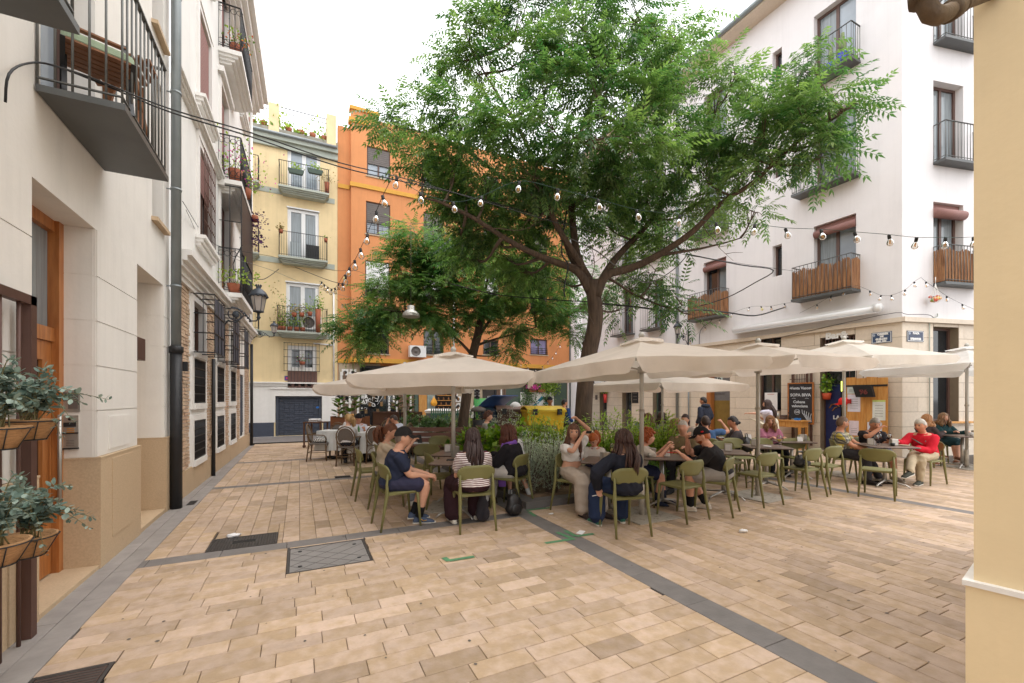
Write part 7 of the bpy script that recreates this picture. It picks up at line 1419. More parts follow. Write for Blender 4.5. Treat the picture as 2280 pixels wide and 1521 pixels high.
cable('thick black cable from the near balcony wall across to the tall tree', [PL.p(*PL.hit(2, 226), .02)]+px([(20, 165), (62, 141), (120, 146), (230, 188), (380, 250), (560, 305), (755, 371), (905, 406), (1080, 446), (1270, 500)], 2.75, 9.0), .007)
cable('thinner black cable running just above the thick one', [PL.p(*PL.hit(90, 138), .05)]+px([(200, 172), (380, 243), (560, 296), (755, 362), (910, 400), (1150, 470), (1330, 520), (1540, 570)], 2.9, 12.5)+[PR.p(*PR.hit(1782, 606), .1)], .006)
cable('black cable looping from the white house cage to the yellow balcony', [P2.p(3.7, 5.1, .45)]+px([(520, 600), (575, 622), (600, 615), (632, 590)], 11.5, 19.5), .012)
cable('black cable from the yellow balcony under the orange windows to the trees', px([(632, 584), (690, 608), (760, 632), (860, 640), (925, 622), (985, 628), (1100, 655), (1240, 668), (1322, 672)], 19.5, 9.0), .012)
cable('thin wire from the left house to the orange wall', [P2.p(.4, 4.55, .1)]+px([(470, 556), (600, 600), (700, 640), (800, 668), (905, 700), (985, 742)], 9, 19.5), .004, m_wire)
cable('thin wire from the grey downpipe to the orange wall', [P2.p(.2, 4.6, .1)]+px([(480, 545), (600, 570), (740, 602), (800, 605), (880, 640)], 9, 19.8), .005)
cable('black cable bundle from the trunk to the bar wall', px([(1336, 676), (1420, 684), (1500, 694), (1560, 690), (1620, 696), (1680, 703), (1730, 690), (1772, 676)], 9.0, 15.2), .02)
cable('black cable rising from the cane balcony to the branch tip', px([(1550, 684), (1620, 662), (1680, 630), (1722, 602), (1650, 590), (1530, 566)], 13.5, 9.0), .013)
cable('grey cable slung under the right branch', px([(1262, 528), (1330, 560), (1400, 615), (1450, 628), (1500, 600), (1530, 568)], 8.8, 9.5), .011, m_wire)
cable('black cable from behind the trunk to the lantern', px([(1290, 695), (1380, 690), (1450, 668), (1500, 645)], 9.3, 14.5), .007)
cable('cable loops with black plugs hanging in the tall tree', px([(1262, 470), (1250, 560), (1265, 590), (1256, 640), (1258, 662)], 8.6, 8.6), .014)
cable('cable drop with plugs below the cane balcony', [PR.p(*PR.hit(1560, 700, .2), .2), PR.p(*PR.hit(1585, 712, .2), .2), PR.p(*PR.hit(1560, 735, .1), .1), PR.p(*PR.hit(1557, 775, .06), .06)], .012)
cable('wire along the stone ledge to the green pipe', [PR.p(*PR.hit(1700, 760, .1), .1), PR.p(*PR.hit(1960, 702, .1), .1), PC.p(.05, 3.82, .1), PC.p(.75, 3.84, .1), PC.p(1.0, 3.78, .06)], .008)
b_g = MB(); b_g.lathe([(.012, -.02), (.017, -.03), (.036, -.062), (.042, -.085), (.036, -.108), (.018, -.124), (.004, -.127)], (0, 0, 0), 12); BG = b_g.mesh('bulb', gl2); BGS = b_g.mesh('bulb', mat('milky_bulb', (226, 214, 150), .3))
b_s = MB(); b_s.lathe([(.008, .035), (.02, .03), (.021, -.018), (.016, -.03)], (0, 0, 0), 10); BS = b_s.mesh('socket', m_btxt)
b_f = MB()
for k in range(4): a = k*1.57; b_f.tube([(.006*math.cos(a), .006*math.sin(a), -.04), (.012*math.cos(a), .012*math.sin(a), -.1)], .0028, 4)
BF = b_f.mesh('filament', m_fil)
def string(label, ends, socks, sc=1., milky=(), m=None):
    """cable through the sockets; each bulb hangs on it with its own socket and filament"""
    root = thing('string_light', label, 'string light', socks[len(socks)//2], group='strings of bulbs over the terrace'); P = list(socks) if ends is None else [ends[0]]+list(socks)+[ends[1]]
    q = MB(); q.tube([p+Vector((0, 0, .035*sc)) for p in smooth(P, 5)], .0038*max(.7, sc), 5); q.build('cable', m or m_cable, root, world=True)
    for k, p in enumerate(socks):
        o = put('bulb', BGS if k in milky else BG, root, p-root.location); o.scale = (sc, sc, sc); o.rotation_euler = (random.uniform(-.25, .25), random.uniform(-.25, .25), 0)
        put('socket', BS, o); put('filament', BF, o)
up = lambda L, dy: [(u, v-dy) for u, v in L]
m_gcab = mat('green_cable', (52, 84, 78), .5)
S1 = [(883, 415), (936, 449), (1010, 470), (1072, 457), (1156, 424), (1242, 441), (1332, 464), (1418, 487), (1513, 499), (1595, 516), (1680, 520), (1750, 528), (1829, 531), (1904, 537), (1980, 543), (2040, 549), (2105, 549), (2168, 548)]
string('long string of clear bulbs sagging from the black cable to the right corner', (at(866, 396, 5.2), PC.p(3.4, 6.2, .1)), [at(u, v-15, 4.7) for u, v in S1], .78, m=m_gcab)
S2 = [(853, 453), (838, 488), (818, 538), (803, 570), (790, 596), (778, 612), (770, 630), (763, 646)]
string('string of bulbs dropping steeply in front of the orange house', (at(872, 404, 5.3), at(745, 655, 8.8)), [at(u, v-12, d) for (u, v), d in zip(S2, inv(S2, 5.3, 8.4))], 1.0, milky=())
S2b = [(716, 638), (722, 644), (730, 650), (738, 654), (746, 652), (754, 642), (768, 622)]
string('short dense string of bulbs by the yellow house corner', (at(711, 630, 12), at(790, 604, 12)), [at(u, v-8, 11) for u, v in S2b], 1.0, milky=(6,))
S3 = [(762, 684), (788, 704), (818, 717), (846, 728), (870, 738), (893, 746), (918, 752), (945, 757), (970, 757), (995, 752), (1020, 745), (1045, 735)]
string('string of small bulbs drooping below the smaller tree', (at(748, 668, 12.5), at(1062, 722, 15)), [at(u, v-5, 14.5) for u, v in S3], .85)
S4 = [(1128, 792), (1145, 806), (1160, 817), (1175, 825), (1193, 828), (1208, 822), (1220, 811), (1230, 801), (1238, 790), (1247, 775)]
string('string of small bulbs along the base of the orange wall', (at(1113, 770, 18), at(1252, 752, 18)), [at(u, v-5, 18) for u, v in S4], .85)
rp = lambda u, v, d=.35: PR.p(*PR.hit(u, v, d), d); cp_ = lambda u, v, d=.25: PC.p(*PC.hit(u, v, d), d)
string('string of bulbs rising along the white wall beside the lantern', (rp(1500, 790), rp(1770, 676)), [rp(u, v-8) for u, v in ((1537, 768), (1570, 738), (1603, 722), (1631, 707), (1668, 694), (1695, 692), (1717, 692), (1747, 686))], 1.0, milky=(5,))
string('string of bulbs from the awning up to the cane balcony', (rp(1780, 700), rp(1908, 638)), [rp(u, v-8) for u, v in ((1819, 688), (1850, 670), (1880, 656))], 1.0)
string('string of bulbs sagging across the house corner', (rp(1908, 638), cp_(2052, 620)), [rp(1937, 650), rp(1961, 660), rp(1985, 660), cp_(2015, 648), cp_(2036, 630)], 1.0)
string('string of bulbs running down past the hanging fruit net', (cp_(2052, 622), cp_(2200, 705)), [cp_(2062, 630), cp_(2108, 662), cp_(2143, 680)], 1.0)
# ================================================================ lanterns
m_lamp = mat('lantern_iron', (58, 64, 72), .45, .3); m_lglass = mat('frosted_glass', (176, 166, 158), .25, var=.05)
def lantern(root, c, sc, m=None):
    m = m or m_lamp; c = Vector(c)
    q = MB(); q.lathe([(r*sc, z*sc) for r, z in ((.19, .0), (.205, .02), (.19, .05), (.15, .12), (.09, .17), (.05, .19), (.055, .22), (.06, .24), (.02, .25))], c+Vector((0, 0, .36*sc)), 18)
    for k in range(8): a = k*.785; q.ell(c+Vector((.055*sc*math.cos(a), .055*sc*math.sin(a), .62*sc)), (.016*sc, .016*sc, .03*sc), 6, 4)
    for k in range(12): a = k*.5236; q.ell(c+Vector((.19*sc*math.cos(a), .19*sc*math.sin(a), .355*sc)), (.03*sc, .03*sc, .02*sc), 6, 4)
    q.build('lamp_hood', m, root)
    q = MB(); q.lathe([(.1*sc, 0), (.165*sc, .36*sc)], c, 6, sm=False); q.build('lamp_glass', m_lglass, root); q = MB()
    for k in range(6): a = k*1.0472; q.bar(c+Vector((.102*sc*math.cos(a), .102*sc*math.sin(a), 0)), c+Vector((.168*sc*math.cos(a), .168*sc*math.sin(a), .36*sc)), .014*sc, .014*sc)
    q.lathe([(.115*sc, -.015*sc), (.115*sc, .01*sc), (.03*sc, -.05*sc), (.03*sc, -.12*sc), (.05*sc, -.14*sc), (.02*sc, -.2*sc)], c, 12); q.build('lamp_frame', m, root)
def spiral(c, r0, r1, a0, a1, n=18): return [Vector((c[0]+(r0+(r1-r0)*k/n)*math.cos(a0+(a1-a0)*k/n), 0, c[1]+(r0+(r1-r0)*k/n)*math.sin(a0+(a1-a0)*k/n))) for k in range(n+1)]
def wall_lamp(label, p, rz, L, sc, m=None):
    """x points away from the wall"""
    m = m or m_lamp; root = thing('wall_lantern', label, 'lantern', p, rz, 'ornate wall lanterns'); q = MB(); q.bar((.02, 0, -.38*sc), (.02, 0, .42*sc), .05*sc, .03); q.build('wall_bar', m, root)
    q = MB(); s = L/.8; q.tube(spiral((.36*s, .02), .16*sc, .03, 2.6, 2.6+8.5, 26), .014*sc, 6); q.tube([Vector((.03, 0, -.36*sc))]+[Vector((x*s, 0, z*sc)) for x, z in ((.1, -.3), (.22, -.12), (.36, -.16), (.5, .0), (.52, .1), (.56, .02), (.66, -.1), (.76, -.09), (.8, .0))], .018*sc, 6); q.tube([Vector((.03, 0, .3*sc))]+[Vector((x*s, 0, z*sc)) for x, z in ((.09, .36), (.16, .3), (.12, .22), (.16, .14), (.28, .17), (.42, .16), (.5, .06))], .014*sc, 6); q.ell((.36*s, 0, .02), (.075*sc, .02, .075*sc), 12, 8)
    for k in range(9): t = k/8; q.ell((s*(.3+.34*t), 0, (.19-.3*t*t)*sc), (.035*sc, .012, .022*sc), 6, 4)
    q.build('scroll_bracket', m, root); lantern(root, (L, 0, .14*sc), sc, m); return root
u, z = P2.hit(482, 700); wall_lamp('large ornate lantern on a scrolled bracket on the white left house', P2.p(u, z, 0), 0, .80, .95)
wall_lamp('smaller four sided lantern at the lane corner by the yellow house', P2.p(LN-.05, 3.75, 0), 0, .75, .62)
u, z = PR.hit(1533, 752); wall_lamp('black lantern on a scroll bracket on the white right house', PR.p(u, z, 0), math.pi, .62, .8)
o = thing('pendant_lamp', 'brushed steel dome lamp hanging in front of the smaller tree', 'lamp', at(915, 706, 10.2)); q = MB(); q.lathe([(.205, 0), (.21, .015), (.19, .08), (.13, .14), (.085, .165), (.085, .26), (.06, .27)], (0, 0, 0), 24); q.build('dome', m_alu, o); q = MB(); q.tube([(0, 0, .27), (0, 0, 2.2)], .004, 5); q.tube([(-.9, .2, 2.35), (0, 0, 2.2), (.9, -.2, 2.3)], .005, 5); q.build('cable', m_wire, o)
# ================================================================ covers, tape and litter on the ground
m_cast = mat('cast_iron', (74, 70, 68), .5, .4, var=.2, sc=12, stain=.3); m_tape = mat('green_tape', (84, 132, 94), .6, var=.15, sc=20, stain=.4, ssc=9)
def cover(label, r, m, kind):
    x0, x1, y0, y1 = r; o = thing('manhole_cover', label, 'manhole cover', ((x0+x1)/2, (y0+y1)/2, -.012)); a, e = (x1-x0)/2-.004, (y1-y0)/2-.004; q = MB(); q.box(-a+.025, a-.025, -e+.025, e-.025, -.008, .010); q.build('plate', m, o)
    q = MB(); q.box(-a, a, -e, -e+.02, -.008, .012); q.box(-a, a, e-.02, e, -.008, .012); q.box(-a, -a+.02, -e+.02, e-.02, -.008, .012); q.box(a-.02, a, -e+.02, e-.02, -.008, .012); q.build('rim', m_cast, o); q = MB()
    if kind == 'stud':
        nx, ny = int(a*2/.028), int(e*2/.028)
        for i in range(1, nx-1):
            for j in range(1, ny-1):
                x, y = -a+(i+.5)*2*a/nx, -e+(j+.5)*2*e/ny
                if abs(x) < .12 and abs(y) < .05: continue
                q.box(x-.009, x+.009, y-.009, y+.009, .010, .0135)
        q.build('studs', m_cast, o, kind='stuff'); q = MB(); q.box(-.11, .11, -.045, .045, .010, .0125); q.build('badge_plate', m_band, o)
    elif kind == 'lines':
        for k in range(-3, 5):
            for sg_ in (1, -1):
                pts = [(-a+.03, (-.5+k*.25)*2*e+ (0 if sg_ > 0 else 0)), (a-.03, (-.5+k*.25)*2*e+sg_*2*e*.8)]
                (xa, ya), (xb, yb) = pts; t0, t1 = 0, 1
                for lim in (e-.03,):
                    for s in (1, -1):
                        f0, f1 = s*ya-lim, s*yb-lim
                        if f0 > 0 and f1 > 0: t0, t1 = 1, 0
                        elif f0 > 0: t0 = max(t0, f0/(f0-f1))
                        elif f1 > 0: t1 = min(t1, f0/(f0-f1))
                if t1-t0 > .03: q.bar((xa+(xb-xa)*t0, ya+(yb-ya)*t0, .0105), (xa+(xb-xa)*t1, ya+(yb-ya)*t1, .0105),   .004, .0015)
        q.build('scored_lines', m_cast, o, kind='stuff')
        for x in (-a*.7, a*.7):
            for y in (-e*.6, e*.6): q = MB(); q.lathe([(.02, .010), (.02, .0125)], (x, y, 0), 10); q.build('lift_hole', m_btxt, o)
    else:
        n = int(e*2/.03)
        for j in range(1, n): y = -e+j*2*e/n; q.box(-a+.03, a-.03, y-.006, y+.006, .010, .0125)
        q.build('ribs', m_cast, o, kind='stuff')
cover('studded black iron manhole cover beside the dark stone strip', CUTS[0], m_cast, 'stud'); cover('grey steel manhole cover with crossed lines, in front of the studded one', CUTS[1], mat('steel_cover', (128, 124, 121), .6, .1, var=.1, stain=.2), 'lines'); cover('rusty ribbed drain cover at the lower left edge', CUTS[2], mat('rusty_cover', (88, 70, 64), .6, .3, var=.2), 'ribs')
def flat(name, label, cat, rects, m, z=.004):
    q = MB()
    for c in rects: q.add([Vector((p[0], p[1], z)) for p in c], [(0, 1, 2, 3)])
    return tag(q.build(name, m), label, cat)
def tape(label, *ls):
    R_ = []
    for (a, b) in ls: a = gnd(*a); b = gnd(*b); d = (b-a).normalized(); n = Vector((-d.y, d.x, 0))*.028; R_.append([a-n, b-n, b+n, a+n])
    for k, r_ in enumerate(R_): 
        for p in r_: p.z = 0
    q = MB()
    for k, c in enumerate(R_): q.add([Vector((p.x, p.y, .004+.001*k)) for p in c], [(0, 1, 2, 3)])
    o = q.build('tape_mark', m_tape); tag(o, label, 'tape', 'green tape corners on the paving'); o['kind'] = 'thing'
tape('green tape corner lying alone on the pale slabs', ((988, 1242), (1000, 1250)), ((1000, 1249), (1056, 1240))); tape('green tape corner touching the left edge of the dark strip', ((1214, 1210), (1280, 1200)), ((1272, 1199), (1240, 1186))); tape('green tape corner across the dark strip by the white paper', ((1258, 1182), (1282, 1195)), ((1282, 1195), (1322, 1189))); tape('green tape corner below the bobbed woman', ((1178, 1140), (1192, 1150)), ((1172, 1137), (1225, 1131)))
flat('paper', 'folded white paper lying on the dark strip', 'paper', [[gnd(1282, 1189), gnd(1296, 1192), gnd(1304, 1184), gnd(1291, 1182)]], m_paper, .008)
for label, u, v, s in (('crumpled tissue on the studded manhole cover', 520, 1195, .045), ('crumpled napkin on the paving right of the terrace', 1655, 1185, .04), ('small pink wrapper by the dark strip', 1227, 1145, .02)):
    q = MB(); q.ell((0, 0, 0), (s*1.6, s, s*.5), 14, 9, fn=lambda p: p*(1+.5*noise.noise(p*60+Vector((u, 0, 0))))); tag(q.build('tissue', m_paper, loc=gnd(u, v)+Vector((0, 0, s*.35))), label, 'litter')
for label, u, v, w, h_ in (('small dark drain grate behind the cane chairs side', 763, 1062, .3, .22), ('rusty drain grate in the grey kerb slabs', 428, 1120, .1, .3)): 
    p = gnd(u, v); o = thing('drain_grate', label, 'drain', (p.x, p.y, .002)); q = MB(); q.box(-w/2, w/2, -h_/2, h_/2, 0, .004); q.build('frame', m_cast, o); q = MB()
    for k in range(6): q.box(-w/2+.01, w/2-.01, -h_/2+.015+k*(h_-.03)/6, -h_/2+.015+k*(h_-.03)/6+h_*.07, .004, .006)
    q.build('slots', m_btxt, o, kind='stuff')
q = MB()                                     # specks and gum on the paving
for i in range(240):
    a = Vector((random.uniform(-1.2, 8), random.uniform(1.2, 8), .0035)); r = random.uniform(.004, .014)
    q.add([a+Vector((r*math.cos(t)*random.uniform(.7, 1.2), r*math.sin(t)*random.uniform(.7, 1.2), 0)) for t in np.linspace(0, 6.28, 7)[:-1]], [(0, 1, 2, 3, 4, 5)])
q.build('litter_specks', mat('gum_speck', (96, 88, 80), .8, var=.3), pav, kind='stuff')
# ================================================================ eucalyptus baskets on the steel rack by the door
rk = thing('plant_rack', 'brown steel plant rack standing against the near left wall', 'rack', (-1.62, 3.9, 0)); q = MB(); q.bar((0, .12, 0), (0, .12, 2.28), .07, .05); q.bar((0, -1.2, 0), (0, -1.2, 2.28), .07, .05); q.bar((0, -1.24, 2.25), (0, .155, 2.25), .05, .06); q.build('post', m_rust, rk)
for y in (-.9, -.55, -.2, .0): q = MB(); q.tube([(0, y, 0), (0, y, 2.23)], .011, 6); q.build('rack_bar', m_rust, rk)
m_coir = mat('coir', (176, 134, 92), .9, var=.25, sc=30, stretch=(1, 1, 4), bump=.6, bsc=60); m_euc = leafmat('eucalyptus_leaf', (92, 114, 104), (150, 166, 154), .6, .12, .3)
LEAFV = []
for k in range(3):
    q = MB(); w = (.42, .36, .5)[k]; q.add([(0, 0, 0), (w*.6, .25, .03), (w*.75, .55, .04), (w*.4, .88, 0), (0, 1, -.04), (-w*.4, .88, 0), (-w*.75, .55, .04), (-w*.6, .25, .03), (0, .5, -.03)], [(i, (i+1) % 8, 8) for i in range(8)], 0, True); me = q.mesh('leaf', m_euc); LEAFV.append(me)
LTONE = []
for t in (.05, .35, .65, .95):
    for me in LEAFV: m2 = me.copy(); a = m2.attributes.new('tone', 'FLOAT', 'FACE'); a.data.foreach_set('value', [t]*8); LTONE.append(m2)
def basket(label, plab, p, rz, tips, n):
    o = thing('plant_basket', label, 'basket', p, rz, 'coir baskets on the steel rack'); q = MB(); q.lathe([(.03, -.13), (.075, -.12), (.125, -.02), (.135, .0), (.12, .0), (.1, -.03)], (0, 0, 0), 20); q.build('liner', m_coir, o); q = MB()
    q.tube([(.138*math.cos(t), .138*math.sin(t), -.01) for t in np.linspace(0, 6.283, 21)], .004, 5); q.tube([(.08*math.cos(t), .08*math.sin(t), -.122) for t in np.linspace(0, 6.283, 17)], .004, 5)
    for k in range(7): a = k*.9; q.tube([(.138*math.cos(a), .138*math.sin(a), -.01), (.082*math.cos(a), .082*math.sin(a), -.12)], .003, 5)
    q.bar((-.12, 0, -.03), (-.22, 0, -.03), .012, .012); q.build('wire_frame', m_iron, o)
    r = thing('eucalyptus_plant', plab, 'plant', p, 0, 'eucalyptus plants in the baskets'); S_ = MB(); rn = random.Random(len(label)*7)
    for t in tips:
        t = Vector(t); mid = Vector((t.x*.45, t.y*.45, max(t.z, .1)*.75+.06)); pts = smooth([Vector((rn.uniform(-.04, .04), rn.uniform(-.04, .04), -.03)), mid, t], 7); S_.tube(pts, [.004-.0002*k for k in range(len(pts))], 5)
        for k in range(3, len(pts)):
            d = (pts[k]-pts[k-1]).normalized(); s = d.orthogonal().normalized(); s = Matrix.Rotation(rn.uniform(0, 6.28), 3, d) @ s
            for sg_ in (1, -1):
                if rn.random() < .12: continue
                f = (s*sg_+d*.45+Vector((0, 0, rn.uniform(-.35, .2)))).normalized(); x = f.cross(Vector((rn.uniform(-.4, .4), rn.uniform(-.4, .4), 1))).normalized(); zz_ = x.cross(f); L = rn.uniform(.052, .08)*(1.12-.05*k); mw = Matrix((x, f, zz_)).transposed().to_4x4(); mw.translation = pts[k]
                l_ = put('leaf', rn.choice(LTONE), r); l_.matrix_local = mw @ Matrix.Diagonal((L, L, L, 1))
    S_.build('stems', mat('green_twig', (116, 110, 74), .7), r)
def tipset(spec):
    return [tuple(RT*a+FW*b+Vector((0, 0, c))) for a, b, c in spec]
rn = random.Random(3)
def bushy(n, right): return [(rn.uniform(-.2, .2)+(right if rn.random() < .3 else 0), rn.uniform(-.12, .12), rn.uniform(.06, .3)) for _ in range(n)]
basket('coir basket at the upper left on the rack', 'eucalyptus in the upper left basket with an upright tip', at(-8, 950, 2.35), 0, tipset(bushy(17, .1)+[(.1, 0, .36), (.02, .05, .3)]), 0)
basket('coir basket at the upper right by the door', 'eucalyptus arching from the upper right basket towards the intercom', at(62, 934, 2.62), 0, tipset(bushy(12, .15)+[(.28, .05, .10), (.22, .1, .16), (.4, .1, .12), (.28, .0, -.02), (.2, .0, -.1)]), 0)
basket('coir basket at the lower left on the rack', 'eucalyptus in the lower left basket', at(-10, 1207, 2.3), 0, tipset(bushy(17, .1)+[(.1, .05, .34)]), 0)
basket('coir basket at the lower right by the door', 'eucalyptus trailing from the lower right basket', at(60, 1192, 2.6), 0, tipset(bushy(12, .15)+[(.26, .05, .14), (.3, .08, .02), (.2, .0, .2), (.16, -.05, -.1), (.3, .1, .08)]), 0)
# ================================================================ near balcony: folding chair, round table
o = thing('folding_chair', 'wooden folding chair with a green cushion on the near balcony', 'chair', (-1.46, 4.62, 3.86), R(200)); m_slt = mat('teak', (140, 94, 62), .6, var=.2, sc=6, stretch=(1, 8, 8))
for k in range(6): q = MB(); q.box(-.2, .2, -.2+k*.068, -.145+k*.068, .43, .445); q.build('seat_slat', m_slt, o)
for s in (-1, 1): q = MB(); q.bar((s*.2, -.24, 0), (s*.2, .2, .44), .03, .012); q.bar((s*.19, .24, 0), (s*.19, -.3, .86), .03, .012); q.build('leg', m_iron, o)
q = MB(); q.bar((-.19, -.28, .82), (.19, -.28, .82), .05, .015); q.build('backrest', m_slt, o)
q = MB(); rbox(q, (0, 0, .475), .21, .2, .03, .06); tag(q.build('cushion', mat('sage_cushion', (160, 178, 152), .9, var=.1, bump=.2), loc=(-1.46, 4.62, 3.86), rz=R(200)), 'sage green flowered cushion on the folding chair', 'cushion')
o = thing('garden_table', 'round slatted wooden table tilted on the near balcony', 'table', (-1.44, 5.12, 3.86), 0)
for k in range(9): x = -.2+.05*k; h = math.sqrt(max(.002, .055-x*x)); q = MB(); q.hexa([(x-.02, -h, .7+.5*x), (x+.02, -h, .71+.5*x), (x+.02, h, .71+.5*x), (x-.02, h, .7+.5*x)], [(x-.02, -h, .72+.5*x), (x+.02, -h, .73+.5*x), (x+.02, h, .73+.5*x), (x-.02, h, .72+.5*x)]); q.build('slat', m_slt, o)
for s in (-1, 1): q = MB(); q.bar((s*.14, -.15, 0), (s*.1, .12, .68), .05, .025); q.bar((-s*.16, .16, 0), (-s*.1, -.1, .66), .04, .025); q.build('leg', m_slt, o)
# ================================================================ balcony plants and other facade things
def pot(label, p, r=.12, h=.18, m=None, n=90, L=.09, sx=.16, sz=.2, lm=None, fl=None, nm='potted_plant', group=None, drop=0.):
    o = thing(nm, label, 'potted plant', p, group=group); q = MB(); q.lathe([(r*.75, 0), (r, h), (r*.88, h), (r*.8, h*.85)], (0, 0, 0), 14); q.build('pot', m or m_terra, o)
    pp_ = np.stack([rng.normal(0, sx, n), rng.normal(0, sx*.7, n), h+np.abs(rng.normal(0, sz, n))-drop*rng.random(n)], 1); scatter('leaves', *lf, pp_, rots(rng.normal(0, 1, (n, 3))+[0, 0, .6], rng.normal(0, 1, (n, 3))), rng.uniform(.5, 1.2, n)*L, lm or m_gloss, rng.uniform(0, 1, n), o, kind='stuff')
    q = MB(); 
    for k in range(5): q.tube([(0, 0, h*.8), (random.gauss(0, sx*.7), random.gauss(0, sx*.5), h+sz*random.uniform(.6, 1.3))], .005, 4)
    q.build('stems', m_twig, o)
    if fl: n2 = n//2; scatter('blossoms', *lf, np.stack([rng.normal(0, sx, n2), rng.normal(0, sx*.7, n2), h+np.abs(rng.normal(sz*.6, sz*.5, n2))], 1), rots(rng.normal(0, 1, (n2, 3)), rng.normal(0, 1, (n2, 3))), np.full(n2, L*.8), fl, rng.uniform(0, 1, n2), o, kind='stuff')
    return o
magenta = mat('magenta_petal', (206, 66, 160), .6); crimson = mat('red_petal', (190, 30, 36), .6); violet = leafmat('violet_leaf', (58, 34, 62), (96, 60, 100)); dry = leafmat('dry_leaf', (120, 110, 70), (170, 150, 100))
def up2(u, z, d): return P2.p(u, z, d)
pot('bougainvillea with magenta flowers in a terracotta pot on the white balcony', up2(3.85, 6.55, .3), .15, .3, None, 160, .07, .3, .4, m_lime, magenta); pot('second bougainvillea spilling over the white balcony end', up2(4.6, 6.55, .42), .13, .22, None, 160, .07, .25, .3, m_lime, magenta); pot('dark violet trailing plant hanging below the white balcony', up2(5.6, 6.35, .5), .1, .15, None, 320, .08, .12, .1, violet, None, drop=.95); pot('orange flowered pot high on the topmost left balcony', up2(3.9, 9.55, .3), .14, .2, None, 90, .07, .2, .2, m_gloss, mat('orange_petal', (214, 110, 40)))
pot('terracotta window box plants behind the low black railing', up2(3.75, 4.0, .3), .15, .2, None, 150, .08, .25, .2, m_lime)
yb = [rY[0][2], rY[1][2], rY[2][2]]
for x, lab in ((659, 'long green trough at the left of the top yellow balcony'), (702, 'long green trough at the right of the top yellow balcony')):
    u, z = PF.hit(x, 381, .55); o = thing('window_box', lab, 'planter', PF.p(u, z-.14, .58), group='green troughs on the yellow balcony'); q = MB(); q.hexa([(-.24, -.07, 0), (.24, -.07, 0), (.24, .07, 0), (-.24, .07, 0)], [(-.3, -.1, .17), (.3, -.1, .17), (.3, .1, .17), (-.3, .1, .17)]); q.build('trough', m_green, o); n = 60; scatter('leaves', *lf, np.stack([rng.normal(0, .14, n), rng.normal(0, .05, n), .17+np.abs(rng.normal(0, .12, n))], 1), rots(rng.normal(0, 1, (n, 3))+[0, 0, 1], rng.normal(0, 1, (n, 3))), rng.uniform(.05, .12, n), m_lime, rng.uniform(0, 1, n), o, kind='stuff')
pot('dry wispy plant at the right end of the top yellow balcony', PF.p(rY[0][1]+.25, yb[0], .4), .1, .5, m_terra, 100, .07, .22, .25, dry)
for k, (u, s, h_, lm, lab) in enumerate(((rY[2][0]-.25, .16, .75, dry, 'tall straw coloured cactus at the left of the plant filled balcony'), (rY[2][0]-.1, .14, .55, m_gloss, 'tall green cactus on the plant filled balcony'), (rY[2][0]+.15, .12, .3, m_hedge, 'pot of dark leaves on the plant filled balcony'), (rY[2][0]+.4, .14, .3, m_lime, 'yellow leaved plant in the middle of the plant filled balcony'), (rY[2][0]+.62, .13, .35, m_lime, 'spiky yellow green plant beside the air conditioner'), (rY[2][1]-.05, .12, .25, m_gloss, 'trailing fern over the air conditioner'))): pot(lab, PF.p(u, yb[2], .4 if k != 5 else .5), .11, .18 if k < 5 else .98, None, 130, .09, s, h_, lm, group='pots on the yellow balconies')
for k, (x, y, lab) in enumerate(((655, 700, 'row of terracotta pots on the left rail of the plant filled balcony'), (672, 700, 'terracotta pots on the middle rail of the plant filled balcony'), (690, 698, 'leafy pot on the right rail of the plant filled balcony'))): u, z = PF.hit(x, y, .55); pot(lab, PF.p(u, z-.1, .56), .1, .16, None, 70, .08, .12, .16, m_lime if k == 2 else dry)
pot('spiky grass in a pot at the left of the second yellow balcony', PF.p(rY[1][0]-.22, yb[1]+.9, .5), .08, .14, None, 40, .12, .06, .12, dry); pot('small terracotta pot at the right of the second yellow balcony', PF.p(rY[1][1]+.25, yb[1]+.8, .5), .08, .14, None, 30, .06, .06, .06, m_lime); pot('red flowers in the barred ground floor window', PF.p((rY[3][0]+rY[3][1])/2, rY[3][2]+.25, .1), .12, .14, m_terra, 50, .06, .14, .14, m_gloss, crimson)
for x, y, w, h_, P_, dd, lab in ((693, 720, .78, .55, PF, .25, 'air conditioner among the plants of the yellow balcony'), (929, 783, .75, .52, PO, .25, 'air conditioner on the orange wall above the leftmost umbrella')):
    u, z = P_.hit(x, y, dd); o = thing('air_conditioner', lab, 'air conditioner', P_.p(u, z-h_/2, 0)); q = MB(); q.box(-w/2, w/2, -.42, -.1, 0, h_); q.build('casing', m_upvc, o); q = MB(); q.lathe([(h_*.42, 0), (h_*.42, .012), (h_*.39, .012), (h_*.39, .004), (.06, .004), (.05, .014)], (-.1, -.42, h_/2), 22, mx=Matrix.Rotation(R(90), 3, 'X')); q.build('fan_grille', m_shut, o)
o = thing('drying_board', 'grey patterned board leaning on the second yellow balcony', 'board', PF.p(rY[1][0]+.1, yb[1], .35)); q = MB(); q.hexa([(0, 0, 0), (.4, 0, 0), (.4, .03, 0), (0, .03, 0)], [(0, .12, .7), (.4, .12, .7), (.4, .15, .7), (0, .15, .7)]); q.build('panel', m_zinc, o); o = thing('storage_chest', 'dark lattice box on the second yellow balcony', 'box', PF.p(rY[1][1]-.25, yb[1], .35)); q = MB(); q.box(-.25, .25, -.1, .1, 0, .6); q.build('lattice', m_btxt, o)
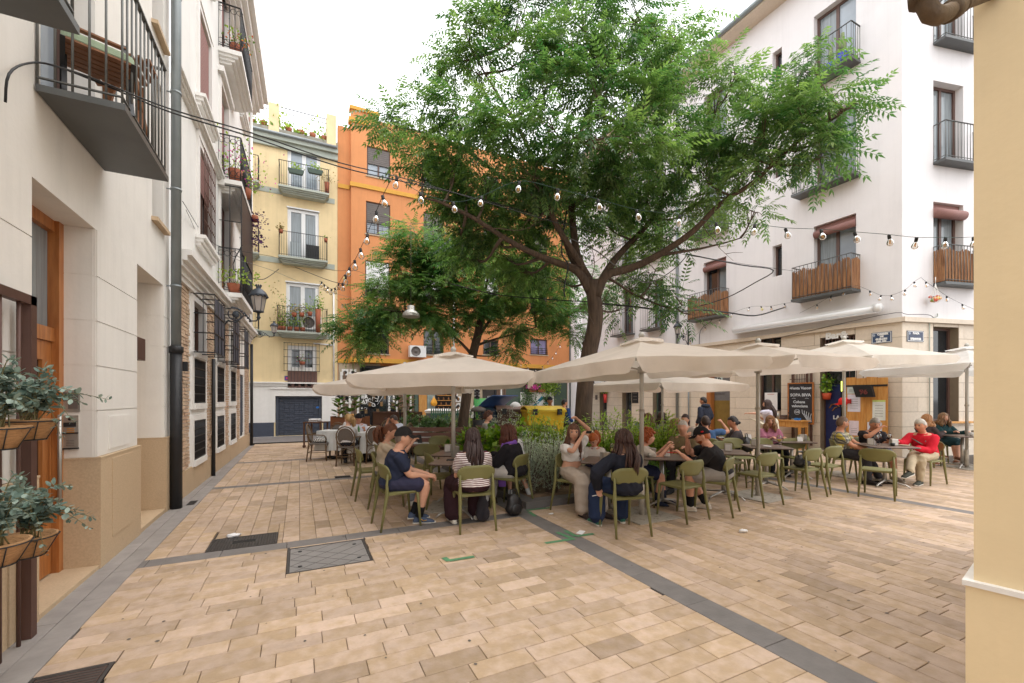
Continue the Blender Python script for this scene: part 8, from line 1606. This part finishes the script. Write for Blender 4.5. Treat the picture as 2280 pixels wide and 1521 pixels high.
n = 420; o = thing('roof_plants', 'row of roof terrace plants along the yellow parapet', 'plants', PF.p(.3, 12.75, .0)); xx = rng.uniform(-3.2, .8, n); scatter('leaves', *lf, np.stack([xx, rng.normal(0, .1, n), np.abs(rng.normal(.0, .28, n))*(1+.6*np.sin(xx*5))], 1), rots(rng.normal(0, 1, (n, 3))+[0, 0, .6], rng.normal(0, 1, (n, 3))), rng.uniform(.08, .2, n), m_lime, rng.uniform(0, 1, n), o, kind='stuff'); q = MB()
for k in range(9): q.lathe([(.1, 0), (.14, .2), (.12, .2)], (-3+.46*k, 0, 0), 10)
q.build('pots', m_terra, o, kind='stuff')
# cacti on the top right balcony
cb = mat('cobalt_glaze', (50, 62, 176), .25)
for k, (x, lab, s) in enumerate(((1876, 'tall cactus in a cobalt blue pot on the top right balcony', 1.), (1850, 'branching cactus in a cobalt blue pot beside the taller one', .8))):
    u, _ = PR.hit(x, 110, .25); o = thing('potted_cactus', lab, 'cactus', PR.p(u, fl[2], .25)); q = MB(); q.lathe([(.11*s, 0), (.15*s, .34*s), (.13*s, .34*s)], (0, 0, 0), 16); q.build('pot', cb, o); q = MB(); mc = mat('cactus', (130, 146, 96), .7, var=.15)
    for (dx, z0, z1) in ((0, .3, .95), (.09, .5, .75), (-.09, .45, .7)): q.tube([(dx*.3*s, 0, z0*s), (dx*s, 0, (z0+.1)*s), (dx*s, 0, z1*s)], [.05*s, .06*s, .045*s], 9)
    q.build('stems', mc, o)
# fruit net
p = PC.p(*PC.hit(2083, 665, .2), .2); o = thing('fruit_net', 'white net of mixed fruit hanging on the house corner', 'net', p); fr = [(206, 92, 66), (222, 190, 40), (200, 120, 110), (120, 140, 60), (224, 160, 90), (70, 80, 50)]
for k in range(15): a = k*2.4; r = .1*math.sqrt(k/15); q = MB(); q.ell((r*math.cos(a)*1.3, r*math.sin(a), -.02+.05*((k*7) % 3)-.03), (.045, .045, .04), 10, 7); q.build('fruit', mat('fruit_%d' % (k % 6), fr[k % 6], .4), o)
q = MB()
for k in range(14): a = k*.449; q.tube([(0, 0, .42), (.03*math.cos(a), .02*math.sin(a), .3), (.15*math.cos(a), .11*math.sin(a), .06), (.16*math.cos(a), .12*math.sin(a), -.03), (.05*math.cos(a), .04*math.sin(a), -.1)], .0035, 4)
for z, r in ((.2, .075), (.1, .13), (.0, .165), (-.06, .13)): q.tube([(r*math.cos(t), r*.75*math.sin(t), z) for t in np.linspace(0, 6.283, 15)], .003, 4)
q.tube([(0, 0, .42), (0, 0, .58)], .008, 5); q.build('netting', m_trim, o)
# ================================================================ in front of the bar
bp = PR.hit(1930, 900, .1)[0]; o = thing('notice_board', 'tall knotty pine board with pinned sheets beside the bar door', 'board', PR.p(bp, 0, .12)); 
for k in range(4): q = MB(); y = -.5+.25*k; q.box(-.015, .015, y+.004, y+.246, .02, 2.16+.03*((k*3) % 2)); q.build('plank', m_pine, o)
q = MB(); q.box(-.03, -.016, -.5, .5, 1.92, 1.97); q.build('hinge_strap', m_iron, o)
for k, (y, z, w, h_, c) in enumerate(((.34, 1.72, .26, .25, (196, 206, 200)), (.3, 1.2, .32, .5, (216, 214, 226)), (-.3, .98, .3, .56, (222, 226, 220)), (.3, .52, .24, .42, (214, 200, 208)), (-.2, .4, .34, .52, (206, 208, 222)))):
    q = MB(); q.box(-.02, -.017, y-w/2, y+w/2, z, z+h_); s = q.build('sheet', mat('sheet_%d' % k, c, .7), o)
    for j in range(5 if k in (1, 2) else 3): q = MB(); q.box(-.0215, -.0203, y-w*.32, y+w*.3, z+h_*(.2+.13*j), z+h_*(.2+.13*j)+.008); q.build('print_line', m_shut, s)
    if k == 2: q = MB(); q.box(-.0215, -.0203, y-w/2, y+w/2, z+h_-.05, z+h_); q.build('sheet_header', mat('lime_header', (196, 214, 120)), s)
dsp = thing('number_display', 'black electronic display showing red digits on the pine board', 'display', PR.p(bp-.02, 1.62, .26)); q = MB(); q.hexa([(-.03, -.24, 0), (.05, -.24, 0), (.05, .2, 0), (-.03, .2, 0)], [(-.08, -.18, .3), (.05, -.18, .3), (.05, .26, .3), (-.08, .26, .3)]); q.build('housing', m_btxt, dsp)
text('96', .2, PR.p(bp-.02, 1.765, .322), (0, -1, 0), (0, 0, 1), mat('red_digits', (104, 48, 46), .4), dsp, bold=.008, name='digits')
o = thing('wall_dispenser', 'bright red rounded dispenser at the edge of the pine board', 'dispenser', PR.p(bp+.55, 1.5, .16)); q = MB(); q.ell((0, 0, 0), (.09, .14, .12), 16, 10); q.hexa([(-.04, .06, -.1), (.04, .06, -.1), (.04, .22, -.11), (-.04, .22, -.11)], [(-.04, .08, -.02), (.04, .08, -.02), (.04, .2, -.08), (-.04, .2, -.08)]); q.build('body', mat('signal_red', (220, 36, 32), .35), o); q = MB(); q.box(-.05, .05, -.19, -.12, -.06, .06); q.build('mount', mat('dark_red', (170, 30, 30)), o)
fgu = bar[0]+(bar[1]-bar[0])*.62; o = thing('drinks_cooler', 'dark blue drinks cooler standing inside the bar door', 'cooler', PR.p(fgu, 0, -.2)); navy = mat('cooler_navy', (26, 38, 86), .35); q = MB(); q.box(.0, .18, -.3, .3, .05, 2.0); q.build('cabinet', navy, o); q = MB(); q.box(-.02, -.002, -.3, -.12, .3, 1.8); q.build('glass_door', m_gdark, o)
text('LA', .16, PR.p(fgu-.0, 1.0, -.19), (0, -1, 0), (0, 0, 1), m_wtxt, o, bold=.006); q = MB(); q.tube([(-.006, .2, 1.28), (-.006, .12, 1.4), (-.006, .0, 1.42), (-.006, -.08, 1.34)], .035, 8, flat=.3); q.tube([(-.006, .12, 1.2), (-.006, .04, 1.3), (-.006, -.02, 1.32)], .03, 8, flat=.3); q.build('crest_logo', m_pine, o)
pot('trailing green plant in an orange pot just inside the bar door', PR.p(bar[1]-.12, 1.55, -.12), .13, .2, mat('orange_pot', (200, 84, 50)), 160, .12, .12, .3, m_gloss)
q = MB(); q.tube([PR.p(bar[0]+.45, .9, -.2), PR.p(bar[0]+.45, 2.1, -.2)], .012, 8); tag(q.build('neon_tube', glow('neon', (226, 236, 90), 1.2)), 'thin lit yellow tube standing in the bar door', 'light tube')
bu = PR.hit(1783, 898, .14); o = thing('chalk_board', 'framed blackboard with white chalk menu on the steel gate', 'blackboard', PR.p(bu[0], bu[1]-.62, .14)); q = MB(); q.box(-.02, .0, -.36, .36, 0, 1.24); q.build('slate', mat('slate', (44, 42, 46), .8, var=.1, stain=.2), o)
for (y0, y1, z0, z1) in ((-.4, .4, -.04, 0), (-.4, .4, 1.24, 1.28), (-.4, -.36, 0, 1.24), (.36, .4, 0, 1.24)): q = MB(); q.box(-.035, .005, y0, y1, z0, z1); q.build('frame', m_oak, o)
chalk = mat('chalk', (196, 200, 206), .9)
for s, z, y, sz in (('Venta Vasos', 1.1, 0, .12), ('SOPA BIVA', .88, 0, .13), ('Cubana', .66, .04, .12), ('valenciana', .53, .02, .12), ('12€', .34, .1, .1)): text(s, sz, PR.p(bu[0]+y, bu[1]-.62+z, .166), (0, -1, 0), (0, 0, 1), chalk, o, bold=.003)
q = MB(); q.tube([(-.024, .1+.085*math.cos(t), .34+.085*math.sin(t)) for t in np.linspace(0, 6.283, 19)], .005, 4)
for s in (1, -1): q.tube([(-.024, s*.2+.06, .77), (-.024, s*.2+.0, .785), (-.024, s*.2-.05, .765)], .005, 4); q.ell((-.024, s*.31, 1.1), (.004, .022, .022), 8, 6)
for k in range(5): q.tube([(-.024, -.33+.02*k, .03), (-.024, -.3+.06*k, .2+.03*k), (-.024, -.33+.07*k, .3+.03*k)], .008, 4); q.tube([(-.024, .33-.04*k, .02), (-.024, .3-.05*k, .12)], .012, 4)
q.build('chalk_drawing', chalk, o)
u, z = PR.hit(1717, 894, .02); o = thing('poster', 'white poster in the window behind the shawl woman', 'poster', PR.p(u, z-.3, .03)); q = MB(); q.box(-.004, .004, -.22, .22, 0, .6); q.build('sheet', m_paper, o); q = MB(); q.box(-.006, -.0045, -.12, .12, .54, .555); q.build('print_line', mat('red_print', (170, 60, 60)), o)
du, _ = PR.hit(1752, 945, .4); o = thing('wooden_desk', 'pale wooden desk with a drawer under the blackboard', 'desk', PR.p(du, 0, .45)); q = MB(); q.box(-.24, .24, -.62, .55, .86, .9); q.build('desk_top', m_pine, o); q = MB(); q.box(-.2, .22, -.56, .5, .68, .858); q.build('apron', m_pine, o); q = MB(); q.box(-.215, -.2, -.1, .4, .7, .84); d2 = q.build('drawer', m_pine, o); q = MB(); q.ell((-.225, .15, .77), (.012, .018, .018), 8, 6); q.build('knob', m_iron, d2)
for y in (-.53, .46):
    for x in (-.18, .18): q = MB(); q.box(x-.03, x+.03, y-.03, y+.03, 0, .68); q.build('leg', m_pine, o)
q = MB(); q.box(-.16, .16, -.5, .43, .18, .21); q.build('stretcher', m_pine, o)
for k in range(5): q = MB(); q.box(-.1+.012*k, .1, .0, .16, .9+.03*k, .928+.03*k); tag(q.build('menu_book', m_brown if k % 2 else m_shut, loc=PR.p(du, 0, .45)), ('bottom', 'second lowest', 'middle', 'second highest', 'topmost')[k]+' menu folder of the pile on the wooden desk', 'menu', 'menu folders on the desk')
for k in range(4): q = MB(); q.lathe([(.035, .9), (.035, 1.1), (.03, 1.1)], (.05, .3+.075*k, 0), 10); tag(q.build('cutlery_tin', m_alu, loc=PR.p(du, 0, .45)), ('first', 'second', 'third', 'fourth')[3-k]+' steel cutlery tin from the left end of the wooden desk', 'tin', 'cutlery tins on the desk')
q = MB(); q.lathe([(.035, .9), (.04, 1.02), (.015, 1.06), (.015, 1.1)], (0, -.12, 0), 10); q.box(-.05, .02, -.14, -.1, 1.1, 1.14); tag(q.build('spray_bottle', m_btxt, loc=PR.p(du, 0, .45)), 'dark green spray bottle on the wooden desk', 'bottle')
q = MB(); q.box(-.08, .08, -.42, -.3, .9, .96); tag(q.build('card_reader', mat('reader_blue', (40, 120, 200), .4), loc=PR.p(du, 0, .45)), 'bright blue card reader on the wooden desk', 'card reader')
for k, l in enumerate(lo[1:3]):
    um = (l[0]+l[1])/2; o = thing('shop_awning', ['small white drop awning lettered Jou, right of the trunk', 'small white drop awning lettered Jou, left of the trunk'][k], 'awning', PR.p(um, 2.35, 0), group='white drop awnings'); w = .62; q = MB(); q.hexa([(-.62, -w, .2), (0, -w, .2), (0, w, .2), (-.62, w, .2)], [(-.60, -w, .23), (0, -w, .62), (0, w, .62), (-.60, w, .23)]); q.build('canopy', m_upvc, o); q = MB(); q.box(-.625, -.61, -w, w, -.06, .22); q.box(-.61, .0, -w-.004, -w+.008, -.06, .2); q.build('valance', m_upvc, o); text('Jou', .24, PR.p(um+.1, 2.43, .63), (0, -1, 0), (0, 0, 1), m_btxt, o, bold=.006, sx=1.2); text('Jou', .22, PR.p(um-w-.012, 2.42, .3), (-1, 0, 0), (0, 0, 1), m_btxt, o, bold=.006); q = MB(); q.bar((-.6, w+.03, .2), (.0, w+.03, -.1), .025, .025); q.build('arm', m_alu, o)
u = PR.hit(1338, 905)[0]; pot('small creeper in a red pot hanging on the stone pier', PR.p(u-.55, 1.35, .15), .1, .45, mat('red_pot', (200, 50, 46), .4), 90, .09, .12, .25, m_lime)
# ================================================================ bags
def bag(name, label, p, rz, sz, m, strap=True):
    o = thing(name, label, 'bag', p, rz); q = MB(); q.ell((0, 0, sz[2]*.5), (sz[0], sz[1], sz[2]*.52), 18, 12, fn=lambda v: Vector((v.x*(1.05-.2*(v.z > 0)), v.y*(1.05-.2*(v.z > 0)), v.z))*(1+.12*noise.noise(v*14+Vector(p)))); q.build('pouch', m, o)
    q = MB(); q.tube([(-sz[0]*.5, 0, sz[2]*.9), (-sz[0]*.35, .02, sz[2]*1.25), (sz[0]*.35, .02, sz[2]*1.25), (sz[0]*.5, 0, sz[2]*.9)], .009, 6); q.build('handle', m, o); q = MB(); q.ell((0, -sz[1]*.9, sz[2]*.35), (sz[0]*.6, .02, sz[2]*.25), 12, 6); q.build('pocket', m, o)
def onchair(k, z=.46): lat, d, b = CHAIRS[k]; return pd(lat, d, z), brg(b)
m_blk = mat('black_leather', (34, 32, 34), .4, var=.1, bump=.3)
p, r = onchair('e7'); bag('rucksack', 'grey beige rucksack on the chair beside the striped shirt', p, r, (.16, .1, .34), mat('grey_canvas', (146, 136, 124), .85, var=.1)); p, r = onchair('r6'); bag('handbag', 'black handbag on an empty olive chair', p, r, (.17, .1, .2), m_blk)
bag('shoulder_bag', 'black bag on the ground behind the striped shirt chair', pd(.03, 5.9), 0, (.13, .08, .28), m_blk); bag('rucksack', 'black rucksack between the legs of the striped shirt chair', pd(-.38, 5.6), .3, (.10, .08, .32), mat('dark_cloth', (40, 38, 46), .85)); bag('rucksack', 'black rucksack slung on the grey shirt woman\'s chair', pd(4.75, 8.75, .5), .3, (.15, .1, .3), m_blk)
bag('handbag', 'black and white patterned bag on the side turned cane armchair', pd(-4.9, 11.1, .46), .3, (.2, .12, .12), striped('zebra', (220, 214, 206), (46, 40, 42), 9, 'X')); bag('handbag', 'small black bag on the table edge behind the cocktails', on(tB, .3, .25)+Vector((0, 0, -.35)), .2, (.13, .08, .12), m_blk)
# ---------------------------------------------------------------- lettering becomes plain meshes
bpy.context.view_layer.update(); dg = bpy.context.evaluated_depsgraph_get()
for o in [o for o in COL.objects if o.type == 'FONT']:
    me = bpy.data.meshes.new_from_object(o.evaluated_get(dg)); n = o.name
    q = bpy.data.objects.new(n+'x', me); COL.objects.link(q); q.parent = o.parent; q.matrix_local = o.matrix_local.copy()
    bpy.data.objects.remove(o); q.name = n
